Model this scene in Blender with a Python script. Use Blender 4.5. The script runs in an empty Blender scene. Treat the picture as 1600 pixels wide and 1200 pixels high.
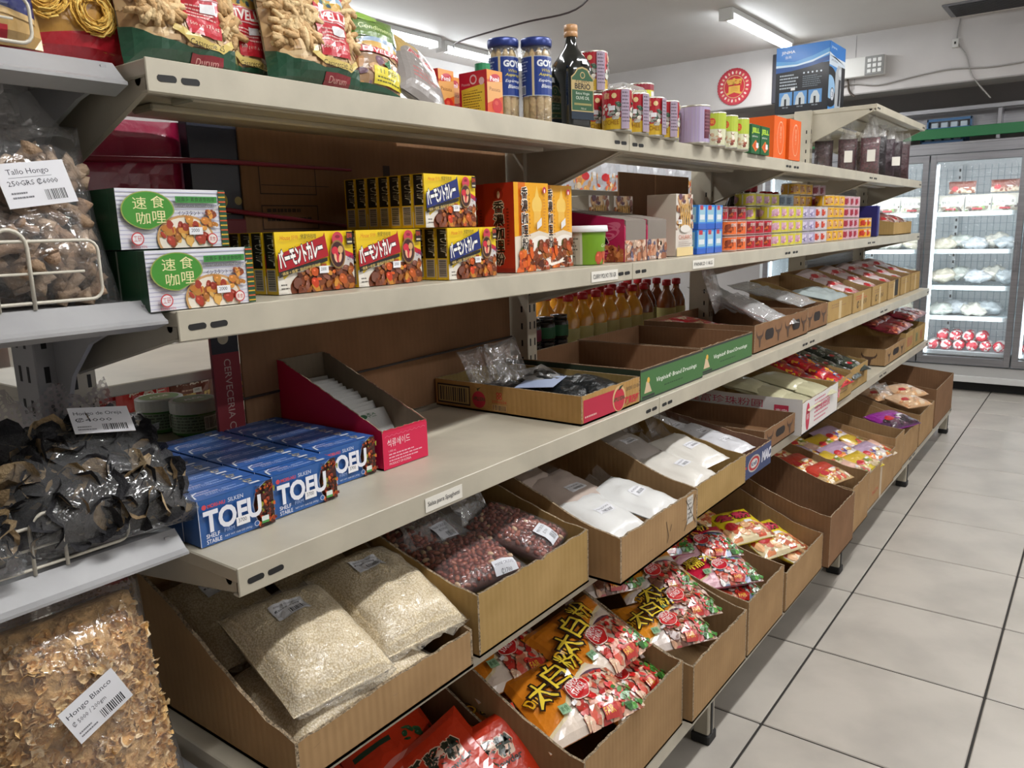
import bpy, math, random
from mathutils import Vector, Matrix, Euler, noise
from mathutils.geometry import tessellate_polygon
C = bpy.context.scene.collection
PI = math.pi
rnd = random.Random(7)

# ------------------------------------------------------------ camera, world, light, exposure
cam = bpy.data.cameras.new('camera')
cam.sensor_width = 36.0
cam.lens = 1222.92 / 1600 * 36
cam.clip_start = 0.02
cam_o = bpy.data.objects.new('camera', cam)
C.objects.link(cam_o)
def _cam():
    y, p, r = math.radians(-37.31), math.radians(-11.166), math.radians(-1.623)
    f = Vector((math.sin(y) * math.cos(p), math.cos(y) * math.cos(p), math.sin(p)))
    rt = Vector((math.cos(y), -math.sin(y), 0)); up = rt.cross(f)
    r2 = rt * math.cos(r) + up * math.sin(r); u2 = up * math.cos(r) - rt * math.sin(r)
    return Matrix(((r2.x, u2.x, -f.x, 0), (r2.y, u2.y, -f.y, 0), (r2.z, u2.z, -f.z, 1.42), (0, 0, 0, 1)))
cam_o.matrix_world = _cam()
sc = bpy.context.scene
sc.camera = cam_o
w_ = bpy.data.worlds.new('world'); sc.world = w_; w_.use_nodes = True
w_.node_tree.nodes['Background'].inputs[0].default_value = (.85, .9, 1, 1)
w_.node_tree.nodes['Background'].inputs[1].default_value = 0.25
sc.view_settings.view_transform = 'Standard'
sc.view_settings.look = 'None'
sc.view_settings.exposure = 0.5
sc.view_settings.gamma = 1.0
sc.view_settings.use_curve_mapping = False
sc.cycles.max_bounces = 8
sc.cycles.transparent_max_bounces = 24
sc.cycles.sample_clamp_indirect = 6
CEIL = 2.88
LAMP_POWER = 19
TUBES = [(-.05, .9), (-.05, 2.9), (-.05, 5.0), (-2.28, 1.6), (-2.28, 3.9), (-2.28, 6.2), (-4.3, 4.15), (-4.34, 5.55), (-4.3, 1.5), (2.0, 2.0), (2.0, 5.2)]
for i, (x, y) in enumerate(TUBES):
    L = bpy.data.lights.new('tube_light', 'AREA'); L.shape = 'RECTANGLE'; L.size = .10; L.size_y = 1.25
    L.energy = LAMP_POWER * (1.0 if x > -1 else .6 if x > -3 else .3); L.color = (1.0, .98, .965)
    o = bpy.data.objects.new('tube_light', L); C.objects.link(o); o.location = (x, y, CEIL - .085)

# ------------------------------------------------------------ colour and materials
def hx(s):
    s = s.lstrip('#'); v = [int(s[i:i + 2], 16) / 255 for i in (0, 2, 4)]
    return tuple(c / 12.92 if c <= .04045 else ((c + .055) / 1.055) ** 2.4 for c in v) + (1,)
MATS = {}
def mat(name, col='#808080', rough=.5, metal=0, spec=.5, noise_amt=0, noise_scale=20, bump=0, bump_scale=60, coat=0, emit=0, stretch=None):
    if name in MATS: return MATS[name]
    m = bpy.data.materials.new(name); m.use_nodes = True; nt = m.node_tree; N = nt.nodes; K = nt.links
    b = N['Principled BSDF']; c = hx(col) if isinstance(col, str) else col
    b.inputs['Base Color'].default_value = c; b.inputs['Roughness'].default_value = rough
    b.inputs['Metallic'].default_value = metal; b.inputs['Specular IOR Level'].default_value = spec
    b.inputs['Coat Weight'].default_value = coat; b.inputs['Coat Roughness'].default_value = .12
    tc = N.new('ShaderNodeTexCoord'); mp = N.new('ShaderNodeMapping'); K.new(tc.outputs['Object'], mp.inputs[0])
    if stretch: mp.inputs['Scale'].default_value = stretch
    if noise_amt:
        n = N.new('ShaderNodeTexNoise'); n.inputs['Scale'].default_value = noise_scale; n.inputs['Detail'].default_value = 5
        K.new(mp.outputs[0], n.inputs['Vector'])
        mx = N.new('ShaderNodeMix'); mx.data_type = 'RGBA'; mx.blend_type = 'MULTIPLY'; mx.inputs[6].default_value = c
        cr = N.new('ShaderNodeValToRGB'); lo = 1 - noise_amt
        cr.color_ramp.elements[0].color = (lo, lo, lo, 1); cr.color_ramp.elements[0].position = .35
        cr.color_ramp.elements[1].color = (1, 1, 1, 1); cr.color_ramp.elements[1].position = .6
        K.new(n.outputs[0], cr.inputs[0]); K.new(cr.outputs[0], mx.inputs[7]); mx.inputs[0].default_value = 1
        K.new(mx.outputs[2], b.inputs['Base Color'])
    if bump:
        n = N.new('ShaderNodeTexNoise'); n.inputs['Scale'].default_value = bump_scale; n.inputs['Detail'].default_value = 3
        K.new(mp.outputs[0], n.inputs['Vector'])
        bp = N.new('ShaderNodeBump'); bp.inputs['Strength'].default_value = bump; bp.inputs['Distance'].default_value = .01
        K.new(n.outputs[0], bp.inputs['Height']); K.new(bp.outputs[0], b.inputs['Normal'])
    if emit:
        b.inputs['Emission Color'].default_value = c; b.inputs['Emission Strength'].default_value = emit
    MATS[name] = m
    return m
def mat_attr(name, rough=.4, coat=0, bump=0, bump_scale=25, metal=0):
    m = mat(name, '#ffffff', rough=rough, coat=coat, bump=bump, bump_scale=bump_scale, metal=metal)
    nt = m.node_tree; a = nt.nodes.new('ShaderNodeAttribute'); a.attribute_name = 'col'
    nt.links.new(a.outputs['Color'], nt.nodes['Principled BSDF'].inputs['Base Color'])
    return m
def mat_card(name, col, col2):
    m = mat(name, col, rough=.85, spec=.2); nt = m.node_tree; N = nt.nodes; K = nt.links; b = N['Principled BSDF']
    tc = N.new('ShaderNodeTexCoord')
    w = N.new('ShaderNodeTexWave'); w.wave_type = 'BANDS'; w.bands_direction = 'DIAGONAL'
    mp = N.new('ShaderNodeMapping'); mp.inputs['Scale'].default_value = (1, 1, .02); K.new(tc.outputs['Object'], mp.inputs[0]); K.new(mp.outputs[0], w.inputs[0])
    w.inputs['Scale'].default_value = 42; w.inputs['Distortion'].default_value = .6; w.inputs['Detail'].default_value = 1
    n = N.new('ShaderNodeTexNoise'); n.inputs['Scale'].default_value = 9; n.inputs['Detail'].default_value = 6; K.new(tc.outputs['Object'], n.inputs['Vector'])
    ad = N.new('ShaderNodeMath'); ad.operation = 'MULTIPLY_ADD'; ad.inputs[1].default_value = .07; K.new(w.outputs['Fac'], ad.inputs[0]); K.new(n.outputs[0], ad.inputs[2])
    cr = N.new('ShaderNodeValToRGB'); cr.color_ramp.elements[0].color = hx(col2); cr.color_ramp.elements[1].color = hx(col)
    cr.color_ramp.elements[0].position = .25; cr.color_ramp.elements[1].position = .72
    K.new(ad.outputs[0], cr.inputs[0]); K.new(cr.outputs[0], b.inputs['Base Color'])
    bp = N.new('ShaderNodeBump'); bp.inputs['Strength'].default_value = .16; bp.inputs['Distance'].default_value = .002
    K.new(w.outputs['Fac'], bp.inputs['Height']); K.new(bp.outputs[0], b.inputs['Normal'])
    return m
def mat_film(name, tint='#ffffff', haze=.10, gloss=.18, rough=.12, pattern=None):
    if name in MATS: return MATS[name]
    m = bpy.data.materials.new(name); m.use_nodes = True; nt = m.node_tree; N = nt.nodes; K = nt.links
    for n in list(N):
        if n.type != 'OUTPUT_MATERIAL': N.remove(n)
    out = [n for n in N if n.type == 'OUTPUT_MATERIAL'][0]
    tr = N.new('ShaderNodeBsdfTransparent'); df = N.new('ShaderNodeBsdfDiffuse'); gl = N.new('ShaderNodeBsdfGlossy')
    df.inputs[0].default_value = hx(tint); gl.inputs['Roughness'].default_value = rough
    tc = N.new('ShaderNodeTexCoord')
    n = N.new('ShaderNodeTexNoise'); n.inputs['Scale'].default_value = 16; n.inputs['Detail'].default_value = 3; n.inputs['Distortion'].default_value = 1.2
    K.new(tc.outputs['Object'], n.inputs['Vector'])
    bp = N.new('ShaderNodeBump'); bp.inputs['Strength'].default_value = .9; bp.inputs['Distance'].default_value = .02
    K.new(n.outputs[0], bp.inputs['Height']); K.new(bp.outputs[0], gl.inputs['Normal'])
    lw = N.new('ShaderNodeLayerWeight'); lw.inputs[0].default_value = .3; K.new(bp.outputs[0], lw.inputs['Normal'])
    mul = N.new('ShaderNodeMath'); mul.operation = 'MULTIPLY_ADD'; mul.inputs[1].default_value = .45; mul.inputs[2].default_value = gloss * .5
    K.new(lw.outputs['Fresnel'], mul.inputs[0])
    a = N.new('ShaderNodeMixShader'); a.inputs[0].default_value = haze; K.new(tr.outputs[0], a.inputs[1]); K.new(df.outputs[0], a.inputs[2])
    b = N.new('ShaderNodeMixShader'); K.new(mul.outputs[0], b.inputs[0]); K.new(a.outputs[0], b.inputs[1]); K.new(gl.outputs[0], b.inputs[2])
    last = b
    if pattern:      # printed lattice of pale dots with blotches of red lettering
        vo = N.new('ShaderNodeTexVoronoi'); vo.inputs['Scale'].default_value = pattern[0]; vo.inputs['Randomness'].default_value = 0
        K.new(tc.outputs['Object'], vo.inputs['Vector'])
        lt = N.new('ShaderNodeMath'); lt.operation = 'GREATER_THAN'; lt.inputs[1].default_value = .42; K.new(vo.outputs['Distance'], lt.inputs[0])
        n2 = N.new('ShaderNodeTexNoise'); n2.inputs['Scale'].default_value = 14; n2.inputs['Detail'].default_value = 4; K.new(tc.outputs['Object'], n2.inputs['Vector'])
        cr = N.new('ShaderNodeValToRGB'); cr.color_ramp.interpolation = 'CONSTANT'
        cr.color_ramp.elements[0].color = hx('#c9bfc0'); cr.color_ramp.elements[1].color = hx('#c2203a'); cr.color_ramp.elements[1].position = .58
        K.new(n2.outputs[0], cr.inputs[0])
        d2 = N.new('ShaderNodeBsdfDiffuse'); K.new(cr.outputs[0], d2.inputs[0])
        m2 = N.new('ShaderNodeMath'); m2.operation = 'MULTIPLY'; m2.inputs[1].default_value = pattern[1]; K.new(lt.outputs[0], m2.inputs[0])
        c = N.new('ShaderNodeMixShader'); K.new(m2.outputs[0], c.inputs[0]); K.new(b.outputs[0], c.inputs[1]); K.new(d2.outputs[0], c.inputs[2]); last = c
    K.new(last.outputs[0], out.inputs[0])
    MATS[name] = m
    return m
def mat_grain(name, c1, c2, scale, rough=.5, bump=.6, coat=.5, stretch=(1, 1, 1)):
    m = mat(name, c1, rough=rough, coat=coat); nt = m.node_tree; N = nt.nodes; K = nt.links; b = N['Principled BSDF']
    tc = N.new('ShaderNodeTexCoord'); mp = N.new('ShaderNodeMapping'); mp.inputs['Scale'].default_value = stretch; K.new(tc.outputs['Object'], mp.inputs[0])
    n = N.new('ShaderNodeTexNoise'); n.inputs['Scale'].default_value = scale * .15; n.inputs['Detail'].default_value = 1
    v = N.new('ShaderNodeTexVoronoi'); v.inputs['Scale'].default_value = scale; K.new(mp.outputs[0], v.inputs['Vector'])
    cr = N.new('ShaderNodeValToRGB'); cr.color_ramp.elements[0].color = hx(c1); cr.color_ramp.elements[1].color = hx(c2)
    cr.color_ramp.elements[0].position = .25; cr.color_ramp.elements[1].position = .75
    K.new(v.outputs['Distance'], cr.inputs[0]); K.new(cr.outputs[0], b.inputs['Base Color'])
    iv = N.new('ShaderNodeMath'); iv.operation = 'SUBTRACT'; iv.inputs[0].default_value = 1; K.new(v.outputs['Distance'], iv.inputs[1])
    bp = N.new('ShaderNodeBump'); bp.inputs['Strength'].default_value = bump; bp.inputs['Distance'].default_value = .004
    K.new(iv.outputs[0], bp.inputs['Height']); K.new(bp.outputs[0], b.inputs['Normal'])
    return m

BEIGE = mat('beige_enamel', '#b9b2a0', rough=.38, noise_amt=.16, noise_scale=7, bump=.03, bump_scale=30)
GREYM = mat('grey_enamel', '#a5a5a6', rough=.36, noise_amt=.18, noise_scale=8)
DARKM = mat('dark_steel', '#3a3a3c', rough=.45, metal=.3)
BLACK = mat('black_rubber', '#141414', rough=.6)
WIRE = mat('cream_wire', '#c9c3b4', rough=.3)
SILVER = mat('brushed_steel', '#9a9a9e', rough=.34, metal=.75, noise_amt=.15, noise_scale=4, stretch=(1, 1, 20))
CARD = mat_card('brown_card', '#a6865f', '#8f714e')
CARD2 = mat_card('red_brown_card', '#876549', '#77583e')
CARD3 = mat_card('yellow_card', '#ac8e5c', '#967a48')
CARDIN = mat_card('grey_card_lining', '#8a7d6c', '#7d705f')
EDGE = mat('torn_card_edge', '#a89478', rough=.95, noise_amt=.7, noise_scale=210, bump=.6, bump_scale=260)
WHITEC = mat('white_card', '#d8d5d2', rough=.5)
ART = mat_attr('printed_card', rough=.33, coat=.15)
ARTF = mat_attr('printed_film', rough=.28, coat=.7, bump=.35, bump_scale=28)
ARTM = mat_attr('printed_paper', rough=.75)
MATTE = mat_attr('dried_food', rough=.75, bump=.5, bump_scale=120)
SHINY = mat_attr('glazed_surface', rough=.18, coat=.5)
FILM = mat_film('clear_film', haze=.05, gloss=.10)
FILMH = mat_film('hazy_film', haze=.24, gloss=.35)
FILMD = mat_film('dotted_film', haze=.08, gloss=.2, pattern=(130, .5))
GLASS = mat_film('door_glass', haze=.03, gloss=.12, rough=.02)

# ------------------------------------------------------------ object helpers
def tag(o, label=None, cat=None, group=None, kind=None):
    if label: o['label'] = label
    if cat: o['category'] = cat
    if group: o['group'] = group
    if kind: o['kind'] = kind
    return o
def empty(name, loc=(0, 0, 0), rz=0, **k):
    o = bpy.data.objects.new(name, None); C.objects.link(o); o.location = loc; o.rotation_euler = (0, 0, rz); o.empty_display_size = .05
    return tag(o, **k)
class MB:
    """collects shapes into one mesh"""
    def __init__(s): s.v = []; s.f = []; s.m = []; s.c = []; s.mats = []; s.usecol = False
    def mi(s, m):
        if m not in s.mats: s.mats.append(m)
        return s.mats.index(m)
    def add(s, vs, fs, m, col=None):
        n = len(s.v); s.v += [tuple(v) for v in vs]; k = s.mi(m)
        for f in fs:
            s.f.append(tuple(i + n for i in f)); s.m.append(k); s.c.append(col or (1, 1, 1, 1))
        if col: s.usecol = True
        return s
    def box(s, a, b, m, bev=0, col=None, M=None):
        x0, y0, z0 = (min(a[i], b[i]) for i in range(3)); x1, y1, z1 = (max(a[i], b[i]) for i in range(3))
        if bev <= 0:
            vs = [(x, y, z) for x in (x0, x1) for y in (y0, y1) for z in (z0, z1)]
            fs = [(0, 1, 3, 2), (4, 6, 7, 5), (0, 4, 5, 1), (2, 3, 7, 6), (0, 2, 6, 4), (1, 5, 7, 3)]
        else:
            e = min(bev, (x1 - x0) * .45, (y1 - y0) * .45, (z1 - z0) * .45)
            vs = []; idx = {}
            for i, (X, sx) in enumerate(((x0, 1), (x1, -1))):
                for j, (Y, sy) in enumerate(((y0, 1), (y1, -1))):
                    for k, (Z, sz) in enumerate(((z0, 1), (z1, -1))):
                        for ax in range(3):
                            idx[(i, j, k, ax)] = len(vs)
                            vs.append((X + (0 if ax == 0 else sx * e), Y + (0 if ax == 1 else sy * e), Z + (0 if ax == 2 else sz * e)))
            fs = []
            g = lambda i, j, k, a: idx[(i, j, k, a)]
            fs += [(g(0, 0, 0, 0), g(0, 0, 1, 0), g(0, 1, 1, 0), g(0, 1, 0, 0)), (g(1, 0, 0, 0), g(1, 1, 0, 0), g(1, 1, 1, 0), g(1, 0, 1, 0))]
            fs += [(g(0, 0, 0, 1), g(1, 0, 0, 1), g(1, 0, 1, 1), g(0, 0, 1, 1)), (g(0, 1, 0, 1), g(0, 1, 1, 1), g(1, 1, 1, 1), g(1, 1, 0, 1))]
            fs += [(g(0, 0, 0, 2), g(0, 1, 0, 2), g(1, 1, 0, 2), g(1, 0, 0, 2)), (g(0, 0, 1, 2), g(1, 0, 1, 2), g(1, 1, 1, 2), g(0, 1, 1, 2))]
            for i in (0, 1):
                for j in (0, 1): fs.append((g(i, j, 0, 0), g(i, j, 1, 0), g(i, j, 1, 1), g(i, j, 0, 1)))
                for k in (0, 1): fs.append((g(i, 0, k, 0), g(i, 1, k, 0), g(i, 1, k, 2), g(i, 0, k, 2)))
            for j in (0, 1):
                for k in (0, 1): fs.append((g(0, j, k, 1), g(1, j, k, 1), g(1, j, k, 2), g(0, j, k, 2)))
            for i in (0, 1):
                for j in (0, 1):
                    for k in (0, 1): fs.append((g(i, j, k, 0), g(i, j, k, 1), g(i, j, k, 2)))
        if M: vs = [M @ Vector(v) for v in vs]
        return s.add(vs, fs, m, col)
    def prism(s, pts, axis, a, b, m, em=None, M=None):
        """pts in the plane across axis, extruded from a to b; em: material of the rim"""
        def P(p, t): return {'x': (t, p[0], p[1]), 'y': (p[0], t, p[1]), 'z': (p[0], p[1], t)}[axis]
        n = len(pts); vs = [P(p, a) for p in pts] + [P(p, b) for p in pts]
        if M: vs = [M @ Vector(v) for v in vs]
        tris = tessellate_polygon([[Vector((p[0], p[1], 0)) for p in pts]])
        s.add(vs, [tuple(t) for t in tris] + [tuple(i + n for i in t) for t in tris], m)
        s.add(vs, [(i, (i + 1) % n, (i + 1) % n + n, i + n) for i in range(n)], em or m)
        return s
    def tube(s, pts, r, m, n=6, col=None, cap=True):
        P = [Vector(p) for p in pts]; R = r if isinstance(r, (list, tuple)) else [r] * len(P)
        vs = []; fs = []; pv = None
        for i, p in enumerate(P):
            d = (P[min(i + 1, len(P) - 1)] - P[max(i - 1, 0)]).normalized()
            a = d.orthogonal().normalized() if pv is None else (pv - d * pv.dot(d)).normalized()
            pv = a; b = d.cross(a)
            vs += [p + (a * math.cos(2 * PI * k / n) + b * math.sin(2 * PI * k / n)) * R[i] for k in range(n)]
        for i in range(len(P) - 1):
            fs += [(i * n + k, i * n + (k + 1) % n, (i + 1) * n + (k + 1) % n, (i + 1) * n + k) for k in range(n)]
        if cap: fs += [tuple(range(n))[::-1], tuple(range((len(P) - 1) * n, len(P) * n))]
        return s.add(vs, fs, m, col)
    def lathe(s, prof, m, n=20, M=None, col=None):
        vs = []; fs = []
        for r, z in prof: vs += [Vector((r * math.cos(2 * PI * k / n), r * math.sin(2 * PI * k / n), z)) for k in range(n)]
        for i in range(len(prof) - 1): fs += [(i * n + k, i * n + (k + 1) % n, (i + 1) * n + (k + 1) % n, (i + 1) * n + k) for k in range(n)]
        if prof[0][0] > 1e-5: fs.append(tuple(range(n))[::-1])
        if prof[-1][0] > 1e-5: fs.append(tuple(range((len(prof) - 1) * n, len(prof) * n)))
        if M: vs = [M @ v for v in vs]
        return s.add(vs, fs, m, col)
    def build(s, name, parent=None, smooth=False, loc=None, **k):
        me = bpy.data.meshes.new(name); me.from_pydata(s.v, [], s.f)
        for m in s.mats: me.materials.append(m)
        me.polygons.foreach_set('material_index', s.m)
        if s.usecol:
            at = me.attributes.new('col', 'FLOAT_COLOR', 'FACE'); at.data.foreach_set('color', [x for c in s.c for x in c])
        if smooth: me.polygons.foreach_set('use_smooth', [True] * len(s.f))
        me.update()
        o = bpy.data.objects.new(name, me); C.objects.link(o)
        if parent: o.parent = parent
        if loc: o.location = loc
        return tag(o, **k)
def children(o): return [c for c in bpy.data.objects if c.parent == o]
KIDS = {}
def copy_tree(o, kids=None):
    c = o.copy(); C.objects.link(c)
    for ch in (kids if kids is not None else children(o)):
        d = ch.copy(); C.objects.link(d); d.parent = c
        for g in children(ch):
            e = g.copy(); C.objects.link(e); e.parent = d
    return c
def place(o, loc=None, rot=None, label=None, group=None):
    if loc is not None: o.location = loc
    if rot is not None: o.rotation_euler = rot
    if label: o['label'] = label
    if group: o['group'] = group
    return o

# ------------------------------------------------------------ flat print: coloured polygons laid over a pack's own surface
TXT = {}
def text_polys(s, bold=0.0):
    if (s, bold) in TXT: return TXT[(s, bold)]
    c = bpy.data.curves.new('t', 'FONT'); c.body = s; c.resolution_u = 3 if s.isascii() else 1; c.offset = bold
    o = bpy.data.objects.new('t', c); m = bpy.data.meshes.new_from_object(o)
    P = [[(m.vertices[i].co.x, m.vertices[i].co.y) for i in p.vertices] for p in m.polygons]
    xs = [q[0] for p in P for q in p] or [0, 1]; ys = [q[1] for p in P for q in p] or [0, 1]
    bpy.data.objects.remove(o); bpy.data.curves.remove(c); bpy.data.meshes.remove(m)
    TXT[(s, bold)] = (P, min(xs), max(xs), min(ys), max(ys))
    return TXT[(s, bold)]
def clip(poly, ax, v, keep_less):
    out = []
    for i in range(len(poly)):
        a, b = poly[i], poly[(i + 1) % len(poly)]
        ia = (a[ax] <= v) if keep_less else (a[ax] >= v); ib = (b[ax] <= v) if keep_less else (b[ax] >= v)
        if ia: out.append(a)
        if ia != ib:
            t = (v - a[ax]) / (b[ax] - a[ax]); out.append((a[0] + t * (b[0] - a[0]), a[1] + t * (b[1] - a[1])))
    return out
def clip_rect(p, r):
    for ax, v, k in ((0, r[0], False), (0, r[2], True), (1, r[1], False), (1, r[3], True)):
        if len(p) < 3: return []
        p = clip(p, ax, v, k)
    return p if len(p) > 2 else []
class Art:
    def __init__(s, w, h, bg=None, step=.00006): s.w, s.h = w, h; s.L = []; s.k = 0; s.step = step; (bg and s.rect(0, 0, 1, 1, bg))
    # coordinates are fractions of width and height
    def _put(s, polys, col, r=None):
        r = r or (0, 0, 1, 1); R = (r[0] * s.w, r[1] * s.h, r[2] * s.w, r[3] * s.h)
        c = hx(col) if isinstance(col, str) else col
        for p in polys:
            q = clip_rect(p, R)
            if q: s.L.append((q, c, s.k))
        s.k += 1; return s
    def rect(s, x0, y0, x1, y1, col): return s._put([[(x0 * s.w, y0 * s.h), (x1 * s.w, y0 * s.h), (x1 * s.w, y1 * s.h), (x0 * s.w, y1 * s.h)]], col)
    def poly(s, pts, col, r=None):
        P = [(x * s.w, y * s.h) for x, y in pts]
        T = tessellate_polygon([[Vector((x, y, 0)) for x, y in P]])
        return s._put([[P[i] for i in t] for t in T], col, r)
    def ell(s, cx, cy, rx, ry, col, n=20, rot=0, r=None):
        """rx, ry as fractions of width"""
        c, d = math.cos(rot), math.sin(rot); P = []
        for k in range(n):
            a = 2 * PI * k / n; x, y = rx * s.w * math.cos(a), ry * s.w * math.sin(a)
            P.append((cx * s.w + x * c - y * d, cy * s.h + x * d + y * c))
        return s._put([P], col, r)
    def text(s, t, x, y, h, col, w=None, rot=0, bold=0, shear=0, outline=None, vert=False, r=None):
        """h: letter height as fraction of canvas height; w: fitted width as fraction of canvas width"""
        if vert:
            for i, ch in enumerate(t): s.text(ch, x, y - i * h * 1.12, h, col, w, rot, bold, shear, outline, r=r)
            return s
        for off, cc in (([(bold + .05, outline)] if outline else []) + [(bold, col)]):
            P, x0, x1, y0, y1 = text_polys(t, off); P0, a0, a1, b0, b1 = text_polys(t, 0)
            sy = h * s.h / max(b1 - b0, .3); sx = (w * s.w / max(a1 - a0, 1e-6)) if w else sy
            c, d = math.cos(rot), math.sin(rot); Q = []
            for p in P:
                q = []
                for X, Y in p:
                    X2, Y2 = (X - a0) * sx, (Y - b0) * sy; X2 += Y2 * shear
                    q.append((x * s.w + X2 * c - Y2 * d, y * s.h + X2 * d + Y2 * c))
                Q.append(q)
            s._put(Q, cc, r)
        return s
    def food(s, x0, y0, x1, y1, cols, n, size, seed=1, r=None, oval=False):
        R = random.Random(seed); r = r or (x0, y0, x1, y1)
        for i in range(n):
            cx, cy = R.uniform(x0, x1), R.uniform(y0, y1)
            if oval and ((cx - (x0 + x1) / 2) / (x1 - x0)) ** 2 + ((cy - (y0 + y1) / 2) / (y1 - y0)) ** 2 > .22: continue
            a = R.uniform(0, PI); sz = size * R.uniform(.6, 1.3); e = R.uniform(.45, .9); P = []
            col = hx(R.choice(cols)); f = R.uniform(.7, 1.25); col = tuple(min(1, k * f) for k in col[:3]) + (1,)
            for k in range(9):
                t = 2 * PI * k / 9; q = R.uniform(.8, 1.15); X, Y = sz * s.w * math.cos(t) * q, sz * s.w * e * math.sin(t) * q
                P.append((cx * s.w + X * math.cos(a) - Y * math.sin(a), cy * s.h + X * math.sin(a) + Y * math.cos(a)))
            s._put([P], col, r)
            if i % 2 == 0:
                m = (cx * s.w - sz * s.w * .2, cy * s.h + sz * s.w * .25)
                s._put([[(m[0] + (p[0] - cx * s.w) * .3, m[1] + (p[1] - cy * s.h) * .22) for p in P]], tuple(min(1, k * 1.5 + .06) for k in col[:3]) + (1,), r)
            s.k -= 1 if i % 3 else 0
        s.k += 2
        return s
    def sticker(s, x, y, w=.17, h=.13, t='2000'):
        s.rect(x, y, x + w, y + h, '#e8e8ea'); return s.text(t, x + w * .15, y + h * .35, h * .45, '#333344', w=w * .6)
    def barcode(s, x0, y0, x1, y1, seed=3, bg='#e4e2dc', horiz=False):
        s.rect(x0, y0, x1, y1, bg); R = random.Random(seed); t = .06; P = []
        while t < .94:
            q = R.uniform(.015, .05)
            if horiz: P.append([((x0 + (x1 - x0) * a) * s.w, (y0 + (y1 - y0) * b) * s.h) for a, b in ((.1, t), (.9, t), (.9, t + q), (.1, t + q))])
            else: P.append([((x0 + (x1 - x0) * a) * s.w, (y0 + (y1 - y0) * b) * s.h) for a, b in ((t, .1), (t + q, .1), (t + q, .9), (t, .9))])
            t += q + R.uniform(.02, .05)
        return s._put(P, '#1c1c20')
    def lines(s, x, y, w, n, dy, col, th=.25, seed=1):
        R = random.Random(seed); P = []
        for i in range(n):
            t = x; e = x + w * R.uniform(.7, 1)
            while t < e:
                q = R.uniform(.015, .05) * max(w, .2) * 2; P.append([(t * s.w, (y - i * dy) * s.h), ((t + q) * s.w, (y - i * dy) * s.h), ((t + q) * s.w, (y - i * dy + dy * th * 1.6) * s.h), (t * s.w, (y - i * dy + dy * th * 1.6) * s.h)]); t += q * 1.3
        return s._put(P, col)
    def build(s, name, parent, mp, mt=None, grid=None, base=.0006, **k):
        """mp(x, y) -> point, normal (x, y in metres); grid: slice size"""
        mb = MB(); mt = mt or ART; cache = {}
        for p, c, kk in s.L:
            cells = [p]
            if grid:
                cells = []
                x0 = min(q[0] for q in p); x1 = max(q[0] for q in p); strips = []
                i = math.floor(x0 / grid[0] + 1e-6)
                while i * grid[0] < x1 - 1e-9:
                    q = clip(clip(p, 0, i * grid[0], False), 0, (i + 1) * grid[0], True) if x1 - x0 > 1e-9 else p
                    if len(q) > 2: strips.append(q)
                    i += 1
                for q in strips:
                    y0 = min(a[1] for a in q); y1 = max(a[1] for a in q); j = math.floor(y0 / grid[1] + 1e-6)
                    while j * grid[1] < y1 - 1e-9:
                        z = clip(clip(q, 1, j * grid[1], False), 1, (j + 1) * grid[1], True)
                        if len(z) > 2: cells.append(z)
                        j += 1
            for q in cells:
                if not grid:
                    vs = []
                    for x, y in q:
                        P, n = mp(x, y); vs.append(P + n * (base + kk * s.step))
                    mb.add(vs, [tuple(range(len(vs)))], mt, c); continue
                i = math.floor(sum(a[0] for a in q) / len(q) / grid[0]); j = math.floor(sum(a[1] for a in q) / len(q) / grid[1])
                ax, ay = i * grid[0], j * grid[1]; cw = max(min((i + 1) * grid[0], s.w) - ax, 1e-9); ch = max(min((j + 1) * grid[1], s.h) - ay, 1e-9)
                def G(a, b):
                    if (a, b) not in cache: cache[(a, b)] = mp(min(max(a * grid[0], 0), s.w), min(max(b * grid[1], 0), s.h))
                    return cache[(a, b)]
                L = [((x - ax) / cw, (y - ay) / ch) for x, y in q]
                for low in (True, False):          # the two triangles of the cell
                    T = []
                    for t in range(len(L)):
                        a, b = L[t], L[(t + 1) % len(L)]; da, db = a[0] - a[1], b[0] - b[1]
                        if not low: da, db = -da, -db
                        if da >= 0: T.append(a)
                        if (da >= 0) != (db >= 0) and abs(da - db) > 1e-12:
                            u = da / (da - db); T.append((a[0] + u * (b[0] - a[0]), a[1] + u * (b[1] - a[1])))
                    if len(T) < 3: continue
                    A, B, D = G(i, j), G(i + 1, j + 1), (G(i + 1, j) if low else G(i, j + 1)); vs = []
                    for u, v in T:
                        wb, wd = (v, u - v) if low else (u, v - u); wa = 1 - wb - wd
                        n = (A[1] * wa + B[1] * wb + D[1] * wd); vs.append(A[0] * wa + B[0] * wb + D[0] * wd + n * (base + kk * s.step))
                    mb.add(vs, [tuple(range(len(vs)))], mt, c)
        return mb.build(name, parent, **k)
def face_map(o, u, v):
    o, u, v = Vector(o), Vector(u), Vector(v); n = u.cross(v).normalized()
    return lambda x, y: (o + u * x + v * y, n)
def fm_front(d, w): return face_map((d / 2, -w / 2, 0), (0, 1, 0), (0, 0, 1))
def fm_left(d, w): return face_map((-d / 2, -w / 2, 0), (1, 0, 0), (0, 0, 1))
def fm_top(d, w, h): return face_map((d / 2, -w / 2, h), (0, 1, 0), (-1, 0, 0))
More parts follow.
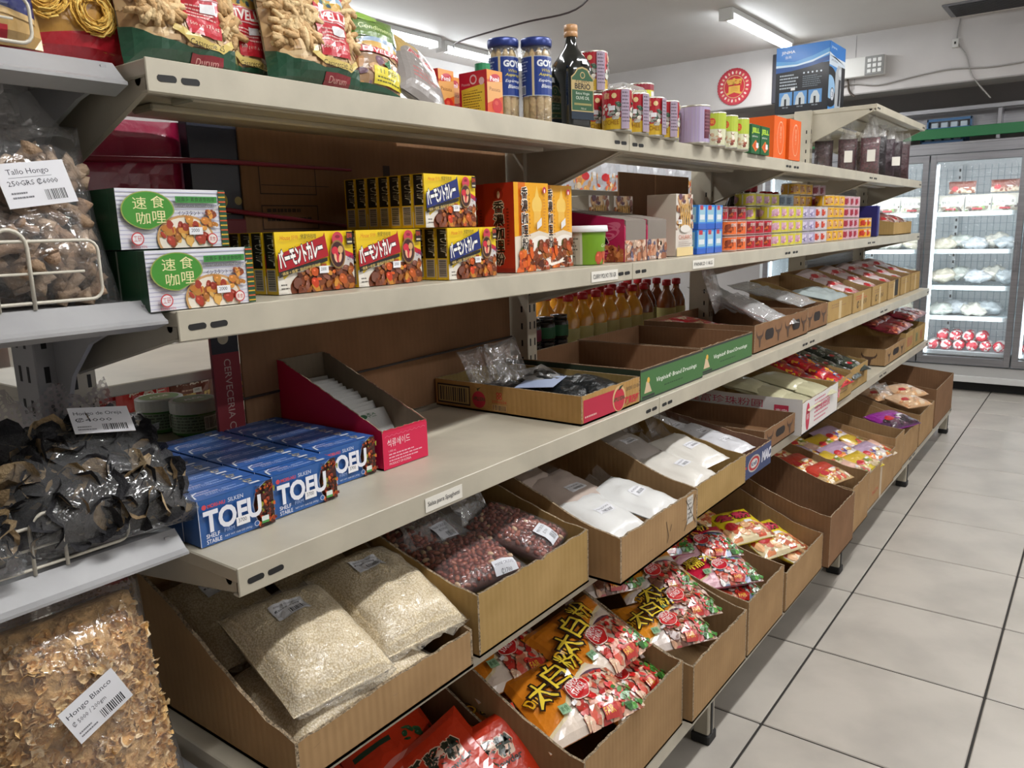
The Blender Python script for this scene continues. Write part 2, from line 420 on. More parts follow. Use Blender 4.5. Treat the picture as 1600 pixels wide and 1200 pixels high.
def pack(name, label, cat, d, w, h, body, arts, group=None, bev=.0015, base=.0004):
    """a closed carton facing +X: its body is the thing, its print a part; arts = {'front': Art, 'left': Art, 'top': Art}"""
    m = mat('card_' + body.strip('#'), body, rough=.45)
    o = MB().box((-d / 2, -w / 2, 0), (d / 2, w / 2, h), m, bev).build(name, label=label, cat=cat, group=group)
    for k, a in arts.items():
        f = {'front': fm_front(d, w), 'left': fm_left(d, w), 'top': fm_top(d, w, h)}[k]
        a.build({'front': 'front_print', 'left': 'side_print', 'top': 'top_print'}[k], o, f, base=base)
    return o
def cyl_map(r, a0=0.0, z0=0.0):
    return lambda x, y: (Vector((r * math.cos(a0 + x / r), r * math.sin(a0 + x / r), z0 + y)), Vector((math.cos(a0 + x / r), math.sin(a0 + x / r), 0)))

# ------------------------------------------------------------ pillow bags: local x across, y up the bag, z out of its face
def pillow(w, h, t, seed=0, flat=.0, wr=.05, waist=.04, lift=0):
    def f(x, y, side=1):
        u, v = max(-1, min(1, 2 * x / w)), max(-1, min(1, 2 * y / h))
        e = (max(0, 1 - abs(u) ** 2.8) ** .55) * (max(0, 1 - abs(v) ** 3.2) ** .55)
        n = noise.noise(Vector((x * 26 + seed * 7.3, y * 26, side * 3.1))) + .5 * noise.noise(Vector((x * 60, y * 60 + seed, 5 * side)))
        z = side * (t / 2) * e * (1 + wr * 3 * n) + wr * t * .5 * noise.noise(Vector((x * 18, y * 18, seed + .5)))
        return Vector((x * (1 - waist * (1 - v * v)) , y * (1 - waist * .6 * (1 - u * u)), z + lift))
    return f
def pmap(f, w, h, inset=1.0):
    def m(x, y):
        X, Y = (x - w / 2) * inset, (y - h / 2) * inset; e = .002
        P = f(X, Y); a = f(X + e, Y) - f(X - e, Y); b = f(X, Y + e) - f(X, Y - e); n = a.cross(b)
        return P, (n.normalized() if n.length > 1e-12 else Vector((0, 0, 1)))
    return m
def pillow_mb(f, w, h, m, nu=16, nv=20, mb=None, inset=1.0, m2=None):
    mb = mb or MB(); vs = []; fs = []
    for side in (1, -1):
        n0 = len(vs)
        for j in range(nv + 1):
            for i in range(nu + 1): vs.append(f((i / nu - .5) * w * inset, (j / nv - .5) * h * inset, side))
        for j in range(nv):
            for i in range(nu):
                a = n0 + j * (nu + 1) + i; q = (a, a + 1, a + nu + 2, a + nu + 1); fs.append(q if side > 0 else q[::-1])
    n1 = (nu + 1) * (nv + 1); ring = [i for i in range(nu)] + [nu + j * (nu + 1) for j in range(nv)] + [nv * (nu + 1) + i for i in range(nu, 0, -1)] + [j * (nu + 1) for j in range(nv, 0, -1)]
    half = len(fs) // 2
    mb.add(vs, fs[:half], m); n = len(mb.v) - len(vs)
    k = mb.mi(m2 or m)
    for q in fs[half:]: mb.f.append(tuple(i + n for i in q)); mb.m.append(k); mb.c.append((1, 1, 1, 1))
    k = mb.mi(m)
    for i in range(len(ring)):
        a, b = ring[i], ring[(i + 1) % len(ring)]; mb.f.append((a + n, a + n1 + n, b + n1 + n, b + n)); mb.m.append(k); mb.c.append((1, 1, 1, 1))
    return mb
def bag(name, label, cat, w, h, t, art, body='#c8c8c8', seed=0, group=None, wr=.05, mt=None, bodym=None, n=(14, 18), **kw):
    f = pillow(w, h, t, seed, wr=wr, **kw)
    bm = bodym or mat('foil_' + body.strip('#'), body, rough=.3, coat=.4, bump=.3, bump_scale=30)
    o = pillow_mb(f, w, h, bm, n[0], n[1]).build(name, smooth=True, label=label, cat=cat, group=group)
    if art:
        pass
        art.build('printed_face', o, pmap(f, w, h, .995), mt or ARTF, grid=(w / n[0], h / n[1]), base=.0005)
    return o
def R3(right, up, roll=0):
    """rotation that sends local x to right and local y towards up"""
    x = Vector(right).normalized(); u = Vector(up); z = x.cross(u).normalized(); y = z.cross(x)
    M = Matrix((x, y, z)).transposed()
    if roll: M = M @ Matrix.Rotation(roll, 3, 'Z')
    return M.to_euler()

ORD = ['first', 'second', 'third', 'fourth', 'fifth', 'sixth', 'seventh', 'eighth', 'ninth', 'tenth', 'eleventh', 'twelfth', 'thirteenth', 'fourteenth', 'fifteenth', 'sixteenth']

# ============================================================ the room
WALL = mat('wall_paint', '#c6c2c0', rough=.7, noise_amt=.12, noise_scale=1.6)
CEILM = mat('ceiling_paint', '#cfcbc8', rough=.6, noise_amt=.08, noise_scale=1.2)
GROUT = mat('dark_grout', '#2a2724', rough=.9)
TILE = mat('floor_tile_glaze', '#b3ada4', rough=.34, noise_amt=.20, noise_scale=3.4, bump=.05, bump_scale=14)
RX0, RX1, RY0, RY1 = -4.8, 3.2, -2.2, 8.05
fl = MB().box((RX0, RY0, -.06), (RX1, RY1, -.004), GROUT).build('floor', kind='structure')
P_ = .5012; TX, TY = -.6767, 2.0307
tile0 = None; rest = MB()
for i in range(-9, 9):
    for j in range(-9, 13):
        x0, y0 = TX + i * P_, TY + j * P_
        x1, y1 = x0 + P_, y0 + P_
        if x1 < RX0 + .05 or x0 > RX1 - .05 or y0 > RY1 - .05 or y1 < RY0 + .05: continue
        g = .0035
        if -3 <= i <= 3 and j >= -3:
            if tile0 is None:
                tile0 = MB().box((-P_ / 2 + g, -P_ / 2 + g, -.01), (P_ / 2 - g, P_ / 2 - g, 0), TILE, .0025).build('tile', fl)
                t = tile0
            else: t = tile0.copy(); C.objects.link(t)
            t.location = ((x0 + x1) / 2, (y0 + y1) / 2, rnd.uniform(-.0006, .0002)); t.rotation_euler = (0, 0, rnd.choice((0, PI / 2, PI, -PI / 2)))
        else: rest.box((max(x0 + g, RX0), max(y0 + g, RY0), -.01), (min(x1 - g, RX1), min(y1 - g, RY1), 0), TILE, .0025)
rest.build('outer_tiles', fl, kind='stuff')
MB().box((RX0 - .1, RY0 - .1, CEIL), (RX1 + .1, RY1 + .1, CEIL + .1), CEILM).build('ceiling', kind='structure')
MB().box((RX0 - .1, RY0, -.06), (RX0, RY1, CEIL), WALL).build('wall_left', kind='structure')
MB().box((RX1, RY0, -.06), (RX1 + .1, RY1, CEIL), WALL).build('wall_right', kind='structure')
MB().box((RX0 - .1, RY1, -.06), (RX1 + .1, RY1 + .1, CEIL), WALL).build('wall_back', kind='structure')
MB().box((RX0 - .1, RY0 - .1, -.06), (RX1 + .1, RY0, CEIL), WALL).build('wall_front', kind='structure')
BY = 7.05
MB().box((RX0, BY, 2.425), (RX1, BY + .3, CEIL), WALL).box((-1.792, BY - .0012, 2.46), (-1.79, BY, CEIL - .01), DARKM).build('trim_1', kind='structure')
MB().box((RX0, BY - .004, 2.415), (RX1, BY + .30, 2.425), mat('beam_edge', '#8f8b88', rough=.7)).build('trim_2', kind='structure')

# fluorescent fittings
TUBEM = mat('lit_tube', '#f4fbff', emit=20)
def fitting(x, y, label, g='fluorescent ceiling fittings'):
    r = MB().box((-.05, -.66, -.035), (.05, .66, 0), mat('white_steel', '#d5d5d3', rough=.4), .004).build('ceiling_light', label=label, cat='light', group=g, loc=(x, y, CEIL))
    MB().lathe([(.022, -.62), (.022, .62)], TUBEM, 12, Matrix.Translation((0, 0, -.055)) @ Matrix.Rotation(-PI / 2, 4, 'X')).build('tube', r, smooth=True)
    for s in (-1, 1): MB().box((-.048, s * .64 - .02, -.08), (.048, s * .64 + .02, -.03), mat('white_steel', '#d5d5d3'), .003).build('end_cap', r)
LL = ['fluorescent tube fitting on the ceiling above the blue appliance carton', 'long fluorescent ceiling fitting beyond the jars of asparagus', 'fluorescent ceiling fitting seen past the green pasta bag']
names = {5: LL[0], 7: LL[1], 6: LL[2]}
for i, (x, y) in enumerate(TUBES): fitting(x, y, names.get(i, f'fluorescent ceiling fitting outside the view, {ORD[i]} of the rows'))
# ceiling vent
v = MB().box((-.33, -.2, -.012), (.33, .2, 0), mat('vent_grey', '#77777c', rough=.5), .003).build('ceiling_vent', label='dark grey ceiling vent beside the wall beam', cat='vent', loc=(-.78, 6.75, CEIL))
for k in range(11): MB().box((-.29, -.175 + k * .033, -.02), (.29, -.160 + k * .033, -.012), DARKM).build('slat', v)
# gold and red paper disc
def disc():
    r = .155; a = Art(2 * r, 2 * r)
    a.ell(.5, .5, .5, .5, '#b03040', 64); a.ell(.5, .5, .46, .46, '#c23a48', 48); a.ell(.5, .5, .31, .31, '#c8a070', 40); a.ell(.5, .5, .29, .29, '#c02a36', 40)
    for k in range(22):
        t = 2 * PI * k / 22; a.ell(.5 + .385 * math.cos(t), .5 + .385 * math.sin(t), .045, .028, '#d8b090' if k % 2 else '#e0cfc8', 8, t)
    for k in range(40):
        t = 2 * PI * k / 40; a.ell(.5 + .485 * math.cos(t), .5 + .485 * math.sin(t), .024, .024, '#b8303e', 8)
    a.text('寶', .29, .30, .42, '#d8a848', w=.42, bold=.03)
    o = MB().lathe([(r * .99, 0), (r * .99, .004)], mat('disc_card', '#a83040'), 48, Matrix.Rotation(PI / 2, 4, 'X')).build('wall_disc', label='round red and gold paper charm stuck on the wall beam', cat='decoration', loc=(-2.80, BY - .001, 2.605))
    a.build('printed_face', o, face_map((-r, -.0045, -r), (1, 0, 0), (0, 0, 1)))
disc()
# framed sheet behind the appliance carton
fr = MB().box((-.2, -.02, -.20), (.2, 0, .20), mat('dark_frame', '#3a3a42', rough=.4), .004).build('picture_frame', label='dark framed sheet on the wall behind the blue carton', cat='picture', loc=(-2.26, BY, 2.62))
a = Art(.32, .34, '#d8d6cf'); a.lines(.1, .85, .8, 8, .1, '#77766f')
a.build('framed_sheet', fr, face_map((-.16, -.0205, -.17), (1, 0, 0), (0, 0, 1)))
# wall switch panel
sp = MB().box((-.30, -.07, -.075), (.30, 0, .075), mat('panel_white', '#d4d3cf', rough=.4), .006).build('switch_panel', label='white wall mounted control panel with grid of switches', cat='switch panel', loc=(-1.86, BY, 2.615))
q = MB().box((.16, -.078, -.07), (.30, -.068, .07), mat('panel_frame', '#8a8a88'), .003).build('switch_frame', sp)
for i in range(3):
    for j in range(3): MB().box((.18 + i * .038, -.084, -.055 + j * .04), (.208 + i * .038, -.077, -.028 + j * .04), mat('switch_white', '#e2e2e0'), .002).build('switch', q)
def cable(pts, r, label, m=None, name='cable'):
    P = [Vector(p) for p in pts]; Q = []
    for i in range(len(P) - 1):
        for k in range(6):
            t = k / 6; p0 = P[max(i - 1, 0)]; p1 = P[i]; p2 = P[i + 1]; p3 = P[min(i + 2, len(P) - 1)]
            Q.append(.5 * ((2 * p1) + (p2 - p0) * t + (2 * p0 - 5 * p1 + 4 * p2 - p3) * t * t + (3 * p1 - p0 - 3 * p2 + p3) * t ** 3))
    Q.append(P[-1])
    return MB().tube(Q, r, m or mat('cable_grey', '#9b9894', rough=.6), 6).build(name, smooth=True, label=label, cat='cable')
cable([(-1.98, BY - .01, 2.40), (-1.93, BY - .012, 2.47), (-1.8, BY - .012, 2.50), (-1.6, BY - .012, 2.47), (-1.35, BY - .012, 2.50), (-1.1, BY - .012, 2.52), (-.8, BY - .012, 2.50), (-.3, BY - .012, 2.52), (.6, BY - .012, 2.51)], .006, 'pale cable run along the lower edge of the wall beam')
cable([(-1.06, BY - .01, CEIL - .01), (-1.07, BY - .012, 2.72), (-1.0, BY - .012, 2.6), (-.95, BY - .012, 2.45), (-.82, BY - .02, 2.28)], .005, 'thin grey cable hanging from the ceiling vent down the beam')
cable([(-1.84, BY - .02, 2.54), (-1.83, BY - .03, 2.49), (-1.82, BY - .01, 2.44), (-1.78, BY - .01, 2.40)], .009, 'tangled dark wire below the white switch panel', mat('cable_dark', '#4a4038'))
bx = MB().box((-.022, -.03, -.03), (.022, 0, .03), mat('box_white', '#cfcdca'), .003).box((-.006, -.032, -.008), (.006, -.029, .010), BLACK).build('junction_box', label='small white junction box on the beam by the hanging cable', cat='junction box', loc=(-1.08, BY, 2.70))
cable([(-4.2, 4.9, 2.80), (-3.9, 4.6, 2.76), (-3.3, 4.55, 2.775), (-2.9, 4.6, 2.80), (-2.5, 4.3, CEIL - .02), (-2.1, 4.0, CEIL - .005)], .006, 'thin dark wire strung beneath the white ceiling', mat('wire_dark', '#3a2c2c'))

# ============================================================ fridges along the back wall
FW = mat('fridge_white', '#dfe4e6', rough=.4)
FS = mat('fridge_shelf', '#cfdbe0', rough=.3)
FY = 7.3
fz = [.32, .61, .86, 1.155, 1.454]
doors = [(-2.58, -1.905), (-1.905, -1.235), (-1.235, -.555), (-.555, .12), (.12, .80)]
FR = empty('display_fridge', (-1.0, FY + .35, 0), label='wide stainless display fridge with glass doors along the wall', cat='fridge')
ox, oy = 1.0, -(FY + .35)
def fb(a, b, m, name, par=FR, bev=.003, **k): return MB().box((a[0] + 1.0, a[1] + oy, a[2]), (b[0] + 1.0, b[1] + oy, b[2]), m, bev).build(name, par, **k)
fb((-2.62, FY + .66, .1), (.84, FY + .70, 2.0), FW, 'back_panel')
fb((-2.62, FY + .03, .1), (-2.58, FY + .70, 2.0), FW, 'side_panel'); fb((.80, FY + .03, .1), (.84, FY + .70, 2.0), FW, 'side_panel')
fb((-2.62, FY - .01, 1.915), (.84, FY + .70, 2.0), SILVER, 'header')
fb((-2.62, FY - .012, 1.985), (.84, FY + .02, 2.005), SILVER, 'trim_strip')
fb((-2.62, FY + .0, .13), (.84, FY + .70, .215), mat('fridge_base', '#b9b9b8', rough=.35, metal=.3), 'base')
fb((-2.62, FY - .03, .085), (.84, FY + .02, .135), mat('fridge_kick', '#c6c6c4', rough=.4), 'kick_rail')
fb((-2.6, FY + .08, .0), (.82, FY + .66, .09), BLACK, 'plinth')
LED = mat('fridge_lamp_tube', '#eefaff', emit=4)
for k, (x0, x1) in enumerate(doors):
    d = empty('door', (0, 0, 0)); d.parent = FR
    f = .05
    for nm, a, b in (('frame_rail', (x0 + .004, FY - .02, .225), (x1 - .004, FY + .03, .285)), ('frame_rail', (x0 + .004, FY - .02, 1.855), (x1 - .004, FY + .03, 1.912)),
                     ('frame_stile', (x0 + .004, FY - .021, .225), (x0 + f, FY + .031, 1.912)), ('frame_stile', (x1 - f, FY - .021, .225), (x1 - .004, FY + .031, 1.912))):
        fb(a, b, SILVER, nm, d)
    fb((x0 + f, FY + .0, .285), (x1 - f, FY + .006, 1.855), GLASS, 'glass_pane', d, 0)
    fb((x1 - .04, FY - .05, 1.0), (x1 - .022, FY - .022, 1.22), SILVER, 'handle', d)
    fb((x0 + .052, FY + .04, .30), (x0 + .064, FY + .06, 1.84), LED, 'lamp_strip', FR)
    L = bpy.data.lights.new('fridge_light', 'AREA'); L.shape = 'RECTANGLE'; L.size = .5; L.size_y = 1.45; L.energy = 4.5; L.color = (.88, .96, 1)
    lo = bpy.data.objects.new('fridge_light', L); C.objects.link(lo); lo.location = ((x0 + x1) / 2, FY + .045, 1.07); lo.rotation_euler = (PI / 2, 0, 0)
    for z in fz:
        fb((x0 + .01, FY + .07, z - .018), (x1 - .01, FY + .64, z), FS, 'shelf')
        fb((x0 + .01, FY + .055, z - .03), (x1 - .01, FY + .07, z + .006), FS, 'shelf_lip')
    g = MB()
    for t in range(14):
        xx = x0 + .03 + t * (x1 - x0 - .06) / 13; g.tube([(xx + 1, FY + .645 + oy, .3), (xx + 1, FY + .645 + oy, 1.85)], .003, mat('grid_wire', '#9fb0b8'), 4)
    for t in range(24): g.tube([(x0 + 1.01, FY + .64 + oy, .32 + t * .065), (x1 + .99, FY + .64 + oy, .32 + t * .065)], .002, mat('grid_wire', '#9fb0b8'), 4)
    g.build('back_grid', FR)
    pm = MB().box((x0 + .12 + 1, FY + .60 + oy, .25), (x0 + .15 + 1, FY + .63 + oy, 1.85), FW)
    for t in range(26): pm.box((x0 + .128 + 1, FY + .598 + oy, .3 + t * .06), (x0 + .142 + 1, FY + .6005 + oy, .325 + t * .06), DARKM)
    pm.build('slotted_post', FR)
# canopy over the fridge
cn = empty('fridge_canopy', (-1, FY + .2, 2.006), label='stainless canopy frame with green band above the fridge', cat='canopy')
MB().box((-1.6, -.16, .035), (1.8, -.13, .115), mat('green_band', '#1c6b3c', rough=.4), .003).build('green_band', cn)
MB().box((-1.6, -.17, .235), (1.8, -.12, .27), SILVER, .003).build('top_rail', cn)
MB().box((-1.6, .0, .12), (1.8, .02, .26), SILVER, .003).build('rear_panel', cn)
for x in (-1.55, .2, 1.75): MB().box((x, -.15, .005), (x + .03, .3, .24), SILVER, .003).build('strut', cn)
def crate(x, z, label):
    t = MB(); m = mat('blue_plastic', '#3f6c9a', rough=.4)
    t.box((-.16, -.13, 0), (.16, .13, .01), m).box((-.16, -.13, 0), (-.15, .13, .10), m).box((.15, -.13, 0), (.16, .13, .10), m).box((-.16, .12, 0), (.16, .13, .10), m).box((-.16, -.13, 0), (.16, -.12, .03), m).box((-.16, -.13, .08), (.16, -.12, .10), m)
    o = t.build('plastic_crate', label=label, cat='crate', loc=(x, FY + .24, z))
    for k in range(4): MB().box((-.13 + k * .07, -.12, .012), (-.08 + k * .07, -.06, .07), mat('pale_tub', '#b9c6cf'), .004).build('tub', o)
crate(-1.18, 2.003, 'blue plastic crate of tubs on the fridge top, lower one')
crate(-1.14, 2.104, 'blue plastic crate on the fridge top, upper one')

# ============================================================ shelving
JY = [.575, 1.872, 3.185, 4.49, 5.79]
XB = -1.345                      # face of the uprights
LEV = {'top': (1.652, -1.022, .042), 'second': (1.322, -1.012, .042), 'third': (.965, -.930, .042), 'fourth': (.622, -.915, .04), 'bottom': (.195, -.745, .045)}
PX = {}
def slots_mesh(n, M): 
    b = MB()
    return b
def shelf(bay, level, label, y0, y1, z, xf, lip, xb=XB - .035, m=BEIGE, ribs=True, brackets=(True, True), br=(.135, .035), flip=False, name='gondola_shelf'):
    s = -1 if flip else 1                    # flip: the shelf on the far side of the gondola
    yc = (y0 + y1) / 2; r = empty(name, (xf, yc, z), label=label, cat='shelf', group='shelves of the gondola')
    L = y1 - y0 - .003; D = (xf - xb) * s
    X = lambda v: -v * s                      # v: distance back from the lip
    MB().box((X(0.002), -L / 2, -.022), (X(abs(xf - xb)), L / 2, 0), m, .002).build('deck', r)
    fl_ = MB().box((X(0), -L / 2, -lip), (X(.004), L / 2, .0012), m, .0012)
    fl_.box((X(.002), -L / 2, -lip - .001), (X(.016), L / 2, -lip + .003), m, .001)
    f = fl_.build('front_lip', r)
    sl = MB()
    for e in (-1, 1):
        for k in (0, 1):
            yy = e * (L / 2 - .028 - k * .034); n = 10
            pts = [(yy + .009 * (1 if math.cos(t) > 0 else -1) + .005 * math.cos(t), -lip * .55 + .0048 * math.sin(t)) for t in [2 * PI * (q + .5) / n for q in range(n)]]
            if flip: sl.prism(pts, 'x', X(0), X(-.0006), BLACK)
            else: sl.prism(pts, 'x', .0006, -.0005, BLACK)
    sl.build('slots', f, kind='stuff')
    if ribs:
        W = abs(xf - xb)
        for v in (.3, .62):
            MB().box((X(W * v - .03), -L / 2 + .11, -.034), (X(W * v + .03), L / 2 - .11, -.022), m, .003).build('rib', r)
    for e, on in zip((-1, 1), brackets):
        if not on: continue
        W = abs(xf - xb); y = e * (L / 2 - .004); a, b = sorted((y, y - e * .0035))
        h0, h1 = br
        pts = [(X(.012), -.006), (X(W - .002), -.006), (X(W - .002), -h0), (X(W - .03), -h0), (X(.02), -lip + .003), (X(.012), -lip + .003)]
        b_ = MB().prism(pts, 'y', a, b, m)
        b_.tube([(X(W - .03), y - e * .004, -h0), (X(.02), y - e * .004, -lip + .003)], .004, m, 5)
        k = b_.build('bracket', r)
        MB().lathe([(.0075, -.004), (.0075, .004), (.004, .006)], DARKM, 10, Matrix.Translation((X(.03), y - e * .004, -.024)) @ Matrix.Rotation(e * PI / 2, 4, 'X')).build('bolt', k)
    return r
BAYS = ['first', 'second', 'third', 'fourth']
LN = {'top': 'top', 'second': 'second highest', 'third': 'middle', 'fourth': 'second lowest', 'bottom': 'lowest'}
SH = {}
for i in range(4):
    for lv, (z, xf, lip) in LEV.items():
        br = {'top': (.15, .03), 'second': (.115, .03), 'third': (.10, .03), 'fourth': (.10, .03), 'bottom': (.08, .03)}[lv]
        SH[(i, lv)] = shelf(i, lv, f'beige steel {LN[lv]} shelf of the {BAYS[i]} bay counted from the grey shelving', JY[i], JY[i + 1], z, xf, lip, br=br)
SH['raised'] = shelf(3, 'raised', 'beige steel raised shelf above the dark red bags at the far end', JY[3], JY[4], 2.0, -1.025, .035, br=(.165, .03))
# far side of the gondola
for i in range(4):
    for lv, z in (('upper', 1.322 if i == 0 else 1.545), ('mid', 1.16 if i == 0 else .94), ('low', .965 if i == 0 else .6)):
        if i == 0 and lv == 'upper': continue
        shelf(i, lv, f'beige {lv} shelf on the far side of the {BAYS[i]} bay', JY[i], JY[i + 1], z, -1.86 if lv != 'low' or i else -1.95, .04, xb=-1.437, flip=True, ribs=False, brackets=(True, False) if i else (True, True))
# uprights with slots and feet
def upright(y, label, h=1.66, m=BEIGE, x0=-1.435, x1=XB, w=.046, foot=True, fy=0):
    r = empty('gondola_upright', ((x0 + x1) / 2, y, 0), label=label, cat='upright', group='uprights of the gondola'); hx_ = (x1 - x0) / 2
    p = MB().box((-hx_, -w / 2, 0), (hx_, w / 2, h), m, .002).build('post', r)
    s = MB()
    n = int((h - .12) / .05)
    for k in range(n):
        z = .08 + k * .05
        s.box((hx_ - .001, -.014, z), (hx_ + .0006, -.008, z + .022), BLACK).box((hx_ - .001, .008, z), (hx_ + .0006, .014, z + .022), BLACK)
        s.box((hx_ - .024, -w / 2 - .0006, z), (hx_ - .018, -w / 2 + .001, z + .018), BLACK)
    s.build('slots', p, kind='stuff')
    if foot:
        MB().box((hx_, -w / 2, .05), (-.80 - (x0 + x1) / 2, w / 2, .11), m, .002).build('foot_beam', r)
        lx = -.785 - (x0 + x1) / 2
        MB().box((lx - .022, -.022, .0), (lx + .022, .022, .15), BEIGE, .003).box((lx - .0255, -.006, .02), (lx + .0255, .004, .15), DARKM).build('leg', r)
        MB().box((lx - .027, -.027, .0), (lx + .027, .027, .03), BLACK, .004).build('rubber_foot', r)
    return r
U = ['between the pasta bay and the grey shelving', 'behind the orange curry cartons', 'beside the row of blue packs', 'holding the raised shelf bracket', 'at the far end by the fridges']
for i, y in enumerate(JY):
    upright(y + (.012 if i == 0 else 0), f'beige slotted steel upright {U[i]}', 1.655 if i < 3 else 2.0)
# back panels
def cardboard(name, label, y0, y1, z0, z1, m, x=-1.402, group=None, par=None):
    return MB().box((-.003, -(y1 - y0) / 2, 0), (.003, (y1 - y0) / 2, z1 - z0), m, .0008).build(name, par, label=label, cat='cardboard sheet', loc=(x, (y0 + y1) / 2, z0), group=group)
cb1 = cardboard('cardboard_sheet', 'flattened brown carton with recycling print behind the curry boxes', .965, 1.405, 1.325, 1.66, CARD2)
a = Art(.44, .30)
a.rect(.10, .66, .50, .665, '#3a2a20')
for y0, y1 in ((.60, .80), (.36, .52)): 
    for q in ((.09, y0, .42, y0 + .008), (.09, y1, .42, y1 + .008), (.09, y0, .095, y1), (.415, y0, .42, y1)): a.rect(*q, '#3d2c20')
a.lines(.12, y0 + .12, .26, 2, .06, '#3d2c20')
a.text('PLEASE RECYCLE', .82, .11, .05, '#3d2c20', w=.27, rot=PI); a.text('OR-851035-10021021', .44, .20, .045, '#3d2c20', w=.32, rot=PI)
a.text('08118', .64, .27, .035, '#3d2c20', w=.08, rot=PI); a.text('180211', .99, .22, .05, '#3d2c20', w=.11, rot=PI); a.rect(.88, .72, .93, .84, '#352820')
a.build('printed_marks', cb1, face_map((.0032, -.22, 0), (0, 1, 0), (0, 0, 1)), ARTM)
cardboard('cardboard_sheet', 'plain brown cardboard sheet behind the upper orange curry cartons', 1.395, 1.845, 1.325, 1.66, CARD2, -1.410)
cardboard('cardboard_sheet', 'large brown cardboard sheet behind the tofu cartons', .925, 1.383, .97, 1.276, CARD2)
cardboard('cardboard_sheet', 'brown cardboard sheet with rust stain behind the juice carton tray', 1.378, 1.845, .97, 1.276, CARD2, -1.410)
cardboard('cardboard_sheet', 'brown cardboard sheet closing the back above the rice bin', .65, 1.845, .64, .94, CARD2, -1.404)
cs = MB().box((-.004, -.03, 0), (.004, .03, .30), mat('maroon_card', '#6e1f28', rough=.6), .0008).build('carton_edge', label='maroon and black printed carton strip standing behind the tofu', cat='carton', loc=(-1.395, .885, .972))
a = Art(.06, .30, '#7c2029'); a.rect(0, .74, 1, 1, '#26262c'); a.text('CERVECERIA COSTA', .66, .70, .42, '#a08a80', w=0, rot=-PI / 2) if False else None
a.text('CERVECERIA COSTA', .40, .70, .05, '#b09a90', rot=-PI / 2, w=3.3); a.ell(.45, .84, .2, .2, '#b0a890'); a.text('FLORIDA', .4, .99, .035, '#a8a090', rot=-PI / 2, w=.9)
a.build('printed_marks', cs, face_map((.0042, -.03, 0), (0, 1, 0), (0, 0, 1)), ARTM)
MB().tube([(-1.398, .90, 1.092), (-1.398, 1.84, 1.108)], .003, mat('dark_string', '#2a211c'), 5).build('string', label='dark string stretched across the cardboard behind the tofu', cat='string')
for k, (z0, z1, y1) in enumerate(((1.565, 1.562, 1.25), (1.475, 1.43, 1.30))):
    MB().tube([(-1.385, .62, z0 - .01), (-1.392, .9, z0), (-1.395, y1, z1)], [.006, .0055, .003], mat('red_string', '#8c2a3c', rough=.4), 6).build('red_band', smooth=True, label=('upper' if k == 0 else 'lower') + ' red plastic band tied across the brown carton', cat='band')
# second bay back boards and third bay louvred panel
for k, (y0, y1, m) in enumerate(((2.52, 2.80, CARD2), (2.805, 3.10, CARD2))):
    cardboard('back_board', f'{"first" if k == 0 else "second"} brown back board behind the tall lattice carton', y0, y1, 1.33, 1.61, m, -1.42)
lp = MB().box((-.004, 0, 0), (0, 1.2, .62), GREYM, .001).build('louvre_panel', label='grey ribbed steel back panel of the last bay', cat='panel', loc=(-1.41, 4.54, 1.0))
for k in range(26): MB().box((0, .01, .01 + k * .0235), (.008, 1.19, .022 + k * .0235), GREYM, .002).build('slat', lp)

# grey shelving at the near end
GX = {'top': (1.656, -1.055), 'middle': (1.343, -1.022), 'lower': (1.005, -1.036), 'base': (.60, -1.02)}
for nm, (z, xf) in GX.items():
    r = empty('grey_shelf', (xf, .0, z), label=f'grey steel {nm} shelf with raised channel lip and wire guard' if nm != 'base' else 'grey steel base shelf under the white fungus bags', cat='shelf', group='grey shelves')
    MB().box((-.36, -.9, -.016), (-.03, .568, -.006), GREYM, .002).build('deck', r)
    MB().prism([(-.034, -.006), (-.030, -.004), (-.004, -.028), (.004, -.032), (.004, -.036), (-.03, -.046), (-.034, -.046)], 'y', -.9, .566, GREYM).build('front_lip', r)
    MB().box((-.22, -.8, -.05), (-.08, .45, -.016), GREYM, .004).build('rib', r)
    pts = [(-.36, -.01), (-.02, -.01), (-.02, -.03), (-.10, -.045), (-.19, -.075), (-.26, -.13), (-.30, -.20), (-.33, -.24), (-.36, -.24)]
    MB().prism(pts, 'y', .545, .552, GREYM).build('bracket', r)
    if nm != 'base':
        g = MB(); h = .075 if nm == 'middle' else .055; y1 = .50; yy = -.6
        if nm == 'top': y1 = .47
        zb = .004
        loop = [(-.03, yy, zb + h)] + [(-.03, y1 - .014 + .014 * math.sin(t), zb + h - .014 + .014 * math.cos(t)) for t in (0, .4, .8, 1.2, 1.57)] + [(-.03, y1 - .014 + .014 * math.cos(t), zb + .014 - .014 * math.sin(t)) for t in (0, .4, .8, 1.2, 1.57)] + [(-.03, yy, zb)]
        g.tube(loop, .0023, WIRE, 6); g.tube([(-.03, yy, zb + h * .48), (-.03, y1 - .02, zb + h * .48)], .0018, WIRE, 6)
        for ya in (.395, -.05):
            arch = [(-.028, ya - .02, -.004), (-.028, ya - .02, h * .95)] + [(-.028, ya - .02 * math.cos(t), h * .95 + .022 * math.sin(t)) for t in [PI * q / 9 for q in range(1, 9)]] + [(-.028, ya + .02, h * .95), (-.028, ya + .02, -.004)]
            g.tube(arch, .0026, WIRE, 6)
        g.build('wire_guard', r, smooth=True)
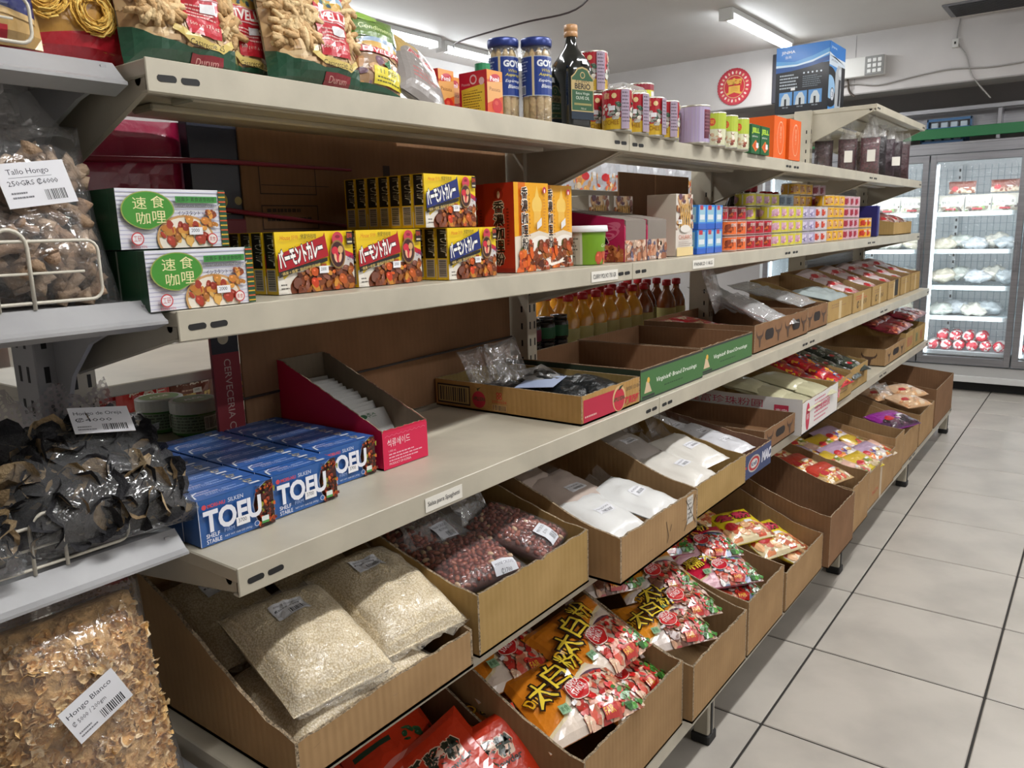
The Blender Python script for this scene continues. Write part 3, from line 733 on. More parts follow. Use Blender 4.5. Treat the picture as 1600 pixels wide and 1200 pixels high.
for nm, x0, x1, y, lb in (('grey_upright', -1.42, -1.335, .535, 'grey slotted upright where the grey shelving ends'), ('grey_upright', -1.60, -1.50, .50, 'plain grey rear post of the grey shelving')):
    u = MB().box((x0, y - .02, 0), (x1, y + .012, 1.66), GREYM, .002).build(nm, label=lb, cat='upright')
    s = MB()
    for k in range(28):
        z = .1 + k * .055
        for xx in ((x0 * .7 + x1 * .3), (x0 * .35 + x1 * .65)): s.box((xx - .004, y - .0206, z), (xx + .004, y - .019, z + .026), BLACK)
        s.box((x1 - .001, y - .008, z), (x1 + .0006, y, z + .026), BLACK)
    s.build('slots', u, kind='stuff')
# shelf edge stickers
def shelf_tag(y, lv, t, w=.12, x=None):
    z, xf, lip = LEV[lv]
    o = MB().box((0, 0, 0), (.0008, w, lip * .62), mat('tag_paper', '#dedad0', rough=.6)).build('shelf_tag', label=f'white shelf edge tag on the {LN[lv]} shelf reading {t[:14]}', cat='tag', loc=(xf + .0008, y, z - lip * .85))
    a = Art(w, lip * .62); a.text(t, .06, .3, .42, '#2a2a30', w=.86); a.build('printed_face', o, face_map((.0009, 0, 0), (0, 1, 0), (0, 0, 1)), ARTM)
shelf_tag(.955, 'third', 'Salsa para Spaghetti', .10)
shelf_tag(1.66, 'second', 'CURRY POLVO 750 GR', .13)
shelf_tag(2.25, 'second', 'PANKO 1 KG', .16)

# ============================================================ second highest shelf: curry cartons
Z2 = LEV['second'][0] + .0015
CUR = ['#6e341a', '#7c3f1e', '#572713', '#8f4c22', '#9a5a22']
def art_veg():
    a = Art(.165, .082, '#dcdce2')
    for k in range(14): a.rect(.0, .03 + k * .07, .95, .045 + k * .07, '#b9b9cf')
    for k in range(14): a.rect(.93, k / 14, 1, (k + .6) / 14, '#c8582c' if k % 2 else '#c9a02c'); 
    a.rect(.93, 0, 1, 1, '#1c4a2e')
    for k in range(12): a.rect(.93, .03 + k / 12, 1, .055 + k / 12, '#c8582c' if k % 2 else '#c9a02c')
    a.ell(.58, .16, .27, .20, '#c79a62', 28); a.ell(.58, .16, .25, .18, '#e5dccb', 28)
    a.food(.35, .0, .80, .5, ['#c98a3a', '#b5722c', '#a83a26', '#d8a858', '#8f4a24'], 60, .045, 3, r=(0, 0, .93, .62), oval=True)
    a.food(.74, .34, .92, .66, ['#c98a3a', '#b5722c', '#a8522c'], 14, .035, 5, r=(0, 0, .93, .8), oval=True)
    a.poly([(.86, .62), (.93, .74), (.925, .76), (.85, .64)], '#b9b4ae')
    pts = []
    for k in range(40):
        t = 2 * PI * k / 40; rx = .235; ry = .32 * (1 if math.sin(t) > 0 else (1 - .45 * max(0, math.cos(t))))
        pts.append((.25 + rx * math.cos(t), .64 + ry * math.sin(t)))
    a.poly(pts, '#8f9a4a'); a.poly([(.25 + (x - .25) * .95, .64 + (y - .64) * .95) for x, y in pts], '#3f8a2c')
    for t, x, y in (('速', .12, .66), ('食', .28, .68), ('咖', .14, .41), ('哩', .28, .43)): a.text(t, x, y, .2, '#e6dfa8', w=.12)
    a.rect(.50, .77, .90, .88, '#3c8a3c'); a.text('益壽多·素食速食咖哩', .515, .79, .075, '#16381c', w=.36)
    a.text('VEGETARIAN INSTANT CURRY', .51, .69, .05, '#55555e', w=.38); a.text('インスタント・カレー', .51, .55, .085, '#22222a', w=.36)
    a.ell(.13, .17, .055, .055, '#c23a3e', 20); a.ell(.13, .17, .045, .045, '#e2dfe2', 20); a.text('工研', .095, .12, .10, '#c23a3e', w=.07); a.text('KONG YEN', .07, .015, .045, '#b84a4e', w=.13)
    a.ell(.82, .14, .05, .05, '#c23a3e', 18); a.ell(.82, .14, .04, .04, '#e8e0d8', 18); a.text('素食', .79, .10, .08, '#c23a3e', w=.06)
    a.sticker(.60, .22, .13, .13)
    return a
def art_veg_side():
    a = Art(.20, .082, '#1b4a30'); a.rect(.62, 0, .64, 1, '#9aa49c'); a.rect(.90, 0, .91, 1, '#28573c')
    for k in range(5): a.rect(.10 + k * .11, 0, .13 + k * .11, .55 - .03 * k, '#8f9a96')
    return a
veg = pack('curry_box', 'x', 'box', .20, .165, .082, '#1b4a30', {'front': art_veg(), 'left': art_veg_side()})
place(veg, (-1.13, .632, Z2), label='white and green vegetarian curry box at the shelf edge by the wire guard')
place(copy_tree(veg), (-1.175, .625, Z2 + .084), label='white and green vegetarian curry box stacked on the other one')
place(copy_tree(veg), (-1.345, .625, Z2), label='dark green vegetarian curry box behind the lower one', group='rear vegetarian curry boxes')

def art_ver(band, w):
    a = Art(w, .103, '#e6c41c')
    a.poly([(.62, 0), (1, 0), (1, .78), (.9, .86), (.70, .62)], '#dcd6d2'); a.poly([(.66, 1), (.88, .62), (1, .58), (1, 1)], '#e6c41c')
    a.poly([(.80, .72), (1, .60), (1, .50), (.82, .62)], '#c2283a')
    a.ell(.60, -.02, .62, .30, '#d9d2c6', 36, 0, (0, 0, 1, .42)) ; a.poly([(0, .0), (.12, 0), (.06, .30), (0, .30)], '#e2ddd2')
    a.ell(.58, .08, .44, .20, '#6a3114', 32, 0, (0, 0, 1, 1))
    a.food(.20, .0, .98, .40, CUR + ['#7a4a3a', '#6a3a28', '#b8561c', '#a8641f'], 70, .052, 11, r=(.05, 0, 1, .5))
    a.food(.25, .05, .75, .38, ['#d0581c', '#c23c18', '#c98a30'], 7, .055, 15, r=(.1, 0, 1, .45))
    a.poly([(.0, .36), (.62, .56), (.62, .50), (.0, .27)], '#1e1c1c')
    a.poly([(.0, .64), (.58, .92), (.60, .98), (.64, .58), (.0, .36)], band)
    a.text('バーモントカレー', .03, .42, .27, '#f2f0ea', w=.56, rot=.21, bold=.045, shear=.0, outline='#1e1a20')
    a.text('“蘋果＋蜂蜜” 變成好吃的咖哩', .03, .295, .055, '#e6c878', w=.5, rot=.16)
    a.text('House', .04, .87, .07, '#c2401c', w=.12, shear=.2); a.text('好侍', .18, .87, .075, '#c2601c', w=.08); a.text('佛蒙特咖哩', .29, .88, .08, '#2a2018', w=.2)
    a.ell(.77, .86, .075, .075, '#c23a4c', 20); a.ell(.77, .90, .035, .018, '#8a1c30', 12)
    a.ell(.76, .60, .105, .15, '#8a6a3c', 26); a.ell(.76, .60, .09, .132, '#3c1a1c', 26)
    a.ell(.725, .66, .045, .045, '#c8283c', 14); a.ell(.80, .68, .035, .04, '#c9a06a', 12)
    for k in (-1, 0, 1): a.ell(.76 + k * .03, .54, .02, .05, '#e2b08a' if k else '#c2203a', 12, -k * .3)
    a.rect(.89, .76, .975, .98, '#2a1a1c'); a.text('甜味', .897, .87, .085, '#e0542c', w=.07); a.rect(.90, .79, .965, .82, '#c8c0a0')
    a.text('12盤份', .88, .49, .08, '#2a2a60', w=.10, bold=.02)
    a.lines(.01, .14, .10, 2, .06, '#3a3228')
    a.sticker(.50, .30, .12, .12)
    return a
def art_ver_side():
    a = Art(.031, .103, '#e2b81c'); a.rect(.10, .42, .90, .99, '#1a1814'); a.text('バーモントカレー', .36, .95, .30, '#d8d0b8', rot=-PI / 2, w=1.62) ; a.barcode(.14, .05, .88, .40, 4, '#b9ada0', True)
    a.rect(0, 0, .08, 1, '#cfa018')
    return a
def ver(band, w): return pack('curry_box', 'x', 'box', .031, w, .103, '#e2b81c', {'front': art_ver(band, w), 'left': art_ver_side()}, bev=.001)
RB, BB = '#a3121f', '#1d2a6b'
vr = ver(RB, .168); vb = ver(BB, .155)
def row(proto, x, y, z, n, desc, where, g, used, dx=.0325, dy=.0, jit=.001):
    for k in range(n):
        o = proto if (k == 0 and not used) else copy_tree(proto)
        lab = f'{desc}, front one {where}' if k == 0 else f'{desc}, {ORD[k]} from the front {where}'
        place(o, (x - k * dx, y + k * dy + rnd.uniform(-jit, jit), z), label=lab, group=g)
row(vr, -1.118, .895, Z2, 4, 'yellow curry box with red band', 'beside the vegetarian boxes', 'yellow curry boxes with red bands', False)
row(vr, -1.112, 1.067, Z2, 4, 'yellow curry box with red band', 'beside the blue banded boxes', 'yellow curry boxes with red bands', True)
row(vb, -1.075, 1.268, Z2, 3, 'yellow curry box with blue band', 'on the shelf deck', 'yellow curry boxes with blue bands', False)
row(vb, -1.092, 1.225, Z2 + .105, 7, 'yellow curry box with blue band', 'in the upper row', 'upper row of yellow curry boxes', True)
for k in range(3): MB().box((-.06, -.05, 0), (.06, .05, .103), mat('card_e2b81c', '#e2b81c'), .001).build('curry_box', label=['plain yellow curry box', 'yellow curry box end', 'yellow curry carton'][k] + ' supporting the upper row from below, ' + ORD[k] + ' along', cat='box', group='supporting curry boxes', loc=(-1.26 , 1.20 + k * .105, Z2)) if k < 2 else None
# tall orange curry powder cartons
def art_kf():
    a = Art(.135, .20, '#e0a01c'); a.rect(.12, .36, .32, 1, '#cf6a10')
    a.ell(.66, .75, .15, .15, '#e6bf5e', 22); a.poly([(.60, .84), (.66, .97), (.72, .84)], '#e6bf5e'); a.rect(.56, .50, .76, .68, '#e3b350')
    a.poly([(0, 0), (1, 0), (1, .42), (.7, .46), (.4, .42), (.0, .40)], '#d9cdbb'); a.ell(.75, .20, .42, .30, '#e8e2d8', 30, 0, (0, 0, 1, 1))
    a.food(.18, 0, 1, .34, CUR + ['#c2451c', '#9c3a1c', '#b8562a', '#5a5a2a'], 60, .085, 8, r=(0, 0, 1, .36))
    a.food(.02, 0, .55, .24, ['#c8581c', '#b8481c', '#d8701f'], 14, .09, 9, r=(0, 0, 1, .3))
    a.text('香濃咖哩粉', .17, .82, .125, '#1f1512', w=.17, vert=True, bold=.02, outline='#f0e8d8')
    a.ell(.84, .92, .055, .055, '#b82c4c', 16); a.ell(.84, .91, .02, .035, '#f0e0d8', 10)
    a.lines(.80, .84, .06, 12, .035, '#c27a3a'); a.lines(.37, .85, .03, 14, .045, '#a8682a')
    a.poly([(.60, .55), (.74, .61), (.74, .52), (.60, .47)], '#dcdcdc')
    a.text('600g±3%', .78, .03, .03, '#f0e0d0', w=.17)
    return a
def art_kl():
    a = Art(.085, .20, '#a82818'); a.rect(0, 0, 1, .05, '#8a2014'); a.ell(.5, .88, .16, .16, '#8c1c14', 18); a.ell(.5, .87, .05, .10, '#c8a890', 10)
    a.text('香濃咖哩粉', .32, .67, .13, '#1a0f0c', w=.34, vert=True, bold=.02, outline='#c8b8a0'); a.lines(.76, .70, .08, 12, .035, '#5a1410')
    return a
kk = pack('curry_powder_carton', 'x', 'box', .085, .135, .20, '#cf5a18', {'front': art_kf(), 'left': art_kl()})
place(kk, (-1.115, 1.50, Z2), (0, 0, .0), 'tall orange and red curry powder carton, front one beside the yellow boxes', 'tall curry powder cartons')
place(copy_tree(kk), (-1.205, 1.515, Z2), None, 'tall orange and red curry powder carton standing behind the front one', 'tall curry powder cartons')
place(copy_tree(kk), (-1.15, 1.655, Z2), (0, 0, -.03), 'tall orange curry powder carton half hidden by the golden curry pouch', 'tall curry powder cartons')
# leaning black pouch
def art_gc():
    a = Art(.12, .17, '#1c1a1a'); a.rect(0, .9, 1, 1, '#2a2826'); a.text('GOLDEN', .05, .72, .09, '#e8c84a', w=.85, bold=.03); a.text('CURRY', .05, .60, .10, '#e8c84a', w=.85, bold=.04)
    a.rect(.0, .52, 1, .57, '#6a5a2a'); a.ell(.5, .24, .52, .40, '#e8e0d4', 30, 0, (0, 0, 1, 1)); a.food(.05, .04, .95, .45, CUR + ['#a8301c'], 40, .1, 4); a.poly([(.45, .42), (.75, .36), (.78, .46), (.5, .50)], '#dcdcdc')
    return a
g = pack('curry_pouch', 'black golden curry box leaning against the orange carton', 'box', .03, .12, .165, '#1c1a1a', {'front': art_gc()})
place(g, (-1.118, 1.655, Z2 + .006), (0.14, -.14, .0)); g.location.z += .002
# green paste tub
def tub(loc, label, r=.058, h=.10, name='paste_tub'):
    o = MB().lathe([(r * .82, 0), (r * .84, .003), (r * .95, h * .86), (r * .95, h * .88)], mat('tub_green', '#6f9a1f', rough=.35), 30).build(name, smooth=True, label=label, cat='tub', loc=loc)
    MB().lathe([(r * .94, h * .84), (r * 1.04, h * .84), (r * 1.05, h * .87), (r * 1.02, h), (r * .98, h * 1.01), (r * .95, h * .985), (0, h * .985)], mat('lid_white', '#d8dcdc', rough=.35), 30).build('lid', o, smooth=True)
    return o
t = tub((-1.115, 1.80, Z2), 'green curry paste tub with white lid at the shelf edge')
a = Art(.30, .082); a.rect(0, 0, .30, 1, '#b9b9a4'); a.lines(.02, .9, .25, 7, .11, '#6a6a58'); a.text('Green Curry', .48, .50, .14, '#e8efc0', w=.30, shear=.2); a.rect(.70, .62, .95, .80, '#b83a24'); a.text('MAE PLOY', .72, .66, .09, '#f0e0c8', w=.2)
a.food(.4, .0, .75, .4, ['#b84a2c', '#c86a4a', '#c2522c'], 20, .05, 2); a.ell(.72, .25, .10, .10, '#d8b83a', 20, r=(0, 0, 1, 1)); a.food(.64, .1, .80, .42, ['#3c6a24', '#d8c83a', '#5a7a2a'], 16, .02, 6); a.sticker(.70, .22, .09, .18, '4500')
def cone_map(r0, r1, h, a0):
    def m(x, y):
        r = r0 + (r1 - r0) * y / h; t = a0 + x / ((r0 + r1) / 2)
        return Vector((r * math.cos(t), r * math.sin(t), y + .001)), Vector((math.cos(t), math.sin(t), 0))
    return m
a.build('wrap_label', t, cone_map(.0482, .0552, .085, -2.9), grid=(.012, .2))
# pink open display cartons of panko
def art_pk():
    a = Art(.22, .15, '#b01f50')
    R = random.Random(4)
    for k in range(8):
        x, y = R.uniform(.1, .9), R.uniform(.2, .95)
        for q in range(3): a.ell(x, y, .16 - q * .04, .07 - q * .018, '#c8506a' if q % 2 == 0 else '#b01f50', 24, R.uniform(-.5, .5), (0, 0, 1, 1))
    a.text('日式', .30, .62, .15, '#e0c8c4', w=.17); a.text('唐揚炸粉', .10, .34, .24, '#1a1014', w=.62, bold=.05, outline='#d8b8bc')
    a.food(.62, .0, 1, .42, ['#a85a30', '#c27a48', '#8a4426'], 30, .05, 6); return a
def art_pf():
    a = Art(.10, .15, '#c07c8c'); a.rect(0, .35, 1, 1, '#8a8076'); a.food(0, 0, 1, .36, ['#a86a4a', '#c28a6a', '#8a5a44', '#6a5a64', '#d8b8a0'], 40, .11, 5); a.text('500g', .1, .03, .05, '#e8e0e0', w=.5); a.rect(0, .36, .14, 1, '#c2305c'); return a
for k in range(2):
    o = MB().prism([(-.14, 0), (.14, 0), (.14, .075), (.14, .095), (.13, .115), (.0, .135), (-.14, .16)], 'y', -.062, .062, mat('card_pink', '#b01f50', rough=.4)).build('breadcrumb_carton', label=['pink display carton with swirl print and cut away front behind the green tub', 'pink display carton with cut away front next to the tall lattice carton'][k], cat='box', loc=(-1.205, 1.985 + .13 * k, Z2))
    MB().prism([(.1405, .058), (.1405, .112), (.13, .116), (.0, .137), (-.14, .162), (-.14, .16), (.0, .135), (.139, .10)], 'y', -.055, .062, mat('card_grey_inside', '#7d746b', rough=.7)).build('cut_away_opening', o)
    a = art_pf(); a.h = .06
    f = Art(.124, .058, '#b8a090'); f.food(0, 0, 1, 1, ['#a86a4a', '#c28a6a', '#8a5a44', '#5a5468', '#d8b8a0'], 50, .10, 5 + k); f.text('500g', .08, .06, .12, '#e8e0e0', w=.3); f.build('front_print', o, face_map((.1407, -.062, 0), (0, 1, 0), (0, 0, 1)))
    f = Art(.28, .115, '#b01f50'); R = random.Random(4 + k)
    for q in range(9):
        x, y = R.uniform(.1, .9), R.uniform(.2, .95)
        for z in range(4): f.ell(x, y, .13 - z * .03, .05 - z * .012, '#c8607c' if z % 2 == 0 else '#b01f50', 24, R.uniform(-.5, .5), (0, 0, 1, 1))
    f.text('日式', .40, .66, .16, '#e0c8c4', w=.15); f.text('唐揚炸粉', .24, .30, .28, '#1a1014', w=.58, bold=.05, outline='#d8b8bc'); f.food(.72, .0, 1, .40, ['#a85a30', '#c27a48', '#8a4426'], 30, .04, 6)
    f.build('side_print', o, face_map((-.14, -.0622, 0), (1, 0, 0), (0, 0, 1)))
# tall lattice print cartons
def art_lat():
    a = Art(.12, .19, '#d8d0c6'); a.food(0, .42, 1, 1, ['#c8a070', '#8a5a4a', '#6a4a5a', '#d8b890', '#b88a6a', '#a86a3a'], 60, .09, 12)
    for k in range(5): a.poly([(.1 + k * .16, .45), (.16 + k * .16, .45), (.40 + k * .1, .85), (.36 + k * .1, .85)], '#d0a860'); a.poly([(.8 - k * .14, .45), (.86 - k * .14, .45), (.60 - k * .1, .85), (.56 - k * .1, .85)], '#c89850')
    a.ell(.5, .44, .3, .10, '#e2dcd4', 24); a.text('CHURRO', .1, .27, .07, '#b8542c', w=.8); a.lines(.1, .22, .8, 3, .03, '#9a8a80'); a.rect(0, 0, 1, .14, '#e0c890'); a.sticker(.08, .52, .2, .07); return a
lat = pack('waffle_mix_carton', 'x', 'box', .10, .12, .19, '#c9c0ae', {'front': art_lat()})
for k, (x, y, l) in enumerate(((-1.13, 2.335, 'tall pale carton with lattice pastry print beside the blue packs'), (-1.30, 2.25, 'tall pale carton standing behind the pink display cartons'), (-1.30, 2.10, 'tall pale carton behind the pink cartons, next to the jars'))):
    place(lat if k == 0 else copy_tree(lat), (x, y, Z2), None, l)
for k in range(4):
    j = MB().lathe([(.030, 0), (.032, .004), (.032, .11), (.026, .12)], mat('dark_jar_glass', '#2a2420', rough=.15), 16).build('sauce_jar', smooth=True, label=f'dark sauce jar behind the pink cartons, {ORD[k]} along the shelf', cat='jar', loc=(-1.335, 1.76 + k * .08, Z2), group='jars behind the pink cartons')
    MB().lathe([(.031, .118), (.031, .148), (0, .15)], mat('jar_cap_dark', '#24221f', rough=.4), 16).build('cap', j)
# rows of tins and small packs further along
def tin_art(c1, c2, txt, food=None):
    a = Art(2 * PI * .042, .05, c1)
    for k in range(4):
        x = k / 4; a.rect(x, .12, x + .02, .88, '#c8c4c0')
        if food: a.ell(x + .12, .5, .06, .055, c2, 14); a.food(x + .05, .2, x + .19, .8, food, 10, .02, k)
        a.text(txt, x + .15, .58, .25, '#efe8e0', w=.09)
    return a
def tin(name, c1, c2, txt, food, r=.042, h=.052):
    o = MB().lathe([(r * .96, 0), (r, .002), (r, .004), (r * .985, .006), (r * .985, h - .006), (r, h - .004), (r, h - .002), (r * .95, h), (r * .93, h - .003), (0, h - .003)], mat('tin_steel', '#b0aeaa', rough=.3, metal=.6), 20).build(name, smooth=True, label='x', cat='tin')
    a = tin_art(c1, c2, txt, food); a.build('wrap_label', o, cyl_map(r * .99, -PI / 2, .001), ART, grid=(.0132, 1), base=.0003); return o
def stack(proto, ys, n, z, desc, where, g, x=-1.095, h=.0535, depth=1, dx=.09, rot=0):
    first = proto.get('label') == 'x'
    for r in range(depth):
        for i, y in enumerate(ys):
            nn = n[i] if isinstance(n, (list, tuple)) else n
            for k in range(nn):
                o = proto if first else copy_tree(proto); first = False
                lv = 'single' if nn == 1 else ('bottom', 'second', 'third', 'fourth')[k] if k < nn - 1 or nn == 1 else 'top'
                place(o, (x - r * dx, y, z + k * h), (0, 0, rot + rnd.uniform(-.05, .05)), f'{desc}, {lv} of the {ORD[i]} {"front" if r == 0 else "rear"} stack {where}', g)
def six(c, c2):
    a = Art(.066, .078, c); a.rect(.12, .30, .88, .92, '#8fb8c8'); a.rect(.2, .80, .6, .98, '#b8283a'); a.rect(.2, .4, .8, .6, '#d8dce0'); a.rect(0, 0, 1, .24, c2); return a
bl = pack('drink_carton', 'x', 'box', .066, .066, .078, '#2a6fc0', {'front': six('#2f7fd0', '#2458b8'), 'left': six('#2f7fd0', '#2458b8')})
stack(bl, [2.452, 2.521, 2.590], 2, Z2, 'small blue carton', 'past the lattice carton', 'small blue cartons', h=.0795, x=-1.105)
place(copy_tree(bl), (-1.19, 2.43, Z2 + .0795), None, 'small blue carton standing behind the lattice carton', 'small blue cartons')
FO = ['#8a3a1c', '#c2581f', '#6a2c18', '#a84a20']
ot = tin('orange_tin', '#e06a30', '#8a3a20', '同榮', FO); rt = tin('red_tin', '#b3152c', '#7a1c1c', '同榮', FO); yt = tin('yellow_tin', '#c9bf3a', '#c8a0b4', '', ['#c28aa0', '#d8b0bc']); pt = tin('lilac_tin', '#a8a0b8', '#d0c8d8', '', ['#8a80a8', '#c8c0d8'])
wt = tin('white_tin', '#c8c0c4', '#c2402c', '炸', ['#c2402c', '#c8601c']); yk = tin('portrait_tin', '#dca81f', '#c89a70', '', ['#1e2c3c', '#d8b890', '#a83a2c']); mt_ = tin('maroon_tin', '#c8a0aa', '#a02c40', '', ['#a02c40', '#8a2034']); ft = tin('fish_tin', '#dba020', '#b8301c', '魚', ['#b8301c'])
bt = tin('silver_tin', '#8a9aa8', '#5a6a78', '', ['#5a6a78'])
stack(ot, [2.70, 2.79], 2, Z2, 'orange tin', 'beside the blue cartons', 'orange tins'); stack(ot, [2.66, 2.75], 3, Z2, 'orange tin', 'behind the first two', 'orange tins', x=-1.19)
stack(rt, [2.88, 2.97, 3.06], [2, 2, 2], Z2, 'red tin', 'beside the orange tins', 'red tins')
stack(rt, [2.84, 2.93, 3.02], 3, Z2, 'red tin', 'in the back row', 'red tins', x=-1.185)
stack(yt, [3.17, 3.26, 3.35, 3.44], 3, Z2, 'yellow and pink tin', 'past the red tins', 'yellow and pink tins'); stack(yt, [3.13, 3.22, 3.31, 3.4], 4, Z2, 'yellow and pink tin', 'at the back', 'yellow and pink tins', x=-1.185)
stack(pt, [3.53, 3.62], 3, Z2, 'lilac tin', 'past the yellow tins', 'lilac tins'); stack(bt, [3.5, 3.59], 4, Z2, 'silver grey tin', 'behind the lilac tins', 'silver grey tins', x=-1.185)
stack(wt, [3.71, 3.80], 3, Z2, 'white tin with red print', 'past the lilac tins', 'white tins')
stack(yk, [3.90, 3.99, 4.08], 4, Z2, 'yellow tin with portraits', 'past the white tins', 'portrait tins'); stack(yk, [3.7, 3.79, 3.88], 5, Z2, 'yellow tin with portraits', 'at the back', 'portrait tins', x=-1.19)
stack(mt_, [4.19, 4.28, 4.37], 4, Z2, 'maroon and white tin', 'past the portrait tins', 'maroon tins'); stack(mt_, [4.0, 4.09], 5, Z2, 'maroon and white tin', 'at the back', 'maroon tins', x=-1.19)
stack(ft, [4.55, 4.64], 2, Z2, 'orange yellow fish tin', 'beside the navy pack', 'fish tins'); stack(ft, [4.5, 4.59], 3, Z2, 'orange yellow fish tin', 'at the back', 'fish tins', x=-1.19)
MB().box((-.06, -.02, 0), (.06, .02, .17), mat('navy_pack', '#2a2a6a', rough=.3), .006).build('navy_pack', label='navy blue upright pack beside the fish tins', cat='pack', loc=(-1.11, 4.80, Z2))
MB().box((-.05, -.05, 0), (.05, .05, .16), mat('silver_pack', '#a8b0c0', rough=.3), .006).build('silver_pack', label='silver blue pack between the navy pack and the open carton', cat='pack', loc=(-1.13, 4.90, Z2))
# dark bottles behind the red tins
def sauce_bottle(x, y, z, h, cap, label, g, r=.034, glass='#1c1010', band=None):
    o = MB().lathe([(r * .9, 0), (r, .006), (r, h * .58), (r * .8, h * .68), (r * .36, h * .80), (r * .32, h * .9), (r * .36, h * .905)], mat('bottle_glass_' + glass.strip('#'), glass, rough=.12, coat=.5), 16).build('sauce_bottle', smooth=True, label=label, cat='bottle', group=g, loc=(x, y, z))
    MB().lathe([(r * .44, h * .885), (r * .46, h * .89), (r * .46, h * .985), (r * .3, h), (0, h)], mat('cap_' + cap.strip('#'), cap, rough=.35), 14).build('cap', o, smooth=True)
    if band: MB().lathe([(r * 1.01, h * .12), (r * 1.015, h * .125), (r * 1.015, h * .46), (r * 1.01, h * .465)], mat('band_' + band.strip('#'), band, rough=.5), 16).build('wrap_label', o, smooth=True)
    return o
k = 0
for y in (3.26, 3.34, 3.42, 3.50):
    sauce_bottle(-1.29, y, Z2, .26, '#a8283a', f'dark sauce bottle behind the red tins, {ORD[k]} in line', 'dark bottles behind the tins', band='#3a3436' if k == 0 else None, r=.036); k += 1
for y in (3.62, 3.70, 3.78):
    sauce_bottle(-1.29, y, Z2, .235, '#b01c24', f'dark red bottle with red neck behind the lilac tins, {ORD[k - 4]} in line', 'red necked bottles', glass='#3a0c14', r=.037); k += 1

# ============================================================ middle shelf: tofu, juice sachets, open trays
Z3 = LEV['third'][0] + .0015
def art_tofu():
    a = Art(.132, .072, '#2c5b9c'); a.rect(0, 0, .008, 1, '#c8ccd4')
    pts = [(.78, 0)] + [(.86 - .16 * math.cos(t), .5 + .5 * math.sin(t)) for t in [(-.2 + 1.77 * k / 9) for k in range(10)]] + [(1, 1), (1, 0)]
    a.poly([(.78, .0), (.72, .30), (.70, .55), (.74, .78), (.82, .93), (.90, 1), (1, 1), (1, 0)], '#8a9ab8'); a.poly([(.79, .0), (.735, .30), (.715, .55), (.755, .77), (.83, .91), (.91, 1), (1, 1), (1, 0)], '#3c1a14')
    a.food(.73, 0, 1, 1, ['#7a2a18', '#a83c1c', '#4a1a12', '#c25a24', '#2c1610', '#8a8a2c', '#5a2016'], 110, .028, 7, r=(.74, 0, 1, .95))
    a.text('TOFU', .045, .32, .44, '#e4e6ee', w=.74, bold=.035)
    a.text('SILKEN', .36, .83, .09, '#d8dce8', w=.20); a.text('MORI-NU', .10, .83, .075, '#c8404a', w=.22, bold=.03); a.ell(.055, .87, .03, .03, '#c8404a', 10)
    a.text('SHELF', .05, .19, .09, '#e4e6ee', w=.17, bold=.01); a.text('STABLE', .05, .07, .09, '#e4e6ee', w=.19, bold=.01)
    a.text('FIRM', .28, .21, .08, '#8fa8d8', w=.13); a.text('NET WT 10.8 OZ (307g)', .28, .09, .05, '#d0d8e8', w=.36)
    a.rect(.78, .10, .88, .26, '#d8e0dc'); a.rect(.78, .10, .88, .15, '#4a9a4a'); a.ell(.71, .15, .035, .035, '#c8d0e0', 12); a.ell(.71, .15, .028, .028, '#2c5b9c', 12)
    a.sticker(.44, .24, .18, .19, '3700'); return a
def art_tofu_top():
    a = Art(.132, .044, '#2e5ea4'); a.lines(.10, .78, .30, 2, .22, '#b8b0c8'); a.lines(.45, .55, .25, 2, .25, '#8fa8d8'); a.food(.72, .25, .86, .95, ['#c8b890', '#8a8a70', '#d8d0b0'], 14, .02, 3)
    a.rect(.72, .08, .86, .22, '#e0e4ea'); a.poly([(.02, .2), (.06, .65), (.16, .85), (.17, .80), (.08, .60), (.045, .18)], '#e0e4ea'); a.text('SILKEN TOFU', .17, .22, .22, '#a8b8e0', w=.3, shear=.3); return a
tf = pack('tofu_carton', 'x', 'box', .044, .132, .072, '#2c5b9c', {'front': art_tofu(), 'top': art_tofu_top()}, bev=.001)
first = True
for ci, (y, x, nm, n) in enumerate(((.655, -1.040, 'column beside the black fungus bag', 8), (.793, -1.048, 'middle column', 8), (.931, -1.098, 'column beside the red juice carton', 7))):
    for k in range(n):
        o = tf if first else copy_tree(tf); first = False
        place(o, (x - .022 - k * .0455, y + rnd.uniform(-.001, .001), Z3), (0, 0, rnd.uniform(-.01, .01)), f'blue tofu carton, {"front one" if k == 0 else ORD[k] + " from the front"} in the {nm}', 'blue tofu cartons')
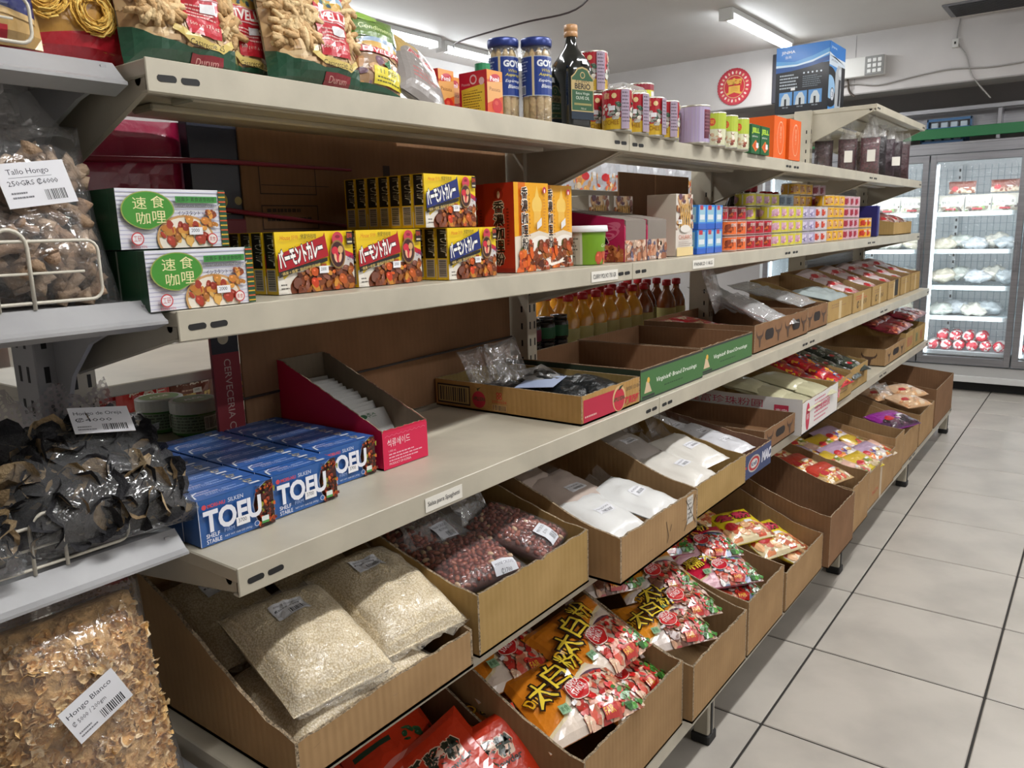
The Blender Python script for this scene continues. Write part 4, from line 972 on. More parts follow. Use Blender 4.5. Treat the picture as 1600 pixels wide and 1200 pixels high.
# crimson sloped carton of sachets
REDC = mat('crimson_card', '#c0143c', rough=.4)
def open_bin(name, label, yc, w, xf, d, z, hf, hb, prof='slope', m=CARD, mi=None, rz=0, t=.004, group=None, jag=.0015, break_=.0, cat='carton', hs=None, seed=0, front_notch=None):
    """open carton: front edge at xf, depth d towards the back, front height hf, back height hb"""
    mi = mi or m
    R = random.Random(seed + 11)
    r = empty(name, (xf - d / 2, yc, z), rz, label=label, cat=cat, group=group)
    h2 = d / 2
    def J(p, s=1): return p + R.uniform(-jag, jag) * s
    if prof == 'slope':
        pts = [(h2, 0), (h2, hf)]; n = 14
        for k in range(1, n):
            u = k / n; e = u * u * (3 - 2 * u); pts.append((h2 - d * (u * .92), J(hf + (hb - hf) * (e * .75 + u * .25), 1)))
        pts += [(-h2, hb), (-h2, 0)]
    elif prof == 'line':
        n = 30; pts = [(h2, 0), (h2, hf)] + [(h2 - d * .96 * k / n, J(hf + (hb - hf) * k / n)) for k in range(1, n)] + [(-h2, hb), (-h2, 0)]
    else: pts = [(h2, 0), (h2, hf)] + [(h2 - d * k / 8, J(hf + (hb - hf) * k / 8, .5)) for k in range(1, 8)] + [(-h2, hb), (-h2, 0)]
    MB().box((-h2, -w / 2, 0), (h2, w / 2, t), m).build('base', r)
    for e in (-1, 1):
        b = MB(); y0 = e * w / 2; y1 = e * (w / 2 - t)
        b.prism(pts, 'y', min(y0, y1), max(y0, y1), m, EDGE); 
        if mi is not m: b.prism([(p[0] * .985, p[1] - .0005) for p in pts], 'y', y1 - .0003 if e < 0 else y1 - .0006, y1 + .0006 if e < 0 else y1 + .0003, mi, EDGE)
        b.build('side_panel', r)
    n = 22; fp = [(-w / 2 + t, 0)] + [(-w / 2 + t + (w - 2 * t) * k / n, J(hf, 1) - (.009 if front_notch and front_notch[0] < k / n < front_notch[1] else 0)) for k in range(n + 1)] + [(w / 2 - t, 0)]
    MB().prism([(a, b) for a, b in fp], 'x', h2 - t, h2, m, EDGE).build('front_panel', r)
    if mi is not m: MB().box((h2 - t - .0006, -w / 2 + t, t), (h2 - t, w / 2 - t, hf - .003), mi).build('front_lining', r)
    bp = [(-w / 2 + t, 0)] + [(-w / 2 + t + (w - 2 * t) * k / 10, J(hb, .6)) for k in range(11)] + [(w / 2 - t, 0)]
    MB().prism(bp, 'x', -h2, -h2 + t, mi, EDGE).build('back_panel', r)
    return r
def bin_front(r, w, h, d, a, name='front_print', m=ARTM): a.build(name, r, face_map((d / 2 + .0001, -w / 2, 0), (0, 1, 0), (0, 0, 1)), m, base=.0003)
def bin_side(r, w, h, d, a, m=ARTM): a.build('side_print', r, face_map((-d / 2, -w / 2 - .0001, 0), (1, 0, 0), (0, 0, 1)), m, base=.0003)
jc = open_bin('juice_sachet_carton', 'crimson sloped cut carton of white juice sachets beside the tofu', 1.072, .125, -1.088, .31, Z3, .078, .195, 'line', REDC, CARDIN, t=.0025, jag=.0012, seed=3)
a = Art(.125, .074, '#cc1c48'); a.text('석류에이드', .10, .58, .22, '#e6d4d8', w=.50); a.text('1,000 mL', .12, .44, .06, '#e0b8c0', w=.16); a.lines(.12, .36, .75, 3, .085, '#dfa8b4'); a.text('PRODUCT OF KOREA', .12, .09, .06, '#e6d4d8', w=.48)
for k in range(9): a.poly([(.05 + k * .1, .86), (.10 + k * .1, .90), (.15 + k * .1, .86), (.15 + k * .1, .875), (.10 + k * .1, .915), (.05 + k * .1, .875)], '#d8607c')
bin_front(jc, .125, .074, .31, a)
SAC = mat('white_sachet', '#c4c4c2', rough=.4, bump=.2, bump_scale=40)
sa = MB().box((-.001, -.055, 0), (.001, .055, .105), SAC, .001).build('juice_sachet', label='x', cat='sachet')
for k in range(12):
    o = sa if k == 0 else copy_tree(sa, [])
    x = -1.150 - k * .018; place(o, (x, 1.072 + rnd.uniform(-.003, .003), Z3 + .006 + .0035 * k), (rnd.uniform(-.03, .03), -.72 + .01 * k, rnd.uniform(-.05, .05)), f'white sachet standing in the crimson carton, {"front one" if k == 0 else ORD[k] + " from the front"}', 'juice sachets')
    o.rotation_euler[1] = -.62 + k * .028
for k in (0, 1):
    a = Art(.10, .1); a.ell(.35, .80, .08, .05, '#2c5a3c', 12); a.text('석류', .25, .70, .10, '#2c6a3c', w=.35)
    o = [q for q in bpy.data.objects if q.name.startswith('juice_sachet')][k] if False else None
a = Art(.11, .105); a.ell(.40, .86, .10, .05, '#2c5a3c', 14); a.text('주스', .5, .82, .10, '#2c6a3c', w=.22); a.build('printed_face', sa, face_map((.0012, -.055, 0), (0, 1, 0), (0, 0, 1)), ARTM)
# green lidded jars on the far side deck
def gel_jar(loc, label, r=.052, h=.082):
    o = MB().lathe([(r * .9, 0), (r, .006), (r, h * .66), (r * .93, h * .7)], mat('green_gel', '#3a7a2c', rough=.12, coat=.7), 28).build('gel_jar', smooth=True, label=label, cat='jar', loc=loc, group='green gel jars')
    MB().lathe([(r * 1.04, h * .66), (r * 1.05, h * .68), (r * 1.05, h * .98), (r * 1.0, h), (0, h)], mat('lid_white', '#d8dcdc'), 28).build('lid', o)
    a = Art(.16, .04, '#7a8f78'); a.lines(.05, .85, .8, 5, .18, '#3c4a3c'); a.barcode(.7, .1, .95, .9); a.build('wrap_label', o, cyl_map(r * 1.002, -2.3, .010), ART, grid=(.012, 1))
    a = Art(r * 1.8, r * 1.8); a.ell(.5, .5, .48, .48, '#5c9a3c', 28); a.text('ALOE', .25, .42, .18, '#e8f0e0', w=.5, bold=.03); a.build('lid_print', o, face_map((r * .9, -r * .9, h), (0, 1, 0), (-1, 0, 0)))
gel_jar((-1.70, .985, Z3), 'green gel jar with white lid behind the tofu, front one'); gel_jar((-1.80, .955, Z3), 'green gel jar with white lid behind the tofu, rear one')
# far side snack bags
def art_snack(c, top='#8a8a3c', food=('#c8982c', '#8a5a2c')):
    a = Art(.15, .20, c); a.rect(0, .86, 1, 1, '#6a6a3a' if top else c); a.text('爆薏仁', .16, .42, .16, '#e8dcd4', w=.66, bold=.02); a.lines(.2, .66, .6, 2, .05, '#d8b8a8'); a.lines(.25, .34, .5, 1, .05, '#d8b8a8')
    a.food(.05, 0, .95, .30, list(food), 26, .08, 3); a.sticker(.45, .30, .18, .07); return a
k = 0
for y, x, c, c2, l in ((.925, -2.02, '#b01c1c', '#8a1818', 'red snack pouch with white lettering, rear one'), (1.00, -1.97, '#c82424', '#a01c1c', 'red snack pouch with white lettering, front one'), (1.14, -1.99, '#7a4038', '#6a3830', 'brown snack pouch with green top beside the red ones'),
                    (1.27, -2.02, '#2c6a7c', '#245868', 'teal snack pouch with green top, first past the brown one'), (1.39, -2.02, '#2c6a7c', '#245868', 'teal snack pouch with green top, second past the brown one'), (1.50, -2.0, '#4aa0b4', '#3a8a9c', 'light blue snack pouch with green top by the maroon strip')):
    o = bag('snack_pouch', l, 'pouch', .14, .20, .06, art_snack(c, food=('#c8982c', '#8a5a2c', '#d8b870')), c2, seed=k, group='snack pouches on the far side')
    place(o, (x, y, Z3 - .02 + .10), R3((0, 1, 0), (0.02, 0, 1))); k += 1
MB().box((-2.1, .6, .925), (-1.93, 1.86, .943), BEIGE, .002).build('snack_ledge', label='beige ledge under the snack pouches on the far side', cat='shelf')
# upper area: red and dark wrapped goods behind the vegetarian boxes
def art_red():
    a = Art(.26, .24, '#8a1038'); a.ell(.22, .45, .11, .11, '#a89a3c', 20); a.ell(.22, .43, .08, .08, '#8a3c50', 18); a.rect(.10, .33, .36, .39, '#b8b0a8'); a.lines(.12, .38, .22, 1, .04, '#4a4440'); a.ell(.66, .28, .02, .02, '#d8c0c8', 8); a.ell(.72, .22, .025, .025, '#d8c0c8', 8); a.text('고려', .62, .12, .08, '#c8a0b0', w=.14); return a
o = bag('red_wrapped_pack', 'crimson plastic wrapped pack standing behind the vegetarian curry boxes', 'pack', .27, .31, .05, None, '#8a1038', seed=4); place(o, (-1.44, .735, 1.482), R3((0, 1, 0), (0, 0, 1)))
a = art_red(); a.build('printed_face', o, pmap(pillow(.27, .31, .05, 4), .26, .24, .95), ARTF, grid=(.02, .02))
dk = MB().box((-.015, -.06, 0), (.015, .06, .32), mat('navy_card', '#1c2030', rough=.4), .003).build('navy_carton', label='dark navy carton strip with round emblem beside the crimson pack', cat='carton', loc=(-1.42, .92, 1.325))
a = Art(.12, .32, '#1c2030'); a.text('FLORIDA', .88, .92, .07, '#6a7a70', rot=-PI / 2, w=.95); a.ell(.80, .52, .07, .07, '#9a8a4a', 14); a.ell(.46, .52, .14, .14, '#b8a83c', 20); a.ell(.46, .51, .10, .10, '#7a2c34', 16); a.rect(.28, .44, .64, .47, '#c8c8c0'); a.text('CERV', .9, .28, .05, '#7a2c34', rot=-PI / 2, w=.6)
a.build('front_print', dk, face_map((.0152, -.06, 0), (0, 1, 0), (0, 0, 1)))
mp_ = MB().box((-.012, -.15, 0), (.012, .15, .13), mat('maroon_card', '#6e1f28'), .003).build('maroon_carton', label='maroon carton lying low behind the vegetarian curry boxes', cat='carton', loc=(-1.385, .80, 1.325))

# trays on the middle shelf
TRAY = mat_card('tray_card', '#b08a55', '#9c783f')
at = open_bin('fruit_soda_tray', 'open brown tray printed with apples beside the empty shelf space', 1.645, .285, -.945, .455, Z3, .070, .072, 'flat', TRAY, mat_card('tray_inside', '#8f7a4c', '#806b3e'), seed=5)
a = Art(.285, .068); a.rect(.03, .06, .66, .86, '#b0203c'); a.ell(.62, .48, .115, .115, '#c8a878', 24, r=(0, 0, 1, 1)); a.ell(.62, .44, .095, .10, '#b8283a', 22); a.text('APPLE SIDRA', .52, .40, .14, '#2a4a2a', w=.2, bold=.03); a.poly([(.60, .78), (.63, .92), (.70, .95), (.64, .80)], '#2a3a24')
a.text('蘋果西打', .72, .14, .30, '#c02838', w=.26, bold=.03); a.text('2028 12 01', .74, .66, .14, '#6a5a40', w=.24); a.lines(.05, .22, .25, 1, .15, '#d8a8a0'); bin_front(at, .285, .068, .455, a)
a = Art(.455, .068); a.barcode(.02, .18, .25, .86, 6, '#a8925c'); 
for q in ((.015, .14, .26, .20), (.015, .84, .26, .90), (.015, .14, .022, .90), (.253, .14, .26, .90)): a.rect(*q, '#1c1a18')
a.ell(.325, .44, .048, .048, '#b8283a', 20); a.text('APPLE SIDRA', .285, .40, .14, '#2a4a2a', w=.085, bold=.03); a.poly([(.32, .74), (.31, .88), (.29, .92), (.315, .86), (.345, .92), (.325, .84)], '#24301c')
for dx in (0, .02):
    for dy in (0, .14): a.ell(.46 + dx, .60 + dy, .010, .010, '#c03024', 8); a.ell(.46 + dx, .60 + dy, .005, .005, '#b08a55', 8)
a.text('330mlx24', .42, .40, .10, '#c03024', w=.10); a.barcode(.42, .10, .52, .34, 9, '#b08a55'); bin_side(at, .285, .068, .455, a)
GRN = mat('green_print_card', '#3c5c34', rough=.5)
for k, (yc, w) in enumerate(((1.995, .395), (2.42, .43))):
    gt = open_bin('dressing_tray', ['empty open brown tray with green printed front beside the apple tray', 'empty open brown tray with green printed front beside the red packets'][k], yc, w, -.948 - .012 * k, .44, Z3, .085, .085, 'flat', CARD2, None, seed=8 + k)
    a = Art(w, .083, '#3f6a38'); a.rect(0, .93, 1, 1, '#2a302c'); a.rect(0, 0, 1, .04, '#2a302c'); a.text('Virginia® Brand Dressings', .22, .42, .20, '#dfe4d8', w=.66, shear=.25, bold=.01); a.lines(.35, .25, .4, 1, .1, '#2c4a2a')
    a.poly([(.05, .22), (.16, .22), (.13, .45), (.11, .62), (.08, .58), (.07, .42)], '#c8b090'); a.ell(.11, .62, .02, .02, '#d8a848', 10); a.rect(.02, .06, .20, .14, '#2a302c')
    bin_front(gt, w, .083, .44, a)
    a = Art(.44, .083); a.rect(0, .82, 1, 1, '#22301f'); bin_side(gt, w, .083, .44, a)
def bull(a, cx, cy, s, col='#4a3424', asp=1.0):
    """longhorn skull; s as a fraction of width, asp = canvas width / height"""
    P = lambda pts: [(cx + x * s, cy + y * s * asp) for x, y in pts]
    a.poly(P([(-.16, .12), (-.30, .14), (-.42, .26), (-.46, .44), (-.50, .24), (-.40, .04), (-.18, -.0), (.18, -.0), (.40, .04), (.50, .24), (.46, .44), (.42, .26), (.30, .14), (.16, .12)]), col)
    a.poly(P([(-.16, .10), (.16, .10), (.14, -.10), (.09, -.42), (0, -.5), (-.09, -.42), (-.14, -.10)]), col); a.poly(P([(-.30, .0), (-.15, .0), (-.16, -.08)]), col); a.poly(P([(.30, .0), (.15, .0), (.16, -.08)]), col)
def handle(a, cx, cy, rx, ry, asp):
    a.poly([(cx + rx * (math.copysign(.55, math.cos(t)) + .45 * math.cos(t)), cy + ry * math.sin(t)) for t in [2 * PI * (k + .5) / 20 for k in range(20)]], '#1e1410')
def bull_tray(label, yc, w, xf, d, z, h, n=1, seed=1, m=CARD2, side=False, rz=0):
    r = open_bin('meat_box_tray', label, yc, w, xf, d, z, h, h * 1.0, 'flat', m, None, seed=seed, rz=rz)
    a = Art(w, h * .98); A = w / h
    for k in range(n):
        c = (k + .5) / n; u = 1 / n
        bull(a, c - .32 * u, .52, min(.24 * u, .85 / A), asp=A); bull(a, c + .32 * u, .52, min(.24 * u, .85 / A), asp=A); handle(a, c, .56, .15 * u, .20, A)
    bin_front(r, w, h, d, a)
    if side: a = Art(d, h * .95); bull(a, .8, .45, .2, asp=d / h); bin_side(r, w, h, d, a)
    return r
bull_tray('brown open box with bull skull prints holding flat red packets', 2.975, .61, -.965, .43, Z3, .10, 2, 21)
bull_tray('brown open box with bull skull prints and clear bags in it', 3.44, .31, -.975, .42, Z3, .10, 1, 22)
BX = [(3.84, .42, 'grey pouch on it', .12, .24), (4.25, .38, 'pink and white bags', .125, .25), (4.63, .36, 'handwritten price', .13, .25), (4.98, .32, 'black tape patch', .13, .24), (5.30, .30, 'pink packets', .135, .24), (5.60, .28, 'printed red seal', .14, .24)]
for k, (yc, w, l, hf, hb) in enumerate(BX):
    r = open_bin('bag_carton', f'beige carton, {ORD[k]} past the bull skull boxes on the middle shelf, {l}', yc, w - .01, -.985, .36, Z3, hf * .8, hb * .78, 'slope', CARD3, CARD, seed=30 + k, rz=rnd.uniform(-.02, .02))
    a = Art(w - .01, hf * .8); a.lines(.15, .75, .6, 2, .12, '#8a6a4a' if k != 1 else '#b84a3c')
    if k in (2, 1): a.text('₡1000', .2, .15, .4, '#3a3026', w=.55, rot=.06)
    if k == 3: a.rect(.55, .1, .85, 1, '#24221f')
    a.rect(.45, 0, .55, .9, '#c0ac84'); bin_front(r, w - .01, hf * .8, .36, a)

# ============================================================ contents helpers
def film_bag(loc, rot, w, h, t, label, seed=0, m=None, group=None, name='clear_bag', n=(9, 12)):
    f = pillow(w, h, t, seed, wr=.22, waist=.1)
    o = pillow_mb(f, w, h, m or FILMH, n[0], n[1]).build(name, smooth=True, label=label, cat='bag', group=group)
    o.location = loc; o.rotation_euler = rot; return o
def powder_bag(loc, rot, w, h, t, label, col='#d2d0cc', seed=0, tagt=None, group=None):
    m = mat('powder_' + col.strip('#'), col, rough=.35, coat=.35, bump=.35, bump_scale=22)
    f = pillow(w, h, t, seed, wr=.10)
    o = pillow_mb(f, w, h, m, 10, 14).build('powder_bag', smooth=True, label=label, cat='bag', group=group)
    f2 = lambda x, y, s=1: f(x, h / 2 - .004, s) + Vector((0, (y + .5 * .05) * 1, 0))
    e = MB(); vs = []; R = random.Random(seed)
    for i in range(9):
        x = (i / 8 - .5) * w * .92; z = .006 * math.sin(i * 2.1 + seed); vs += [(x, h / 2 - .006, 0), (x * 1.04, h / 2 + .045 + R.uniform(-.01, .01), z + R.uniform(0, .02))]
    e.add(vs, [(2 * i, 2 * i + 2, 2 * i + 3, 2 * i + 1) for i in range(8)], FILM); e.build('film_flap', o, smooth=True)
    if tagt is not None:
        a = Art(w, h); a.rect(.34, .40, .70, .56, '#d8d8dc'); a.text(tagt, .37, .50, .028, '#3a3a44', w=.28); a.barcode(.42, .415, .66, .475, seed, '#d8d8dc')
        a.build('price_sticker', o, pmap(f, w, h), ARTM, grid=(w / 10, h / 14), base=.001)
    o.location = loc; o.rotation_euler = rot; return o
def packets(proto, spots, desc, where, g):
    """spots: (x, y, z, right, up)"""
    for k, (x, y, z, rt, up) in enumerate(spots):
        o = proto if k == 0 and not proto.get('used') else copy_tree(proto)
        if k == 0: proto['used'] = 1
        place(o, (x, y, z), R3(rt, up), f'{desc}, {ORD[k]} from the aisle {where}', g)
    if 'used' in proto: pass
def art_gen(w, h, bg, c2, cols, seed, txt=None, tcol='#f0e8d8', oc=None):
    a = Art(w, h, bg); a.rect(0, .45, 1, 1, c2); a.ell(.5, .5, .5, .18, c2, 24, r=(0, 0, 1, 1)); a.food(.02, .03, .98, .48, cols, 34, .09, seed)
    if txt: a.text(txt, .12, .58, .22, tcol, w=.76, bold=.03, outline=oc)
    a.ell(.25, .40, .12, .10, '#b8202c', 12); a.rect(.58, .42, .75, .50, '#e0e0e0'); return a
# red packets and clear bags in the bull boxes
rp = bag('sauce_packet', 'x', 'packet', .13, .17, .02, art_gen(.13, .17, '#b01c24', '#c41c2c', ['#c8281c', '#e0a03c', '#8a1414', '#d85a2c'], 3, '炒麵', '#f0d8a8'), '#b01c24', seed=2)
packets(rp, [(-1.075 - .08 * (k % 4), 2.78 + .13 * (k // 4) + .02 * (k % 2), Z3 + .035 + .012 * (k % 4), (.1 * (k % 3 - 1), 1, 0), (-1, .1, .15)) for k in range(8)], 'flat red packet', 'in the bull skull box', 'red packets in the bull skull box')
for k in range(7):
    film_bag((-1.06 - .05 * k, 3.06 + .035 * k, Z3 + .10 + .008 * k), R3((.2, 1, .1 * (k % 2)), (-1, .2, .35 + .1 * (k % 3))), .14, .22, .035, f'clear plastic bag heaped in the bull skull boxes, {ORD[k]} from the aisle', k + 3, group='clear bags in the bull skull boxes')
film_bag((-1.30, 3.1, Z3 + .19), R3((0, 1, .1), (-.3, .1, 1)), .12, .2, .03, 'clear plastic bag standing tall behind the heap of clear bags', 15)
for k in range(3): film_bag((-1.10 - .09 * k, 3.50, Z3 + .12 + .02 * k), R3((0, 1, 0), (-1, 0, .3)), .24, .16, .03, f'grey clear pouch in the single bull skull box, {ORD[k]} from the aisle', 30 + k, group='grey pouches in the bull skull box')
pkb = bag('rice_cake_bag', 'x', 'bag', .20, .15, .05, art_gen(.20, .15, '#c8b0a8', '#d0c0c0', ['#c88a8a', '#e0d0d0', '#a85a5a', '#d8b8a8'], 4), '#c8b8b8', seed=5)
sp_ = []
for (yc, w, l, hf, hb) in BX[1:]:
    for q in range(3): sp_.append((-1.06 - .09 * q, yc + .02 * (q - 1), Z3 + .09 + .035 * q, (0, 1, .05 * q), (-1, .1, .4)))
packets(pkb, sp_[:15], 'pink and white bag', 'among the beige cartons of the middle shelf', 'pink and white bags in the beige cartons')
gp = film_bag((-1.08, 3.84, Z3 + .115), R3((0, 1, 0), (-1, 0, .2)), .34, .20, .04, 'flat silvery pouch lying over the first beige carton', 77, mat('silvery_film', '#a8b4b4', rough=.25, coat=.4))
# apple tray contents
for k, (x, y, z, rt, up, w, h) in enumerate(((-1.30, 1.56, .09, (.1, 1, .05), (-.5, .1, 1), .09, .13), (-1.24, 1.62, .10, (.2, 1, .1), (-.45, .2, 1), .11, .15), (-1.33, 1.68, .085, (0, 1, 0), (-.3, 0, 1), .10, .12), (-1.12, 1.66, .05, (.3, 1, 0), (-1, .3, .3), .12, .16), (-1.18, 1.72, .055, (0, 1, 0), (-1, 0, .35), .12, .15))):
    film_bag((x, y, Z3 + z), R3(rt, up), w, h, .02, f'clear plastic bag crumpled in the apple printed tray, {ORD[k]} counted', 50 + k, group='clear bags in the apple printed tray', m=FILM if k < 3 else None)
sea = mat('seaweed_black', '#14181a', rough=.35, coat=.5, bump=.6, bump_scale=60)
for k, (x, y, z) in enumerate(((-1.10, 1.66, .035), (-1.06, 1.72, .04), (-1.22, 1.60, .03), (-1.16, 1.70, .045))):
    f = pillow(.12, .16, .035, k, wr=.2); o = pillow_mb(f, .12, .16, sea, 10, 12).build('seaweed_pack', smooth=True, label=f'shiny black seaweed pack in the apple printed tray, {ORD[k]} counted', cat='pack', group='black packs in the apple printed tray')
    place(o, (x, y, Z3 + z + .01), R3((.2 - .15 * k, 1, 0), (-1, .2, .12)))
o = MB().box((-.05, -.075, 0), (.05, .075, .001), mat('pale_blue_label', '#98a4c0', rough=.5)).build('label_card', label='pale blue grey label card on the black packs in the tray', cat='card'); place(o, (-1.14, 1.62, Z3 + .066), (0, -.05, .35))

# ============================================================ second lowest shelf: cut cartons that hang over its edge
Z4 = LEV['fourth'][0] + .0015
def scuffs(a, seed=1, n=5, col='#8a6a42'):
    R = random.Random(seed)
    for k in range(n):
        x, y = R.uniform(.1, .9), R.uniform(.15, .85); q = R.uniform(.02, .08); a.poly([(x, y), (x + q, y + R.uniform(-.05, .05)), (x + q * 1.02, y + .012), (x, y + .01)], col)
# rice carton
open_bin('rice_carton', 'large brown carton with torn sloping sides full of rice bags', .805, .40, -.875, .50, Z4, .075, .25, 'slope', CARD, None, seed=41, jag=.003, rz=.0, t=.006)
RICE = mat_grain('rice_grains', '#ecdfc4', '#c6b28a', 300, .55, .4, .15, (1, 1, 1)); 
FILMR = mat_film('rice_film', haze=.05, gloss=.05, rough=.2)
def rice_bag(loc, rot, w, h, t, label, seed, st=True):
    f = pillow(w, h, t, seed, wr=.06, waist=.03)
    o = pillow_mb(f, w, h, RICE, 20, 24).build('rice_bag', smooth=True, label=label, cat='bag', group='clear bags of white rice')
    e = MB(); R = random.Random(seed)
    for s_ in (1, -1):
        vs = []; e = MB()
        for i in range(13):
            x = (i / 12 - .5) * w * .95; vs += [(x, s_ * (h / 2 - .006), 0), (x, s_ * (h / 2 + .012 + R.uniform(-.006, .006)), R.uniform(-.004, .012))]
        e.add(vs, [(2 * i, 2 * i + 2, 2 * i + 3, 2 * i + 1) for i in range(12)], FILM)
        e.build('film_seal', o, smooth=True)
    sh = MB(); f3 = lambda x, y, s=1: f(x, y, s) + Vector((0, 0, .0022 * s))
    pillow_mb(f3, w, h, FILMR, 12, 14, sh, .99); sh.build('film_skin', o, smooth=True)
    if st:
        a = Art(w, h); a.rect(.30, .62, .62, .78, '#d4d6dc'); a.text('ARROZ GLUTINOSO', .33, .745, .014, '#3a3a44', w=.26); a.text('₡2200 /500g', .32, .705, .020, '#2a2a30', w=.24, bold=.02); a.barcode(.42, .63, .60, .69, seed, '#d4d6dc')
        a.build('price_sticker', o, pmap(f, w, h), ARTM, grid=(w / 20, h / 24), base=.003)
    place(o, loc, rot); return o
rice_bag((-1.005, .735, Z4 + .130), R3((.12, 1, -.0), (-1, .10, .33)), .19, .24, .098, 'bag of white rice lying in front at the near side, white price sticker', 1)
rice_bag((-1.02, .925, Z4 + .130), R3((.12, 1, .0), (-1, .12, .30)), .19, .26, .10, 'bag of white rice lying beside the first, against the peanut carton', 2)
rice_bag((-1.0, .78, Z4 + .058), R3((0, 1, 0), (-1, 0, .10)), .30, .22, .07, 'bottom bag of white rice showing below the two upper ones', 3, False)
rice_bag((-1.21, .73, Z4 + .13), R3((0, 1, 0), (-1, 0, .4)), .17, .22, .06, 'bag of white rice in the shadow at the back, near side', 4)
rice_bag((-1.20, .91, Z4 + .14), R3((0, 1, 0), (-1, 0, .45)), .17, .22, .06, 'bag of white rice in the shadow at the back, far side', 5)
# peanut carton
open_bin('peanut_carton', 'yellow brown carton of bagged red skin peanuts beside the rice', 1.215, .39, -.872, .46, Z4 + .01, .125, .22, 'slope', CARD3, None, seed=43, jag=.0022, t=.005, front_notch=(.50, .56))
PN = MB(); R = random.Random(5)
def ellip(mb, c, r, M, col, m, nu=7, nv=5):
    vs = [M @ Vector((0, 0, r[2]))]
    for j in range(1, nv):
        t = PI * j / nv
        for i in range(nu):
            p = 2 * PI * i / nu; vs.append(M @ Vector((r[0] * math.sin(t) * math.cos(p), r[1] * math.sin(t) * math.sin(p), r[2] * math.cos(t))))
    vs.append(M @ Vector((0, 0, -r[2]))); vs = [v + c for v in vs]; fs = []
    for i in range(nu): fs.append((0, 1 + i, 1 + (i + 1) % nu)); fs.append((len(vs) - 1, 1 + (nv - 2) * nu + (i + 1) % nu, 1 + (nv - 2) * nu + i))
    for j in range(nv - 2):
        for i in range(nu): a = 1 + j * nu + i; b = 1 + j * nu + (i + 1) % nu; fs.append((a, a + nu, b + nu, b))
    mb.add(vs, fs, m, col)
NUT = mat_attr('nut_skin', rough=.4, coat=.3, bump=.25, bump_scale=90)
def nut_bag(loc, rot, w, h, t, label, seed, tall=.12, sticker=(.5, .1)):
    f = pillow(w, h, t, seed, wr=.06); R = random.Random(seed)
    o = pillow_mb(f, w, h, mat('nut_dark', '#5a2c22', rough=.6), 12, 12, inset=.97).build('peanut_bag', smooth=True, label=label, cat='bag', group='bags of red skin peanuts')
    nb = MB(); cell = .0125
    ny = int(h / (cell * .92)); nx = int(w / (cell * 1.05))
    for j in range(ny):
        for i in range(nx):
            x = (i + .5 + .5 * (j % 2)) / (nx + .5) * w - w / 2 + R.uniform(-.002, .002); y = (j + .5) / ny * h - h / 2 + R.uniform(-.002, .002)
            p = f(x * .97, y * .97); c = hx(R.choice(['#8a3c2c', '#9a4a34', '#7c3226', '#a45a40', '#8c4030'])) if R.random() > .05 else hx('#d8b890')
            M = Euler((R.uniform(0, PI), R.uniform(0, PI), R.uniform(0, PI))).to_matrix(); ellip(nb, p + Vector((0, 0, R.uniform(-.002, .003))), (.0056, .0056, .0085), M, c, NUT, 6, 4)
    nb.build('peanuts', o, smooth=True, kind='stuff')
    sh = MB(); f2 = lambda x, y, s=1: f(x, y, s) + Vector((0, 0, .011 * s)); pillow_mb(f2, w, h, FILM, 14, 14, sh, 1.02)
    vs = []
    for i in range(11):
        x = (i / 10 - .5) * w; 
        for q in range(4): vs.append((x * (1 - .12 * q) + .01 * math.sin(q * 2 + i), h / 2 + tall * q / 3, .03 * q * .6 + .012 * math.sin(i * 1.9 + q * 2 + seed)))
    sh.add(vs, [(4 * i + q, 4 * i + 4 + q, 4 * i + 5 + q, 4 * i + 1 + q) for i in range(10) for q in range(3)], FILMH)
    sh.build('film_skin', o, smooth=True)
    a = Art(w, h); sx, sy = sticker; a.rect(sx, sy, sx + .30, sy + .26, '#d0d2d8'); a.text('MANI CRUDO', sx + .03, sy + .19, .035, '#3a3a44', w=.24); a.text('₡1700', sx + .08, sy + .12, .045, '#2a2a30', w=.14); a.barcode(sx + .12, sy + .01, sx + .28, sy + .10, seed, '#d0d2d8')
    a.build('price_sticker', o, pmap(lambda x, y, s=1: f(x, y) + Vector((0, 0, .013)), w, h), ARTM, grid=(w / 14, h / 14), base=.001)
    place(o, loc, rot)
nut_bag((-.995, 1.135, Z4 + .125), R3((.25, 1, .02), (-1, .15, .25)), .19, .16, .05, 'bag of red skin peanuts in front with its film top standing up', 11, .15, (.58, -.12))
nut_bag((-1.0, 1.315, Z4 + .130), R3((-.30, 1, .06), (-1, -.35, .30)), .15, .20, .05, 'bag of red skin peanuts with white price sticker at the right', 12, .06, (.30, .04))
nut_bag((-1.15, 1.15, Z4 + .15), R3((0, 1, 0), (-1, .2, .4)), .18, .18, .05, 'bag of red skin peanuts in the shade at the back', 13, .05)
